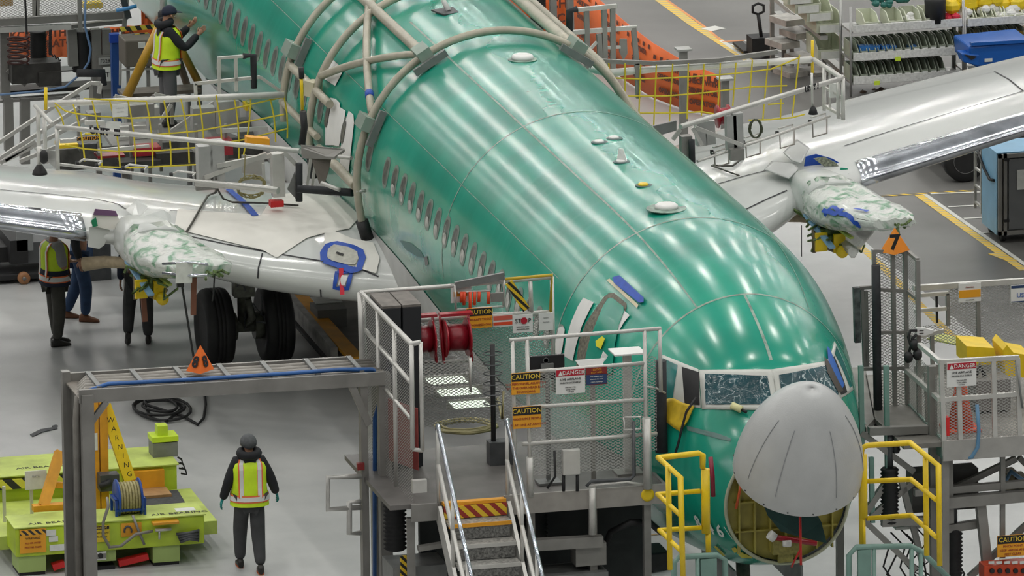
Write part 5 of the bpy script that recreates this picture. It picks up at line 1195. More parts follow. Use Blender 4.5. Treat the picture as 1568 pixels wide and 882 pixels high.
MB().cbox(fp(40.0, -72, .14), (.16, .22, .22), .4).build('cream_joint', mat('cream_joint', (.50, .47, .33), .5), cr)
MB().tube([fp(36.9, -104, .13), fp(36.9, -112, .13)], .09, 12).build('rubber_sleeve', black, cr)
MB().tube([fp(37.38, -58, .13), fp(37.52, -56.7, .13)], .062, 10).build('blue_band', blue, cr)
MB().tube([fp(39.9, -94, .14), fp(39.9, -106, .14)], .075, 10).build('black_wrap', black, cr)
# ------------------------------------------------------------------ wing access platforms
def vnet(par, m_, cols, rows, th=.012):
    """straps of a net: cols and rows are polylines of points"""
    mb = MB()
    for ln in cols+rows: mb.tube(ln, th, 5)
    return mb.build('safety_net', m_, par)
def lerp2(a, b, t): return (a[0]+(b[0]-a[0])*t, a[1]+(b[1]-a[1])*t)
zt = 3.88
wpl = thing('wing_platform', 'aluminium railed platform marked UNIT III over the near wing with yellow netting', 'platform', (-4, 39.5, 0))
def tz(name, segs, z=zt, r=.03, m_=alu_l, par=None):
    for s_ in segs: MB().tube([at(a, b, z=z) for a, b in s_], r, 10).build(name, m_, par or wpl)
tz('rail', [[(86, 194), (459, 231)]], r=.036); tz('rail', [[(73, 159), (435, 145)]], r=.045); tz('rail', [[(54, 162), (80, 190)]], r=.03)
tz('lower_rail', [[(88, 251), (300, 277), (370, 284), (425, 290)], [(560, 292), (545, 293)]], z=3.30, r=.022)
pA = at(86, 194, z=zt); pB = at(459, 231, z=zt)
for px_ in (87, 58, 68):
    p = at(px_, {87: 194, 58: 165, 68: 176}[px_], z=zt); MB().tube([p, (p.x, p.y, p.z-.62)], .03, 8).build('post', alu_l, wpl)
MB().prism([(pA.x, pA.y, zt-.35), (pA.x, pA.y, zt-.62), (pA.x-.28, pA.y+.3, zt-.35)], (.0, .02, 0)).build('gusset', alu, wpl)
p = at(60, 225, z=3.55); MB().tube([p, (p.x, p.y, p.z-.25)], .035, 8).build('foot_tube', alu_l, wpl); q = Vector((p.x, p.y, p.z-.25)); MB().lathe(q, [(.02, .02), (.05, -.02), (.10, -.10), (.11, -.14)], 14).build('rubber_foot', black, wpl)
MB().lathe(at(67, 240, z=3.45), [(.02, .1), (.055, .06), (.06, -.06), (.02, -.10)], 12).build('rubber_bump', black, wpl)
text('UNIT  III', .13, pA.lerp(pB, .20)+Vector((0, -.036, .0)), (pB-pA), Z, ink, wpl, bold=.008)
# roller loops along the lower rail
for k, (xa_, ya_) in enumerate(((118, 250), (188, 258), (262, 268))):
    a_, b_ = (xa_, ya_), (xa_+30, ya_+4)
    MB().tube([at(*a_, z=3.30), at(xa_+10, ya_-6, z=3.34), at(xa_+38, ya_-3, z=3.34), at(xa_+30, ya_+4, z=3.30)], .014, 6).build('roller_bracket', alu_l, wpl)
    for q_ in (a_, b_): MB().lathe(at(*q_, z=3.30), [(.035, -.02), (.035, .02)], 10, 'X').build('roller', black, wpl)
# net on the back rail
y2 = at(73, 159, z=zt).y; y3 = at(435, 145, z=zt).y
cols = []; tops = [(84, 162), (112, 160), (141, 154), (168, 154), (196, 155), (224, 155), (251, 154), (277, 152), (304, 149), (331, 146), (358, 145), (384, 144), (411, 142), (433, 140)]
bots = [(98, 196), (130, 247), (156, 254), (184, 257), (208, 257), (234, 257), (262, 253), (290, 250), (312, 252), (340, 253), (366, 246), (372, 242), (422, 217), (440, 212)]
yn = (y2+y3)/2-.12
for a_, b_ in zip(tops, bots): cols.append([at(a_[0]+(b_[0]-a_[0])*k/4+3*math.sin(k*.8), a_[1]+(b_[1]-a_[1])*k/4, y=yn) for k in range(5)])
rows = [[at(*p, y=yn) for p in r] for r in ([(84, 158), (100, 170), (118, 174), (150, 178), (200, 181), (250, 179), (300, 176), (350, 168), (400, 156), (433, 149)], [(100, 222), (130, 228), (180, 232), (240, 231), (300, 226), (372, 214), (440, 197)],
         [(130, 205), (240, 206), (300, 201), (360, 190), (435, 175)], [(150, 255), (200, 257), (262, 254), (300, 252)], [(340, 250), (372, 243)], [(128, 151), (168, 153), (224, 155)])]
vnet(wpl, yel2, cols, rows)
# end of the platform by the fuselage: columns, brackets, tray, bumpers
ye = 38.6
bars(wpl, ye, [[(312, 222), (314, 286)], [(330, 215), (332, 284)]], .10, 'column', mat('column_grey', (.42, .42, .41), .5, .3, .15, 4))
bars(wpl, ye-.1, [[(313, 272), (408, 236)], [(332, 254), (425, 236)]], .03, 'brace', alu_l)
bars(wpl, ye-.2, [[(424, 234), (426, 300)]], .085, 'column', alu_l); MB().box(at(415, 318, y=ye-.3), at(431, 304, y=ye-.15)).build('red_block', red, wpl)
MB().beam(at(434, 232, y=ye-.3), at(453, 252, y=ye-.3), .06, .06).build('brace', alu_l, wpl)
MB().tube([at(458, 250, y=ye-.35), at(458, 308, y=ye-.35)], .05, 10).build('foam_bumper', blackp, wpl)
MB().prism([at(440, 290, y=ye-.3), at(452, 262, y=ye-.3), at(456, 308, y=ye-.3)], (0, .02, 0)).build('gusset', steel2, wpl)
MB().prism([at(371, 238, y=ye+.4), at(405, 240, y=ye+.4), at(405, 269, y=ye+.4), at(371, 265, y=ye+.4)], (0, .05, 0)).build('white_plate', alu, wpl)
MB().prism([at(378, 210, y=ye), at(413, 213, y=ye), at(413, 224, y=ye), at(378, 221, y=ye)], (0, .15, 0)).build('yellow_box', sorange, wpl)
MB().tube([at(300, 280, z=3.2), at(400, 288, z=3.2), at(426, 292, z=3.2)], .05, 8).build('roller_tube', alu_l, wpl)
MB().box(at(335, 290, y=ye-.1), at(298, 280, y=ye)).build('slide_block', alu2, wpl)
MB().tube([at(455, 289, y=37.6), at(500, 292, y=37.5), at(540, 295, y=37.2)], .055, 10).build('black_bar', blackp, wpl)
MB().tube([at(492, 280, y=37.4), at(520, 291, y=37.2)], .03, 8).build('chrome_bar', alu_l, wpl)
MB().prism([at(461, 222, y=ye-.6), at(528, 228, y=ye-1.0), at(512, 240, y=ye-1.0), at(462, 238, y=ye-.6)], (0, -.0, -.04)).build('tray', alu2, wpl)
MB().prism([at(461, 222, y=ye-.6), at(528, 228, y=ye-1.0), at(512, 243, y=ye-1.0), at(462, 238, y=ye-.6)], (0, .02, .0)).build('tray_front', mat('tray_grey', (.27, .26, .24), .5, .2, .1, 5), wpl)
MB().prism([at(476, 240, y=ye-.7), at(508, 241, y=ye-.8), at(503, 264, y=ye-.8), at(497, 281, y=ye-.8), at(489, 281, y=ye-.8)], (0, .03, 0)).build('bracket', mat('bracket_brown', (.16, .14, .12), .6), wpl)
MB().tube([at(458, 232, y=ye-.3), at(538, 242, y=ye-1.2)], .03, 8).build('cross_tube', alu_l, wpl)
bars(wpl, ye-.2, [[(476, 240), (470, 285)], [(484, 240), (478, 285)], [(405, 285), (403, 250)]], .018, 'strut', alu_l)
MB().tube([at(461, 108, y=38.7), at(463, 170, y=38.7)], .024, 8).build('yellow_grip_pole', yel, wpl); MB().tube([at(461, 103, y=38.7), at(462, 120, y=38.7)], .04, 8).build('black_grip', black, wpl)
MB().tube([at(464, 170, y=38.6), at(466, 195, y=38.6), at(462, 222, y=38.6)], .05, 8).build('black_cable_bundle', black, wpl)
MB().tube([at(70, 134, y=yn), at(70, 168, y=yn)], .025, 8).build('yellow_stop', yel, wpl)
board('paper_notice', 'white lined paper notice tied to the yellow net', 'paper', yn-.05, (172, 160), (196, 178), [(.15, .2, inkw)], [('tool control', .3, .12, mat('faded_ink', (.4, .4, .4))), ('area notice', .6, .12, mat('faded_ink', (.4, .4, .4)))], paper)
MB().panel(at(160, 204, y=yn-.8), (.20, 0, -.02), (.04, 0, .17)).build('hanging_paper', paper, wpl)
# small upper frame right of the worker
bars(wpl, 41.8, [[(298, 128), (398, 118)], [(398, 118), (430, 140)], [(299, 128), (300, 150)], [(335, 88), (336, 150)], [(361, 88), (362, 140)]], .022, 'frame_bar', alu_l)
bars(wpl, 41.8, [[(333, 89), (372, 86)]], .02, 'frame_bar', alu_l); MB().tube([at(372, 86, y=41.8), at(388, 85, y=41.8), at(389, 135, y=41.8)], .045, 10).build('foam_bumper', blackp, wpl)
# hoses over the wing
t = thing('cable_coil', 'tangle of thin tan cable hanging under the platform end', 'cable', at(385, 280, y=38.2)); c_ = at(385, 284, y=38.3)
MB().tube([c_+Vector(((.19+.03*math.sin(k*1.3))*math.cos(k*.33), .0+.01*(k % 3), (.14+.03*math.sin(k*.9))*math.sin(k*.33)-.02)) for k in range(100)], .009, 5).build('loop', hosem, t); MB().tube([c_+Vector((-.1, 0, .1)), c_+Vector((-.08, 0, .45))], .009, 5).build('lead', hosem, t)
def hose(nm, lab, pts, r, m_, cat='hose', group=None): return tag(MB().tube([p if isinstance(p, Vector) else hit(WB[-1], *p, .05) or hit(fbvh, *p, .05) for p in pts], r, 7).build(nm, m_), lab, cat, group)
hosed = mat('dark_cable', (.07, .065, .055), .5)
hose('black_cable', 'dark cable draped from the platform end across the near wing', [at(331, 272, y=38.4), (330, 300), (318, 305), (306, 325), (295, 345), (283, 364)], .016, hosed)
hose('black_cable', 'dark cable looping under the tan cable tangle to the fuselage side', [at(333, 290, y=38.3), (342, 310), (356, 315), (400, 316), (430, 318), (457, 320)], .014, hosed)
# ------------------------------------------------------------------ platform over the far wing
wpr = thing('wing_platform', 'railed aluminium platform above the far wing with yellow net and hose reel', 'platform', (4, 39.5, 0))
tz('rail', [[(1042, 194), (1170, 155), (1291, 119)]], r=.036, par=wpr); tz('rail', [[(905, 106), (930, 112), (1000, 106), (1100, 100), (1243, 91)]], r=.048, m_=mat('white_rail', (.70, .70, .67), .4, .1), par=wpr); tz('rail', [[(1246, 91), (1290, 120)]], r=.036, par=wpr)
tz('lower_rail', [[(1068, 247), (1180, 210), (1270, 178)]], z=3.32, r=.02, par=wpr)
for px_, py_, dz in ((1291, 120, .6), (1284, 118, .6), (1262, 104, .62)):
    p = at(px_, py_, z=zt); MB().tube([p, (p.x, p.y, p.z-dz)], .03, 8).build('post', alu_l, wpr)
p = at(1291, 120, z=zt); q = at(1262, 104, z=zt)
MB().beam((p.x, p.y, zt-.55), (q.x, q.y, zt-.55), .04, .04).build('end_bar', alu_l, wpr); MB().beam((p.x, p.y, zt-.28), (q.x, q.y, zt-.28), .03, .03).build('end_bar', alu_l, wpr)
for dx in (.3, .7): r_ = p.lerp(q, dx); MB().beam((r_.x, r_.y, zt-.55), (r_.x, r_.y, zt), .03, .03).build('end_post', alu_l, wpr)
MB().cbox(p.lerp(q, .5)-Z*.25, (.12, .05, .2)).build('small_plate', paper, wpr)
pA, pB = at(1042, 194, z=zt), at(1291, 119, z=zt); text('UNIT I', .11, pA.lerp(pB, .80)+Vector((.0, -.036, 0)), (pB-pA), Z, ink, wpr, bold=.008)
ynr = at(1100, 100, z=zt).y-.1
tops = [(932, 97), (957, 97), (981, 99), (1005, 99), (1030, 98), (1054, 97), (1078, 98), (1103, 97), (1127, 96), (1152, 92), (1176, 93), (1197, 100), (1224, 84)]
bots = [(933, 118), (957, 158), (978, 180), (1001, 191), (1025, 186), (1052, 182), (1074, 177), (1099, 170), (1122, 162), (1146, 166), (1168, 183), (1195, 182), (1213, 178)]
cols = [[at(a_[0]+(b_[0]-a_[0])*k/4, a_[1]+(b_[1]-a_[1])*k/4, y=ynr) for k in range(5)] for a_, b_ in zip(tops, bots)]
rows = [[at(*p_, y=ynr) for p_ in r] for r in ([(932, 119), (980, 121), (1030, 119), (1080, 116), (1130, 112), (1180, 106), (1224, 88)], [(955, 147), (1020, 147), (1080, 142), (1150, 133), (1205, 131)], [(978, 173), (1040, 173), (1074, 171), (1115, 178)], [(1176, 160), (1200, 158)], [(1146, 184), (1180, 183), (1213, 180), (1232, 175)])]
vnet(wpr, yel2, cols, rows)
bars(wpr, ynr+.05, [[(975, 97), (977, 150)], [(897, 92), (1000, 97), (1100, 92), (1190, 79)]], .03, 'grey_bar', alu2)
bars(wpr, 37.7, [[(1128, 172), (1130, 233)], [(1118, 176), (1120, 232)], [(1072, 185), (1074, 222)], [(1085, 184), (1087, 220)]], .07, 'column', mat('column_grey', (.42, .42, .41)))
bars(wpr, 37.5, [[(1064, 195), (1136, 222)], [(1060, 195), (1075, 222)], [(1042, 198), (1030, 214)]], .025, 'brace', alu_l)
MB().tube([at(1059, 214, y=37.2), at(1060, 250, y=37.2)], .045, 10).build('foam_bumper', blackp, wpr); MB().box(at(1044, 246, y=37.25), at(1056, 205, y=37.4)).build('end_plate', alu2, wpr)
MB().prism([at(1000, 193, y=37.6), at(1036, 185, y=37.6), at(1036, 200, y=37.6), at(1008, 208, y=37.6)], (0, .03, 0)).build('grey_panel', steel2, wpr)
MB().cbox(at(1128, 236, y=37.5), (.2, .1, .16)).build('slide_block', alu2, wpr)
for k, (xa_, ya_) in enumerate(((1090, 228), (1138, 213), (1190, 199), (1240, 182))):
    MB().tube([at(xa_, ya_+6, z=3.3), at(xa_+22, ya_-1, z=3.3), at(xa_+24, ya_-8, z=3.34), at(xa_+2, ya_-2, z=3.34)], .013, 6).build('roller_bracket', alu_l, wpr)
    MB().tube([at(xa_+4, ya_+5, z=3.28), at(xa_+5, ya_+28, y=at(xa_+4, ya_+5, z=3.28).y), at(xa_+26, ya_+22, y=at(xa_+4, ya_+5, z=3.28).y), at(xa_+26, ya_-2, z=3.28)], .012, 6).build('hanging_loop', mat('loop_grey', (.30, .28, .25), .5), wpr)
    MB().lathe(at(xa_, ya_+5, z=3.3), [(.035, -.02), (.035, .02)], 10, 'X').build('roller', black, wpr)
c_ = at(1107, 178, y=38.0); MB().lathe(c_, [(.001, -.09), (.16, -.09), (.165, -.07), (.12, -.06), (.12, .06), (.165, .07), (.16, .09)], 20, 'X').build('hose_reel', redp, wpr)
MB().tube([at(1157+7.5*math.cos(k*.35)*(1+.1*(k % 5)), 197+14*math.sin(k*.35), y=37.9+.005*(k % 7)) for k in range(72)], .012, 5).build('cable_loop', mat('dark_green_cable', (.05, .06, .03), .5), wpr)
MB().tube([at(1244, 62, y=ynr+.2), at(1244, 112, y=ynr+.2)], .022, 8).build('yellow_stop', yel, wpr); MB().tube([at(1243, 112, y=38.6), at(1244, 165, y=38.6)], .018, 8).build('drop_tube', alu_l, wpr); MB().lathe(at(1245, 165, y=38.6), [(.02, .03), (.05, -.02), (.07, -.09)], 12).build('rubber_foot', black, wpr)
hosr = lambda pts, r, lab: tag(MB().tube([hit(WB[1], *p, .03) or at(*p, y=38) for p in pts], r, 6).build('black_cable', hosed), lab, 'hose')
hosr([(1137, 236), (1134, 248), (1122, 257), (1106, 257), (1092, 256)], .014, 'dark cable curling on the far wing root below the platform')
hosr([(1090, 257), (1110, 264), (1132, 272)], .012, 'thin straight dark cable lying on the far wing root')
# post and rail frames behind the fuselage top right
fb = thing('rear_guard_frame', 'silver guard frame standing behind the far wing root by the orange banner', 'guard frame', (2.2, 44, 0))
yb2 = 43.5
bars(fb, yb2, [[(885, 15), (944, 9)], [(858, 51), (975, 42)]], .03, 'rail', alu_l)
bars(fb, yb2, [[(898, 16), (900, 130)], [(925, 14), (927, 110)], [(938, 12), (939, 110)], [(970, 42), (976, 108)], [(917, 52), (920, 105)]], .035, 'post', alu2)
MB().tube([at(884, 14, y=yb2-.05), at(872, 17, y=yb2-.05), at(872, 48, y=yb2-.05)], .05, 10).build('foam_bumper', blackp, fb)
bars(fb, yb2, [[(896, 84), (914, 64)], [(928, 73), (950, 72)]], .02, 'brace', alu_l)
MB().prism([at(950, 60, y=yb2), at(960, 60, y=yb2), at(961, 82, y=yb2), at(955, 92, y=yb2), at(949, 80, y=yb2)], (0, .05, 0)).build('bracket', alu2, fb)
for px_, py_ in ((1046, 75), (1110, 120)):
    p = at(px_, py_, y=47); t = thing('post', 'grey post with a flat cap standing '+('before the orange banner' if px_ < 1100 else 'at the right end of the orange banner'), 'post', (p.x, 47, 0)); MB().beam((p.x, 47, 0), p, .11, .11, (0, 1, 0)).build('column', alu2, t); MB().cbox(p, (.22, .22, .03)).build('cap', alu, t)
# ------------------------------------------------------------------ background, upper left
YS = 52.0
sc = thing('tail_dock', 'big grey steel dock with black bellows and mesh panels at the upper left', 'work dock', (-3.5, 53, 0))
gy1 = mat('channel_grey', (.22, .215, .20), .5, .3, .12, 4); gy2 = mat('channel_pale', (.45, .45, .43), .5, .2, .1, 4); dk = mat('machinery_dark', (.035, .033, .03), .55, .2, .5, 6)
MB().beam(at(-60, 37, y=YS), at(190, 22, y=YS), .12, .11).build('channel', gy1, sc); MB().beam(at(-60, 48, y=YS), at(108, 40, y=YS), .12, .08).build('flange', gy2, sc)
MB().beam(at(108, 40, y=YS+.1), at(190, 32, y=YS+.1), .12, .06).build('flange', gy1, sc)
bars(sc, YS-.1, [[(58, -20), (57, 24)], [(52, -20), (53, 24)], [(121, -20), (123, 46)], [(195, -20), (192, 30)], [(191, 30), (190, 44)]], .03, 'post', alu2)
for x0_, x1_ in ((-5, 52), (58, 118), (125, 190)): sheet(YS-.02, (x0_, -10), (x1_, 26), sc)
MB().box(at(0, 10, y=YS+1), at(14, -12, y=YS+1.3)).build('ochre_panel', mat('ochre', (.35, .20, .05), .5), sc); MB().box(at(129, 14, y=YS+.5), at(153, 0, y=YS+.7)).build('yellow_panel', yel, sc)
MB().beam(at(187, -8, y=YS-.3), at(197, 28, y=YS-.3), .09, .05, (0, 1, 0)).build('dark_strut', steel, sc); MB().beam(at(38, -10, y=YS-.3), at(41, 52, y=YS-.3), .03, .03, (0, 1, 0)).build('black_bar', black, sc)
MB().tube([at(178, 16, y=YS-.4), at(195, 13, y=YS-.4), at(209, 9, y=YS-.4)], .03, 8).build('blue_hose', mat('pale_blue_hose2', (.06, .24, .50), .4), sc)
MB().tube([at(131, -10, y=YS-.3), at(130, 40, y=YS-.3), at(139, 75, y=YS-.3), at(136, 95, y=YS-.3), at(125, 112, y=YS-.3), at(100, 133, y=YS-.3), at(60, 140, y=YS-.3), at(-10, 146, y=YS-.3)], .018, 8).build('blue_hose', mat('faded_blue_hose', (.10, .18, .32), .4), sc)
for cx_, y0_, n_, r_, in ((58, 47, 13, .135), (124, 46, 17, .155)):
    a_ = at(cx_, y0_, y=YS+.3); pr = []
    for k in range(n_*2+1): pr.append((r_ if k % 2 else r_*.86, -.018*k*1.05))
    MB().lathe(a_, pr, 20).build('bellows', black, sc)
bars(sc, YS+.2, [[(6, 46), (8, 150)], [(109, 44), (112, 100)], [(146, 44), (148, 150)], [(162, 44), (163, 150)], [(38, 150), (38, 250)], [(12, 150), (14, 230)]], .07, 'column', gy1)
MB().box(at(150, 138, y=YS+.1), at(172, 81, y=YS+.25)).build('label_column', alu2, sc)
board('stencil_plate', None, None, YS+.05, (151, 89), (171, 98), [], [('F328', .5, .75, ink)], alu, parent=sc); board('plane_plate', None, None, YS+.05, (158, 93+10), (171, 124), [], [('T', .55, .5, ink)], paper, parent=sc)
MB().box(at(2, 114, y=YS+.3), at(118, 102, y=YS+.6)).build('beam_box', steel2, sc); MB().box(at(8, 140, y=YS+.4), at(140, 128, y=YS+.8)).build('machine_base', dk, sc)
MB().cbox(at(52, 108, y=YS), (.75, .4, .30)).build('drive_motor', dk, sc); MB().cbox(at(74, 118, y=YS-.1), (.35, .3, .22)).build('gearbox', dk, sc); MB().box(at(0, 158, y=YS+.2), at(118, 142, y=YS+.4)).build('lower_beam', mat('lower_beam', (.28, .275, .26), .5, .2, .4, 5), sc)
MB().beam(at(12, 106, y=YS+.1), at(40, 128, y=YS+.1), .1, .1).build('brace', gy1, sc)
MB().tube([at(118, 112, y=YS-.5), at(158, 112, y=YS-.5), at(158, 130, y=YS-.5)], .06, 10).build('foam_guard', blackp, sc)
c_ = at(28, 60, y=YS-.2); MB().tube([at(28+16*math.cos(k*.35), 55+k*.50+4.5*math.sin(k*.35), y=YS-.2) for k in range(90)], .02, 6).build('coiled_hose', mat('dark_red_brown', (.04, .01, .008), .4), sc)
MB().tube([at(77+2.4*math.cos(k*1.1), 46+k*.42, y=YS-.1) for k in range(90)]+[at(80+k*1.2, 84+k*.8+2*math.sin(k*1.5), y=YS-.1) for k in range(12)], .011, 5).build('coiled_cord', black, sc)
# blue column, barrier tape, grey case
t = thing('blue_column', 'tall blue steel column at the upper left behind the worker', 'column', (at(176, 150, y=51).x, 51, 0))
p = at(176, 51, y=51); MB().beam((p.x, 51, 0), p, .13, .13, (0, 1, 0)).build('shaft', mat('column_blue', (.01, .06, .24), .45, 0, .15, 5), t); MB().box(at(169, 66, y=50.9), at(182, 50, y=51)).build('head', mat('column_blue2', (.01, .05, .32), .4), t)
t = thing('grey_case', 'olive grey case on a stand behind the tripod leg', 'case', (at(214, 82, y=50).x, 50, 0))
a_, b_ = at(192, 104, y=50), at(238, 60, y=50); MB().box((a_.x, 50, a_.z), (b_.x, 50.5, b_.z)).build('body', mat('case_olive', (.12, .105, .085), .6), t, bevel=.02); MB().box(at(212, 74, y=49.98), at(222, 64, y=50)).build('label_plate', paper, t)
for x_ in (a_.x+.08, b_.x-.08): MB().beam((x_, 50.2, 0), (x_, 50.2, a_.z), .05, .05).build('leg', alu2, t)
MB().tube([at(192, 45, y=50.6), at(185, 48, y=50.6), at(184, 130, y=50.6)], .022, 8).build('rail', alu, t); MB().beam(at(186, 107, y=50.1), at(240, 105, y=50.1), .04, .03).build('shelf_bar', alu_l, t)
tape = stripe_mat('barrier_tape', (.62, .50, .05), (.02, .02, .02), .16, (1, 0, .6))
for i, (a_, b_) in enumerate((((183, 45), (246, 40)), ((190, 58), (226, 53)))): tag(MB().beam(at(*a_, y=50.4), at(*b_, y=50.4), .01, .07).build('barrier_tape', tape), ['upper', 'lower'][i]+' black and yellow barrier tape left of the worker', 'tape', 'barrier tapes')
# banners
def banner(lab, y, tl, br, lines, m_=oran):
    a_, b_ = at(*tl, y=y), at(*br, y=y); n_ = 14; vs = []
    for k in range(n_+1):
        x_ = a_.x+(b_.x-a_.x)*k/n_; yy = y+.03*math.sin(k*1.3); vs += [(x_, yy, b_.z), (x_, yy, a_.z)]
    mb = MB(); mb.add(vs, [(2*k, 2*k+2, 2*k+3, 2*k+1) for k in range(n_)], True); o = mb.build('orange_banner', m_); tag(o, lab, 'banner', 'orange warning banners'); b__ = o.modifiers.new('solid', 'SOLIDIFY'); b__.thickness = .01
    for t_, fx, fz, s_ in lines: text(t_, s_, (a_.x+(b_.x-a_.x)*fx, y-.06, a_.z+(b_.z-a_.z)*fz), X, Z, mat('banner_ink', (.16, .05, .03), .6), o, bold=.006)
    return o
banner('orange banner behind the black coiled hose with dark lettering', 54.5, (12, 44), (50, 88), [('KCK', .50, .22, .17), ('CK', .6, .6, .17)], mat('faded_orange', (.82, .20, .07), .6, 0, .08, 2))
banner('orange banner between the two black bellows reading GENERATOR', 54.5, (52, 43), (106, 87), [('WITH', .5, .18, .17), ('GENERATOR', .45, .52, .16)], mat('faded_orange', (.82, .20, .07)))
banner('orange banner strip beside the right black bellows', 54.5, (118, 47), (143, 82), [], mat('faded_orange', (.82, .20, .07)))
banner('orange banner above the head of the worker on the platform', 54.5, (216, -30), (250, 38), [('EN', .5, .72, .22)])
banner('low orange banner behind the barrier tapes', 53.5, (160, 42), (236, 56), [('CHECK', .3, .4, .14)])
banner('orange banner patch under the blue column head', 53.2, (150, 60), (200, 80), [])
# left stair and rear platform on which the worker stands
rp = thing('rear_platform', 'aluminium platform behind the near wing with stair handrails on its left', 'platform', (-3.8, 47, 0))
PZ = 2.0; dq = [at(150, 190, z=PZ), at(300, 182, z=PZ), at(440, 240, z=PZ), at(190, 250, z=PZ)]
MB().prism(dq, (0, 0, -.06)).build('deck', mat('rear_deck', (.24, .235, .22), .5, .2, .2, 3), rp)
for q in dq: MB().beam((q.x, q.y, 0), (q.x, q.y, PZ-.06), .08, .08, (0, 1, 0)).build('leg', alu2, rp)
yr = 46.5
bars(rp, yr, [[(-5, 220), (90, 158), (139, 127), (154, 128), (151, 143)], [(-5, 245), (120, 165)], [(8, 246), (140, 178)], [(30, 247), (135, 205)], [(70, 248), (140, 218)], [(0, 250), (54, 216)]], .026, 'stair_rail', alu_l)
bars(rp, yr, [[(139, 127), (140, 200)], [(120, 150), (121, 235)], [(176, 148), (178, 190)], [(235, 145), (237, 200)], [(262, 150), (264, 190)]], .024, 'post', alu2)
bars(rp, yr-.3, [[(176, 147), (200, 152)], [(237, 144), (262, 150)], [(222, 222), (262, 160)], [(262, 200), (335, 152)], [(178, 196), (230, 194)], [(182, 212), (226, 209)]], .024, 'brace', alu_l)
for i, (x0_, y0_, x1_, y1_, m_) in enumerate(((228, 160, 240, 200, alu), (296, 160, 325, 200, alu), (333, 150, 362, 205, gy2), (376, 152, 410, 170, yel), (368, 175, 440, 215, steel2), (195, 155, 232, 180, alu2), (135, 168, 150, 185, steel2))):
    MB().box(at(x0_, y1_, y=45.5-.1*i), at(x1_, y0_, y=45.7-.1*i)).build('equipment_panel', m_, rp)
for i, (x0_, y0_, x1_, y1_, m_) in enumerate(((90, 213, 122, 228, yel), (122, 212, 150, 232, steel), (150, 230, 185, 243, redp), (205, 218, 240, 240, redp), (316, 208, 350, 240, redp), (240, 225, 290, 252, dk), (185, 238, 240, 256, dk))):
    t_ = MB().box(at(x0_, y1_, y=44.0-.08*i), at(x1_, y0_, y=44.3-.08*i)).build('under_deck_box', m_, rp)
MB().box(at(90, 262, y=44.6), at(440, 205, y=44.65)).build('kick_panel', mat('kick_panel', (.09, .09, .085), .6, 0, .5, 6), rp)
bars(rp, 43.8, [[(92, 216), (150, 213)], [(150, 231), (228, 224)], [(130, 188), (160, 188)], [(340, 200), (420, 196)], [(260, 232), (330, 228)]], .028, 'tube', alu_l)
for px_ in (150, 200, 245, 300, 345): bars(rp, 43.9, [[(px_, 190), (px_+2, 262)]], .022, 'post', alu2)
tag(MB().box(at(118, 216, y=43.7), at(152, 208, y=43.72)).build('caution_strip', ink), 'narrow black CAUTION strip behind the yellow net', 'sign'); text('CAUTION', .075, at(136, 212, y=43.68), X, Z, sorange, D.objects['caution_strip'])
# tripod with yellow legs
tp = thing('yellow_tripod', 'tall yellow tripod under the aft fuselage beside the worker', 'tripod', (-2.6, 48.5, 0))
apx = at(251, 25, y=48.2)
MB().tube([apx, at(193, 150, y=48.2)], [.065, .075], 12).build('leg', mat('mustard_paint', (.48, .27, .02), .4, 0, .15, 5), tp)
MB().tube([apx, at(305, 128, y=48.6)], .06, 12).build('leg', mat('mustard_paint', (.48, .27, .02)), tp); MB().tube([apx, at(288, 135, y=49.2)], .055, 12).build('leg', mat('brown_leg', (.10, .06, .02), .5), tp)
MB().lathe(apx, [(.05, -.12), (.09, -.06), (.09, .06), (.05, .10)], 14).build('head', black, tp); MB().tube([apx, at(249, -20, y=48.2)], .05, 10).build('screw', alu, tp)
for e_ in (at(193, 150, y=48.2), at(305, 128, y=48.6), at(288, 135, y=49.2)): MB().tube([e_, (e_.x, e_.y, 0)], .04, 8).build('lower_leg', steel2, tp)
MB().box(at(188, 150, y=48.4), at(300, 128, y=48.8)).build('cross_box', mat('tripod_box', (.13, .11, .09), .6, 0, .4, 5), tp)
# ------------------------------------------------------------------ background, upper right
def fence():
    pts = [((1104, 179), .62), ((1050, 168), .72), ((1000, 150), .84), ((960, 125), .90), ((920, 95), .95), ((870, 60), 1.0), ((830, 42), 1.05), ((780, 20), 1.1)]
    B = [at(*p, z=0.02) for p, h in pts]; vs = []
    for q, (p, h) in zip(B, pts): vs += [q, q+Z*h*1.05]
    mb = MB(); mb.add(vs, [(2*k, 2*k+1, 2*k+3, 2*k+2) for k in range(len(B)-1)], True); o = mb.build('orange_banner', oran); tag(o, 'long orange barrier banner curving behind the far wing platform', 'banner', 'orange warning banners'); b__ = o.modifiers.new('solid', 'SOLIDIFY'); b__.thickness = .01
    bi = mat('banner_ink', (.16, .05, .03), .6); rnd = random.Random(2)
    for k in range(len(B)-1):
        a_, b_ = B[k], B[k+1]; h = pts[k][1]; ux = (a_-b_); nn = ux.cross(Z).normalized(); nn = nn if nn.dot(CC-a_) > 0 else -nn
        if ux.cross(Z).normalized().dot(nn) < 0: ux = -ux
        m_ = (a_+b_)/2+nn*.02
        for r_, w_ in ((.25, 'OPERATOR'), (.55, 'GENERATOR'), (.80, 'CHECK WITH')): text(w_, .11, m_+Z*h*r_, ux, Z, bi, o, bold=.006)
        for j in range(5): q = a_.lerp(b_, (j+.5)/5)+nn*.016+Z*h*.99; MB().prism([q-ux.normalized()*.04, q+ux.normalized()*.04, q+ux.normalized()*.02-Z*.07, q-ux.normalized()*.06-Z*.07], nn*.004).build('edge_mark', bi, o)
fence()
banner('orange banner patch with dark letters left of the guard frame', 56.0, (800, -20), (872, 46), [('CH', .30, .40, .2), ('CH', .75, .40, .2), ('AU', .30, .72, .2), ('C', .8, .72, .2)])
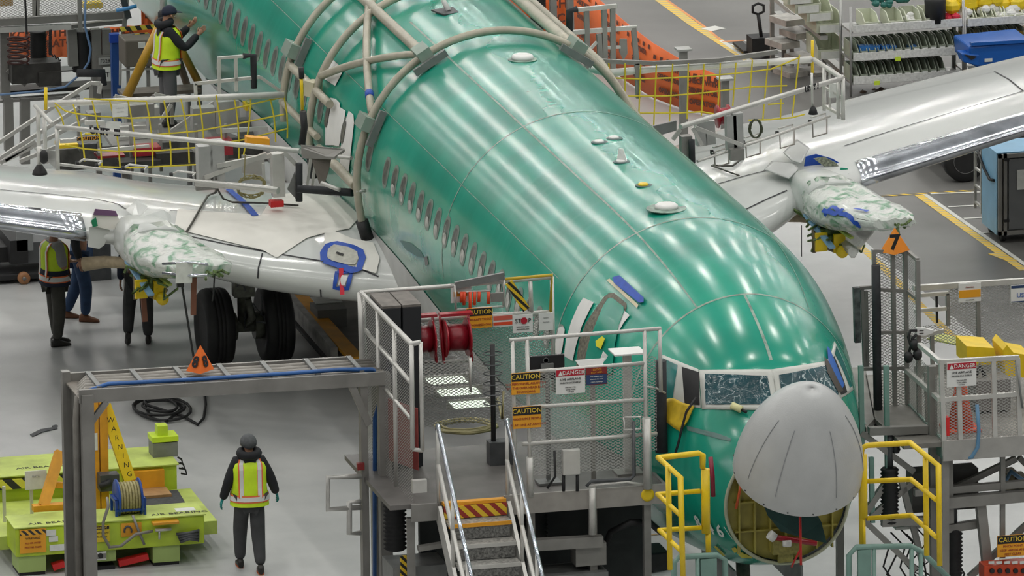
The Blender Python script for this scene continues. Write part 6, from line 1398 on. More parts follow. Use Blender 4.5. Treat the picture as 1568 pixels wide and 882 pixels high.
sp = thing('dock_column', 'black bellows and grey columns before the orange banner at the top', 'column', (at(828, 40, y=55).x, 55, 0))
a_ = at(823, -20, y=55); MB().lathe(a_, [(.13 if k % 2 else .11, -.02*k) for k in range(34)], 18).build('bellows', black, sp); bars(sp, 55, [[(846, -20), (848, 50)], [(872, -20), (874, 60)]], .05, 'post', alu2)
for q in (at(847, 40, y=55), at(873, 40, y=55)): MB().beam((q.x, 55, 0), q, .08, .08, (0, 1, 0)).build('column', alu2, sp)
# pallet jack
q = at(1168, 90, z=0); t = thing('pallet_jack', 'black hand pallet jack standing on the dark aisle', 'pallet jack', q)
h_ = at(1161, 22, y=q.y); MB().tube([(q.x-.02, q.y, .35), h_], .03, 8).build('handle', black, t)
MB().tube([h_, h_+Vector((-.09, 0, .04)), h_+Vector((-.09, 0, .14)), h_+Vector((0, 0, .18)), h_+Vector((.09, 0, .14)), h_+Vector((.09, 0, .04)), h_], .02, 8).build('grip', black, t)
MB().box((q.x-.2, q.y-.1, .08), (q.x+.2, q.y+.25, .36)).build('pump_body', black, t)
for s_ in (-1, 1): MB().box((q.x+s_*.18-.08, q.y+.2, .06), (q.x+s_*.18+.08, q.y+.9, .10)).build('fork', black, t)
# flow rack at the left of the shelves
fr2 = thing('flow_rack', 'grey inclined roller rack with slanting rails beside the bin shelves', 'rack', (11, 57, 0))
for x0_, y0_, x1_, y1_ in ((1178, -12, 1262, 58), (1190, 20, 1300, 118), (1186, 62, 1290, 150), (1180, 105, 1252, 170)): MB().beam(at(x0_, y0_, y=58.5), at(x1_, y1_, y=55), .12, .07).build('inclined_rail', gy2, fr2)
for px_, y0_ in ((1182, -10), (1212, 20), (1240, 60), (1262, 60), (1290, 80), (1200, 60)):
    p = at(px_, y0_, y=56.3); MB().beam((p.x, 56.3, 0), p, .06, .06, (0, 1, 0)).build('upright', alu2, fr2)
for i, (px_, py_) in enumerate(((1205, 40), (1220, 60), (1198, 75), (1228, 98), (1250, 120), (1210, 120))): MB().cbox(at(px_, py_, y=56)+Z*.1, (.34, .5, .10), .3).build('loose_tray', mat('tray_pale', (.45, .43, .40), .5, 0, .4, 5), fr2)
palebin = mat('pale_green_bin', (.60, .63, .50), .5, 0, .06, 5); greenbin = mat('grey_green_bin', (.34, .38, .30), .5, 0, .15, 5)
def open_bin(w, d, h, m_):
    """hopper bin: open top, low front with a sloping lip"""
    mb = MB(); t_ = .012
    mb.box((-w/2, 0, 0), (w/2, d, t_)); mb.box((-w/2, d-t_, t_), (w/2, d, h))
    for s_ in (-1, 1):
        x_ = s_*w/2; mb.prism([(x_, 0, t_), (x_, d-t_, t_), (x_, d-t_, h), (x_, d*.35, h), (x_, 0, h*.5)], (-s_*t_, 0, 0))
    mb.prism([(-w/2, 0, t_), (w/2, 0, t_), (w/2, -.03, h*.5), (-w/2, -.03, h*.5)], (0, t_, 0))
    return mb
ORD = ['first', 'second', 'third', 'fourth', 'fifth', 'sixth', 'seventh', 'eighth', 'ninth', 'tenth', 'eleventh', 'twelfth', 'thirteenth', 'fourteenth']
def put_bins(lab, grp, spots, w, d, h, m_, y, cat='bin'):
    first = None
    for i, (px_, py_) in enumerate(spots):
        p = at(px_, py_, y=y)
        if first is None:
            first = D.objects.new('parts_bin', None); COL.objects.link(first); first.location = p
            sh_ = open_bin(w, d, h, m_).build('shell', m_); sh_.parent = first
            lb_ = MB().box((-w*.4, -.042, .01), (w*.4, -.032, h*.42)).build('label_holder', paper); lb_.parent = first; o = first
        else:
            o = first.copy(); COL.objects.link(o); o.location = p
            for ch in list(first.children): c2 = ch.copy(); COL.objects.link(c2); c2.parent = o
        tag(o, ORD[i]+' from the left: '+lab if not lab.startswith('big') else ['backmost', 'upper', 'middle', 'lowest right', 'top left'][i]+' '+lab, cat, grp)
YR = 54.2
rk = thing('bin_rack', 'chrome wire rack of parts bins behind the far wing', 'rack', (at(1380, 140, y=YR).x, YR, 0), 'bin racks')
rk2 = thing('bin_rack', 'right wire rack of parts bins above the blue tub', 'rack', (at(1530, 140, y=YR).x, YR, 0), 'bin racks')
chrome = mat('chrome_wire', (.40, .40, .39), .35, .6)
for r_, xs_, lv in ((rk, (1303, 1475), ((48, 34), (91, 78), (127, 114))), (rk2, (1478, 1640), ((38, 26), (72, 62), (110, 100)))):
    a0, b0 = at(xs_[0], 100, y=YR), at(xs_[1], 100, y=YR); topz = at(xs_[0], 22, y=YR).z
    for x_ in (a0.x, b0.x):
        for yy in (YR-.0, YR+.6): MB().cyl((x_, yy, 0), (x_, yy, topz+.12), .022, 8).build('upright', chrome, r_)
    for l0, l1 in lv:
        z0 = at(xs_[0], l0, y=YR).z; MB().box((a0.x, YR-.02, z0-.03), (b0.x, YR+.62, z0)).build('shelf', chrome, r_)
        MB().box((a0.x+.03, YR-.05, z0-.02), (b0.x-.03, YR-.022, z0+.10)).build('label_strip', mat('label_strip', (.70, .70, .68), .6, 0, .2, 30), r_)
zz = lambda px_, l: l
put_bins('pale green parts bin on the left rack top shelf', 'pale bins on the top shelf', [(1335, 44), (1372, 42), (1400, 40), (1428, 38)], .24, .5, .22, palebin, YR+.02)
put_bins('grey-green bin on the left rack middle shelf', 'bins on the middle shelf', [(1310+13.2*k, 90-1.05*k) for k in range(13)], .108, .5, .24, greenbin, YR+.02)
put_bins('grey-green bin on the left rack lowest shelf', 'bins on the lowest shelf', [(1310+13.2*k, 126-1.05*k) for k in range(11)], .108, .5, .24, greenbin, YR+.02)
put_bins('bin on the right rack middle shelf', 'bins on the right rack', [(1486+13.2*k, 71-1.0*k) for k in range(7)], .108, .5, .22, greenbin, YR+.02)
put_bins('pale bin on the right rack top shelf', 'bins on the right top shelf', [(1486+15*k, 36-1.0*k) for k in range(6)], .125, .5, .2, palebin, YR+.02)
put_bins('big pale tote stacked on the inclined rack', 'pale totes on the inclined rack', [(1237, 20), (1255, 32), (1270, 50), (1272, 90), (1225, 6)], .42, .7, .30, palebin, YR+.8)
bluec = mat('packet_blue', (.03, .16, .45), .5, 0, .3, 10)
for i, (px_, w_) in enumerate(((1322, 12), (1338, 12), (1354, 7), (1396, 8), (1366, 6))): tag(MB().box(at(px_-w_/2, 80, y=YR+.06), at(px_+w_/2, 67, y=YR+.2)).build('blue_packet', bluec), ORD[[0, 1, 2, 4, 3][i]]+' from the left of the blue packets in middle shelf bins', 'packet', 'blue packets in the bins')
def heap(nm, lab, cat, c, m_, n_, sp, sz, seed):
    rnd = random.Random(seed); mb = MB()
    for k in range(n_):
        q = Vector(c)+Vector((rnd.uniform(-1, 1)*sp[0], rnd.uniform(-1, 1)*sp[1], rnd.uniform(0, 1)*sp[2])); rings = []
        for j in range(6):
            a_ = math.pi*j/5; rr = math.sin(a_)*sz+.001; rings.append([q+Vector((rr*math.cos(b)*(1+.3*rnd.random()), rr*math.sin(b), -math.cos(a_)*sz*(.8+.3*rnd.random()))) for b in [2*math.pi*i/7 for i in range(7)]])
        mb.loft(rings, smooth=False)
    return tag(mb.build(nm, m_), lab, cat, kind='stuff')
heap('yellow_bags', 'heap of yellow plastic bags on top of the right rack', 'bags', at(1510, 8, y=YR+.4), mat('bag_yellow', (.85, .62, .02), .4), 26, (.62, .2, .18), .13, 1)
heap('white_wraps', 'heap of white wrapped parts on the right rack top shelf', 'parts', at(1520, 26, y=YR+.2), white, 30, (.55, .15, .14), .07, 2)
heap('red_cloths', 'heap of red cloths at the end of the top shelf', 'cloths', at(1450, 34, y=YR+.1), mat('cloth_red', (.72, .03, .07), .6), 14, (.16, .12, .10), .06, 3)
heap('white_rags', 'white rags on the left rack top shelf', 'cloths', at(1392, 34, y=YR+.2), white, 8, (.07, .1, .12), .05, 4)
heap('green_parts', 'green sleeved parts hanging above the left rack', 'parts', at(1365, 6, y=YR+.5), mat('deep_green', (.02, .14, .12), .5), 24, (.3, .1, .1), .05, 5)
heap('lower_shelf_parts', 'small metal and clear parts under the lowest shelf', 'parts', at(1370, 140, y=YR+.3), mat('brown_parts', (.14, .09, .06), .5, 0, .6, 9), 20, (.6, .1, .02), .05, 6)
tag(MB().lathe(at(1432, 10, y=YR+.1), [(.16, -.25), (.17, .1), (.14, .16)], 18).build('black_tote', black), 'black tote with yellow trim on the left rack top', 'tote')
for px_, py_ in ((1375, 90), (1343, 127)): tag(MB().box(at(px_-4, py_+3.5, y=YR-.07), at(px_+4, py_-3.5, y=YR-.06)).build('lime_tag', mat('lime_tag', (.62, .80, .05), .5)), ('upper' if py_ < 100 else 'lower')+' square lime tag hung on the left rack shelf', 'tag')
tag(MB().box(at(1478, 54, y=YR+.1), at(1640, 40, y=YR+.5)).build('yellow_board', mat('brown_yellow', (.28, .18, .02), .6)), 'brown-yellow board lying under the right rack top shelf', 'board')
yb3 = 53.0
t = thing('blue_tub', 'bright blue plastic tub cart behind the far wing at the right', 'cart', (at(1520, 100, y=yb3).x, yb3, 0)); bl = mat('tub_blue', (.005, .10, .42), .35, 0, .08, 3)
zb_ = at(1480, 103, y=yb3).z
MB().prism([at(1484, 72, y=yb3), at(1580, 62, y=yb3), at(1580, 100, y=yb3), at(1496, 103, y=yb3), at(1486, 98, y=yb3)], (0, .9, 0)).build('tub_body', bl, t, bevel=.03)
MB().prism([at(1472, 82, y=yb3-.02), at(1500, 84, y=yb3-.02), at(1500, 102, y=yb3-.02), at(1476, 96, y=yb3-.02)], (0, .3, 0)).build('tub_nose', bl, t, bevel=.02); MB().prism([at(1476, 83, y=yb3-.04), at(1496, 87, y=yb3-.04), at(1488, 92, y=yb3-.04)], (0, .01, 0)).build('grip_slot', black, t)
MB().beam(at(1486, 67, y=yb3), at(1640, 58, y=yb3), .10, .05).build('tub_rim', bl, t); MB().box(at(1508, 95, y=yb3-.02), at(1519, 89, y=yb3)).build('white_label', paper, t)
for x_ in (1500, 1560): q = at(x_, 100, y=yb3+.2); MB().beam((q.x, q.y, 0), (q.x, q.y, q.z), .08, .08, (0, 1, 0)).build('leg', black, t)
# blue cabinet on wheels and vehicle wheel
xc = at(1528, 300, y=44.4).x
t = thing('wheeled_cabinet', 'light blue sided cabinet on black castors under the far wing', 'cabinet', (xc, 44.8, 0), None)
zb0 = at(1528, 360, y=44.4).z; zt0 = at(1528, 236, y=44.4).z
lb_ = mat('light_blue_panel', (.20, .42, .62), .4, 0, .12, 3)
MB().box((xc, 44.4, zb0), (xc+1.5, 45.2, zt0)).build('body', mat('cabinet_dark', (.11, .11, .11), .4), t)
MB().box((xc-.015, 44.42, zb0), (xc, 45.2, zt0)).build('side_panel', lb_, t); MB().box((xc-.02, 44.4, zt0), (xc+1.5, 45.22, zt0+.02)).build('top_panel', lb_, t)
for dx in (0, .08): MB().box((xc+dx, 44.36, zb0), (xc+dx+.05, 44.4, zt0)).build('frame_post', alu2, t)
MB().box((xc, 44.36, zt0-.06), (xc+1.5, 44.4, zt0)).build('frame_rail', alu2, t); MB().box((xc, 44.36, zb0), (xc+1.5, 44.4, zb0+.06)).build('frame_rail', alu2, t)
MB().box((xc+.16, 44.37, zb0+.08), (xc+1.4, 44.39, zt0-.08)).build('door', mat('smoked_door', (.16, .165, .17), .25, 0, .1, 3), t); MB().box((xc+.28, 44.35, zt0-.55), (xc+.55, 44.36, zt0-.25)).build('paper_label', paper, t)
for z_ in (zt0-.1, zb0+.2): MB().box((xc+.08, 44.34, z_), (xc+.16, 44.36, z_+.04)).build('hinge', black, t)
for x_, y_ in ((xc+.1, 44.5), (xc+.1, 45.1), (xc+.9, 44.5)): MB().lathe((x_, y_, .09), [(.04, -.03), (.09, -.03), (.09, .03), (.04, .03)], 18, 'X').build('castor', black, t); 
for x_, y_ in ((xc+.1, 44.5), (xc+.1, 45.1), (xc+.9, 44.5)): MB().cyl((x_, y_, .1), (x_, y_, zb0), .025, 8).build('castor_stem', steel2, t)
for y_ in (45.25, 45.6): MB().beam((xc+.0, y_, .25), (xc+.0, y_, zt0-.05), .035, .035, (0, 1, 0)).build('ladder_rail', alu, t)
for k in range(5): MB().beam((xc, 45.25, .35+.26*k), (xc, 45.6, .35+.26*k), .03, .03).build('ladder_rung', alu, t)
MB().tube([(xc-.03, 45.5, zt0-.1), (xc-.04, 45.0, zt0-.35), (xc-.04, 44.7, zt0-.45), (xc-.03, 44.5, zt0-.42)], .022, 8).build('black_strap', black, t)
q = at(1476, 277, z=0); t = thing('vehicle_wheel', 'large black tire with grey rim of a parked vehicle under the far wing', 'wheel', q)
MB().lathe((q.x, q.y, .33), [(.18, -.11), (.30, -.12), (.33, -.08), (.33, .08), (.30, .12), (.18, .11)], 40, 'Y').build('tire', black, t); MB().lathe((q.x, q.y-.02, .33), [(.001, -.03), (.06, -.05), (.08, -.04), (.15, -.02), (.18, -.08), (.19, -.10), (.19, 0)], 32, 'Y', cap=False).build('rim', mat('rim_alloy', (.32, .32, .32), .35, .4, .2, 8), t)
t = thing('tow_tractor', 'dark low tow tractor body above the wheel under the far wing', 'vehicle', (q.x+.4, q.y+.6, 0)); MB().box((q.x-.2, q.y+.15, .45), (q.x+1.6, q.y+1.8, .95)).build('body', dk, t, bevel=.05); MB().lathe((q.x, q.y+1.6, .33), [(.10, -.1), (.33, -.1), (.33, .1), (.10, .1)], 24, 'Y').build('far_tire', black, t); MB().box((q.x+.3, q.y+.4, .2), (q.x+1.5, q.y+1.6, .45)).build('chassis', black, t)
# ------------------------------------------------------------------ forklift at the far left, dock under the near wing
q = at(36, 434, z=0); t = thing('parked_tug', 'black industrial tug with orange wheel behind the near wing tip', 'vehicle', (q.x, q.y+.4, 0)); yk = q.y
MB().box(at(-40, 423, y=yk), at(62, 404, y=yk+.9)).build('chassis', mat('tug_black', (.02, .02, .022), .4), t, bevel=.03)
MB().box(at(22, 405, y=yk+.1), at(62, 350, y=yk+.9)).build('cab', mat('tug_cab', (.10, .105, .11), .35), t); MB().box(at(16, 405, y=yk-.02), at(24, 345, y=yk+.9)).build('pillar', black, t); MB().box(at(-40, 405, y=yk+.2), at(16, 360, y=yk+.9)).build('hood', black, t)
MB().box(at(26, 385, y=yk-.02), at(50, 350, y=yk+.0)).build('grey_window', mat('window_grey', (.25, .26, .26), .3), t)
MB().lathe((q.x, yk-.03, .09), [(.03, -.04), (.09, -.04), (.09, .04), (.03, .04)], 22, 'Y').build('wheel', mat('orange_wheel', (.42, .20, .09), .5), t); MB().lathe((q.x, yk-.08, .09), [(.001, -.01), (.03, -.01), (.03, .01)], 12, 'Y').build('hub', alu2, t)
q = at(148, 430, z=0); tag(MB().box((q.x-.12, q.y, 0), (q.x+.22, q.y+.5, .62)).build('dark_cart', steel), 'dark cart standing behind the man in blue jeans', 'cart')
t = thing('belly_dock', 'low dock with orange edged rail running under the near wing root', 'dock', (at(500, 520, z=.3).x, 38, 0))
def zb(px_, py_, z=.35): return at(px_, py_, z=z)
MB().beam(zb(424, 440), zb(512, 548), .10, .30).build('side_rail', mat('side_rail', (.36, .35, .33), .5, .2, .4, 5), t); MB().beam(zb(436, 440)+Z*.12, zb(545, 562)+Z*.12, .22, .05).build('orange_plank', orp, t)
MB().prism([zb(450, 440), zb(560, 440), zb(620, 560), zb(540, 560)], (0, 0, -.2)).build('dock_floor', mat('dock_floor', (.16, .155, .14), .6, 0, .3, 3), t)
MB().cbox(zb(503, 495)+Z*.12, (.42, .5, .28)).build('grey_crate', mat('crate_grey', (.20, .20, .19), .6), t); MB().cbox(zb(500, 487)+Z*.27, (.38, .4, .015)).build('paper_sheet', paper, t); MB().cbox(zb(462, 455)+Z*.14, (.3, .3, .02)).build('paper_sheet', paper, t)
MB().beam(zb(430, 470), zb(508, 560), .05, .05).build('base_bar', black, t)
# dark equipment seen under the stand and nose
for i, (x0_, y0_, x1_, y1_, yy) in enumerate(((940, 830, 1010, 880, 24.2), (830, 760, 900, 815, 25.6))):
    tag(MB().box(at(x0_, y1_, y=yy), at(x1_, y0_, y=yy+.5)).build('ground_cart', mat('cart_dark', (.05, .055, .055), .6, 0, .4, 5), bevel=.02), ['dark ground cart on the floor under the nose', 'dark ground cart under the stand deck'][i], 'cart')
line([L(920, 826), L(1015, 818)], .05, mat('floor_line_tan', (.42, .30, .14), .6))
coil('hose_coil', 'black hose coil on the floor under the nose', 'hose', at(985, 868, z=0), black, .35, .30, .02, 4, .015)
coil('hose_coil', 'thin tan hose loop on the floor beside the stand leg', 'hose', at(940, 853, z=0), hosem, .25, .22, .012, 3, .01)
# black hose on the floor
c_ = at(247, 630, z=0); pts = []
for k in range(62): a_ = k*.36; pts.append(c_+Vector((math.cos(a_)*(.30+.10*math.sin(a_*.23)), math.sin(a_)*(.55+.2*math.sin(a_*.31))*.9, .03+.0012*k)))
pts += [at(280, 637, z=.03), at(303, 650, z=.03), at(312, 640, z=.03), at(315, 620, z=.03), at(312, 590, z=.03), at(308, 575, z=.03)]
tag(MB().tube([at(222, 622, z=.03), at(232, 640, z=.03), at(256, 645, z=.04)]+pts, .020, 8).build('hose_coil', black), 'black hose coiled on the pale floor beyond the cable bridge', 'hose')
tag(MB().prism([at(46, 666, z=.004), at(62, 658, z=.004), at(87, 654, z=.004), at(88, 657, z=.004), at(66, 662, z=.004), at(50, 669, z=.004)], (0, 0, .01)).build('rubber_scrap', steel), 'dark scrap lying flat on the pale floor at the left', 'scrap')
tag(MB().prism([at(79, 653, z=.004), at(86, 651, z=.004), at(89, 653, z=.004), at(82, 655, z=.004)], (0, 0, .01)).build('rubber_scrap', steel), 'smaller dark scrap beside the longer one on the floor', 'scrap')
# ------------------------------------------------------------------ people
skinm = mat('skin', (.42, .22, .14), .5, 0, .1, 20)
hiviz = mat('hi_vis_yellow', (.62, .85, .02), .6, 0, .08, 9); refl = mat('reflective_silver', (.72, .72, .70), .4); refo = mat('trim_orange', (.85, .18, .05), .6)
cl_black = mat('black_cloth', (.010, .011, .014), .8, 0, .3, 8); cl_grey = mat('charcoal_trousers', (.055, .056, .058), .8, 0, .2, 7); cl_jean = mat('blue_denim', (.02, .05, .12), .8, 0, .3, 9)
cl_tee = mat('grey_tee', (.28, .28, .27), .8, 0, .15, 8); cl_navy = mat('navy_cloth', (.012, .018, .04), .8, 0, .2, 8); beanie = mat('grey_knit', (.10, .105, .11), .9, 0, .2, 30)
teal_g = mat('teal_glove', (.01, .26, .25), .5); boot = mat('dark_boot', (.02, .018, .016), .5); brownb = mat('brown_boot', (.16, .06, .025), .5); olive = mat('khaki_dark', (.06, .058, .05), .8, 0, .2, 7)
JB = dict(pelvis=(0, 0, .98), spine=(0, 0, 1.16), chest=(0, 0, 1.34), nb=(0, -.01, 1.48), neck=(0, .0, 1.55), head=(0, .03, 1.655), top=(0, .02, 1.73), nose=(0, .115, 1.645),
          sl=(-.165, 0, 1.43), sr=(.165, 0, 1.43), el=(-.23, -.03, 1.16), er=(.23, -.03, 1.16), wl=(-.25, .04, .92), wr=(.25, .04, .92),
          hl=(-.09, 0, .93), hr=(.09, 0, .93), kl=(-.10, .02, .50), kr=(.10, .02, .50), al=(-.10, -.02, .09), ar=(.10, -.02, .09))
RB = dict(pelvis=.13, spine=.115, chest=.125, nb=.07, neck=.055, head=.092, top=.075, nose=.014, sl=.06, sr=.06, el=.043, er=.043, wl=.028, wr=.028, hl=.085, hr=.085, kl=.055, kr=.055, al=.038, ar=.038)
BONES = [('pelvis', 'spine'), ('spine', 'chest'), ('chest', 'nb'), ('nb', 'neck'), ('neck', 'head'), ('head', 'top'), ('head', 'nose'), ('chest', 'sl'), ('chest', 'sr'), ('sl', 'el'), ('sr', 'er'), ('el', 'wl'), ('er', 'wr'), ('pelvis', 'hl'), ('pelvis', 'hr'), ('hl', 'kl'), ('hr', 'kr'), ('kl', 'al'), ('kr', 'ar')]
def skin(name, J, bones, grow, m_, parent, root='pelvis', scale={}):
    names = []
    for a, b in bones:
        for q in (a, b):
            if q not in names: names.append(q)
    me = D.meshes.new(name); me.from_pydata([tuple(J[q]) for q in names], [(names.index(a), names.index(b)) for a, b in bones], [])
    me.materials.append(m_); o = D.objects.new(name, me); COL.objects.link(o)
    sm = o.modifiers.new('skin', 'SKIN'); sm.use_smooth_shade = True
    lay = me.skin_vertices[0] if me.skin_vertices else None
    if lay is None:
        bpy.context.view_layer.objects.active = o; me.attributes.new('skin', 'FLOAT_VECTOR', 'POINT')
    for i, q in enumerate(names):
        r = RB.get(q, .04)*scale.get(q, 1)+grow; lay.data[i].radius = (r, r); lay.data[i].use_root = (q == (root if root in names else names[0]))
    ss = o.modifiers.new('sub', 'SUBSURF'); ss.levels = 2; ss.render_levels = 2
    o.parent = parent; o.location = -wloc(parent)
    return o
def hand(T, w, e, side, m_, parent, curl=.6, name='hand'):
    w = Vector(w); e = Vector(e); d = (w-e).normalized(); s_ = d.cross(Vector((0, 1, 0))); s_ = s_.normalized() if s_.length > .1 else X.copy(); f = s_.cross(d).normalized()
    mb = MB(); rings = []
    for t, a, b in ((-.02, .026, .022), (.03, .034, .018), (.07, .042, .017), (.095, .038, .014)):
        rings.append([T @ (w+d*t+f*(a*math.cos(2*math.pi*k/10))+s_*(b*math.sin(2*math.pi*k/10))) for k in range(10)])
    mb.loft(rings)
    for k, (off, ln) in enumerate(((-.030, .062), (-.010, .075), (.010, .070), (.029, .055))):
        p = w+d*.09+f*off; p1 = p+d*ln*.45+s_*side*ln*.12*curl; p2 = p1+d*ln*.35+s_*side*ln*.35*curl; p3 = p2+d*ln*.2+s_*side*ln*.4*curl
        mb.tube([T @ p, T @ p1, T @ p2, T @ p3], [.010, .009, .0085, .006], 7)
    p = w+d*.03+f*-.034; mb.tube([T @ p, T @ (p+d*.03-f*.022), T @ (p+d*.058-f*.026+s_*side*.01)], [.012, .010, .007], 7)
    return mb.build(name, m_, parent)
def person(label, foot, ang, pose={}, sc_=1.0, sleeves=cl_black, trous=cl_grey, shoes=boot, vest=True, cap=None, gloves=None, short=False, hood=False, lower=None, toe=None, hair=None):
    t = thing('person', label, 'person', foot, 'workers on the hangar floor' if False else None)
    Jl = dict(JB); Jl.update(pose)
    T = Matrix.Translation(Vector(foot)) @ Matrix.Rotation(ang, 4, 'Z') @ Matrix.Scale(sc_, 4)
    J = {k: T @ Vector(v) for k, v in Jl.items()}
    skin('body', J, BONES, 0, skinm, t)
    arm = [('chest', 'sl'), ('chest', 'sr'), ('sl', 'el'), ('sr', 'er')]+([] if short else [('el', 'wl'), ('er', 'wr')])
    skin('shirt', J, [('spine', 'chest'), ('chest', 'nb')]+arm, .030, sleeves, t, scale={'chest': 1.12, 'sl': 1.1, 'sr': 1.1})
    skin('trousers', J, [('pelvis', 'hl'), ('pelvis', 'hr'), ('hl', 'kl'), ('hr', 'kr'), ('kl', 'al'), ('kr', 'ar')], .040, trous, t, scale={'al': .9, 'ar': .9, 'kl': 1.15, 'kr': 1.15, 'hl': .9, 'hr': .9})
    for s_, k in ((-1, 'al'), (1, 'ar')):
        a = Vector(Jl[k]); up_ = max(0, a.z-.09); rings = []
        td = Vector((s_*.04, 1, -.0 if up_ < .03 else -.6)).normalized(); sd = Vector((1, 0, 0))
        base = a+Vector((0, 0, -.055)); n2 = sd.cross(td).normalized(); n2 = n2 if n2.z > 0 else -n2
        for u, w_, h_ in ((-.09, .028, .05), (-.06, .040, .075), (.0, .042, .075), (.07, .045, .05), (.13, .046, .038), (.18, .034, .026), (.20, .012, .012)):
            rings.append([T @ (base+td*u+sd*(w_*math.copysign(abs(math.cos(2*math.pi*j/12))**.7, math.cos(2*math.pi*j/12)))+n2*(h_*math.copysign(abs(math.sin(2*math.pi*j/12))**.7, math.sin(2*math.pi*j/12))*.8-.035+h_*.8)) for j in range(12)])
        sh_ = MB().loft(rings).build('shoe', shoes, t)
        if toe: MB().loft([[T @ (base+td*u+sd*(w_*math.cos(2*math.pi*j/10))+n2*(-.036+.008*math.sin(2*math.pi*j/10))) for j in range(10)] for u, w_ in ((-.09, .03), (0, .045), (.1, .05), (.18, .04))]).build('sole', toe, sh_)
    for s_, k, e in ((-1, 'wl', 'el'), (1, 'wr', 'er')): hand(T, Jl[k], Jl[e], -s_, gloves or skinm, t, name='glove' if gloves else 'hand')
    H = Vector(Jl['head'])
    for s_ in (-1, 1): MB().lathe(T @ (H+Vector((s_*.093, -.01, 0))), [(.001, -.008*s_), (.022, -.006), (.024, .006), (.001, .008)], 10, 'X').build('ear', skinm, t)
    fr_y = .092
    for s_ in (-1, 1): MB().lathe(T @ (H+Vector((s_*.034, fr_y-.006, .012))), [(.001, -.008), (.010, -.004), (.010, .004), (.001, .008)], 8, 'Y').build('eye', black, t)
    MB().tube([T @ (H+Vector((-.025, fr_y-.006, -.045))), T @ (H+Vector((.025, fr_y-.006, -.045)))], .006, 6).build('mouth', mat('lips', (.32, .12, .09), .5), t)
    def dome(r_, z0, back, m_, nm, drop=.0):
        rings = []
        for i in range(7):
            a_ = i/6*math.pi/2; rr = r_*math.cos(a_)+.001; rings.append([T @ (H+Vector((rr*math.cos(2*math.pi*j/18), rr*math.sin(2*math.pi*j/18)*1.12-.005, z0+.115*math.sin(a_)+(drop*max(0, -math.sin(2*math.pi*j/18)) if i == 0 else 0)))) for j in range(18)])
        return MB().loft(rings).build(nm, m_, t)
    if cap == 'beanie': dome(.108, .015, 0, beanie, 'knit_cap', -.05)
    elif cap == 'cap':
        c_ = dome(.105, .03, 0, cl_navy, 'cap', -.03); MB().prism([T @ (H+Vector(q)) for q in ((-.07, .09, .035), (.07, .09, .035), (.05, .18, .02), (-.05, .18, .02))], (0, 0, .008)).build('visor', cl_navy, c_)
    else: dome(.102, .02, 0, hair or mat('brown_hair', (.04, .025, .015), .7), 'hair', -.07)
    if hood:
        MB().tube([T @ (Vector(Jl['nb'])+Vector((.11*math.cos(k*math.pi/9), .09*math.sin(k*math.pi/9)-.02, .07+.02*math.sin(k*math.pi/9)))) for k in range(18)], .058, 8, closed=True).build('hood', sleeves, t)
        MB().prism([T @ (Vector(Jl['nb'])+Vector(q)) for q in ((-.10, -.10, .03), (.10, -.10, .03), (.03, -.13, -.12), (-.03, -.13, -.12))], (0, -.01, 0)).build('hood_back', sleeves, t)
    if vest:
        sec = [(.88, .250, .200), (1.0, .235, .190), (1.12, .22, .175), (1.25, .225, .175), (1.36, .23, .175), (1.43, .205, .15), (1.485, .13, .10)]
        sp_ = Vector(Jl['chest'])-Vector(JB['chest'])
        def ring(z_, a_, b_, n=28, g=0): 
            k = (z_-.98)/.36; c_ = Vector((sp_.x*k, sp_.y*k, sp_.z*min(1, k)))
            return [T @ (Vector(((a_+g)*math.copysign(abs(math.cos(2*math.pi*j/n))**.85, math.cos(2*math.pi*j/n)), (b_+g)*math.copysign(abs(math.sin(2*math.pi*j/n))**.85, math.sin(2*math.pi*j/n)), z_))+c_) for j in range(n)]
        v_ = MB().loft([ring(*q) for q in sec], cap=False).build('hi_vis_vest', hiviz, t)
        for z0, z1, m_, g in ((.935, 1.03, refo, .006), (.953, 1.012, refl, .010)): MB().loft([ring(z0, .245, .197, g=g), ring(z1, .238, .192, g=g)], cap=False).build('reflective_band', m_, v_)
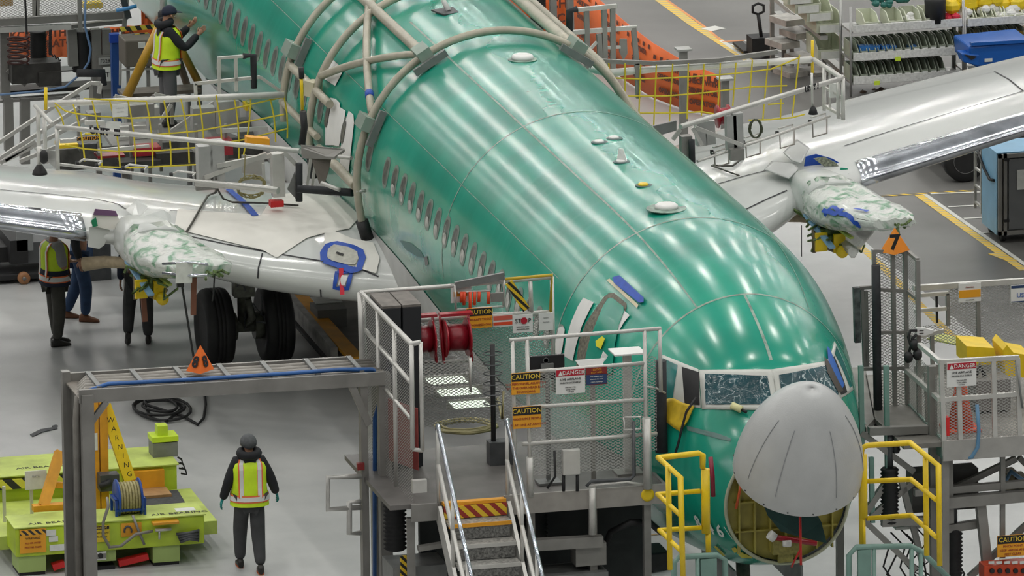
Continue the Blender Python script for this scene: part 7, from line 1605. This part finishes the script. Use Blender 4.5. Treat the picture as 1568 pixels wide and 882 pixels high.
        for s_ in (-1, 1):
            for w_, m_, g in ((.040, refo, .006), (.024, refl, .011)):
                for fb_ in (-1, 1):
                    pts = []
                    for z_, a_, b_ in sec[1:]:
                        xx = s_*min(.115, a_*.72); yy = fb_*(b_+g)*(max(0, 1-(abs(xx)/a_)**2.35))**.425
                        k = (z_-.98)/.36; pts.append(Vector((xx, yy, z_))+Vector((sp_.x*k, sp_.y*k, sp_.z*min(1, k))))
                    vs = []
                    for p in pts: vs += [T @ (p-Vector((w_, -fb_*0, 0))), T @ (p+Vector((w_, 0, 0)))]
                    MB().add(vs, [(2*k, 2*k+1, 2*k+3, 2*k+2) for k in range(len(pts)-1)]).build('shoulder_strip', m_, v_, solid=.004)
        if lower: MB().loft([ring(.88, .250, .200, g=.004), ring(1.10, .221, .176, g=.004)], cap=False).build('vest_lower', lower, v_)
    return t
person('person in grey knit cap and yellow vest walking away on the open floor', at(384, 874, z=0), math.radians(-6), dict(al=(-.11, .22, .09), kl=(-.11, .16, .50), ar=(.11, -.16, .10), kr=(.10, .0, .50), wl=(-.33, .10, .93), wr=(.35, .12, .98), el=(-.27, -.03, 1.17), er=(.28, -.03, 1.18)), 1.04, cap='beanie', gloves=teal_g, hood=True, toe=mat('orange_sole', (.50, .10, .02), .6))
person('person in yellow vest and grey tee standing with folded arms behind near wing', at(86, 528, z=0), math.radians(-80), dict(al=(-.09, .05, .09), wl=(.12, .22, 1.20), wr=(-.12, .24, 1.16), el=(-.25, .04, 1.14), er=(.25, .04, 1.14)), 1.03, sleeves=cl_tee, trous=olive, short=True, lower=cl_navy)
person('person in black top and blue jeans standing behind the one with folded arms', at(124, 490, z=0), math.radians(-110), dict(al=(-.10, -.22, .09), kl=(-.10, -.06, .5), kr=(.10, .1, .5), ar=(.10, .08, .09)), 1.03, trous=cl_jean, shoes=brownb, vest=False)
person('person in navy top and charcoal trousers walking under the near engine strut', at(214, 527, z=0), math.radians(-12), dict(al=(-.16, -.15, .18), kl=(-.14, .12, .52), ar=(.12, .06, .09), kr=(.11, .08, .50)), 1.02, sleeves=cl_navy, vest=False)
person('person in dark cap and yellow vest reaching up to the aft fuselage side', at(257, 192, z=PZ), math.radians(-82), dict(head=(0, .06, 1.66), nose=(0, .15, 1.655), top=(0, .04, 1.735), wl=(-.16, .42, 1.42), wr=(.16, .44, 1.36), el=(-.24, .18, 1.18), er=(.24, .20, 1.18), chest=(0, .03, 1.34)), 1.0, cap='cap', hood=True, trous=mat('grey_trousers', (.11, .11, .115), .8))
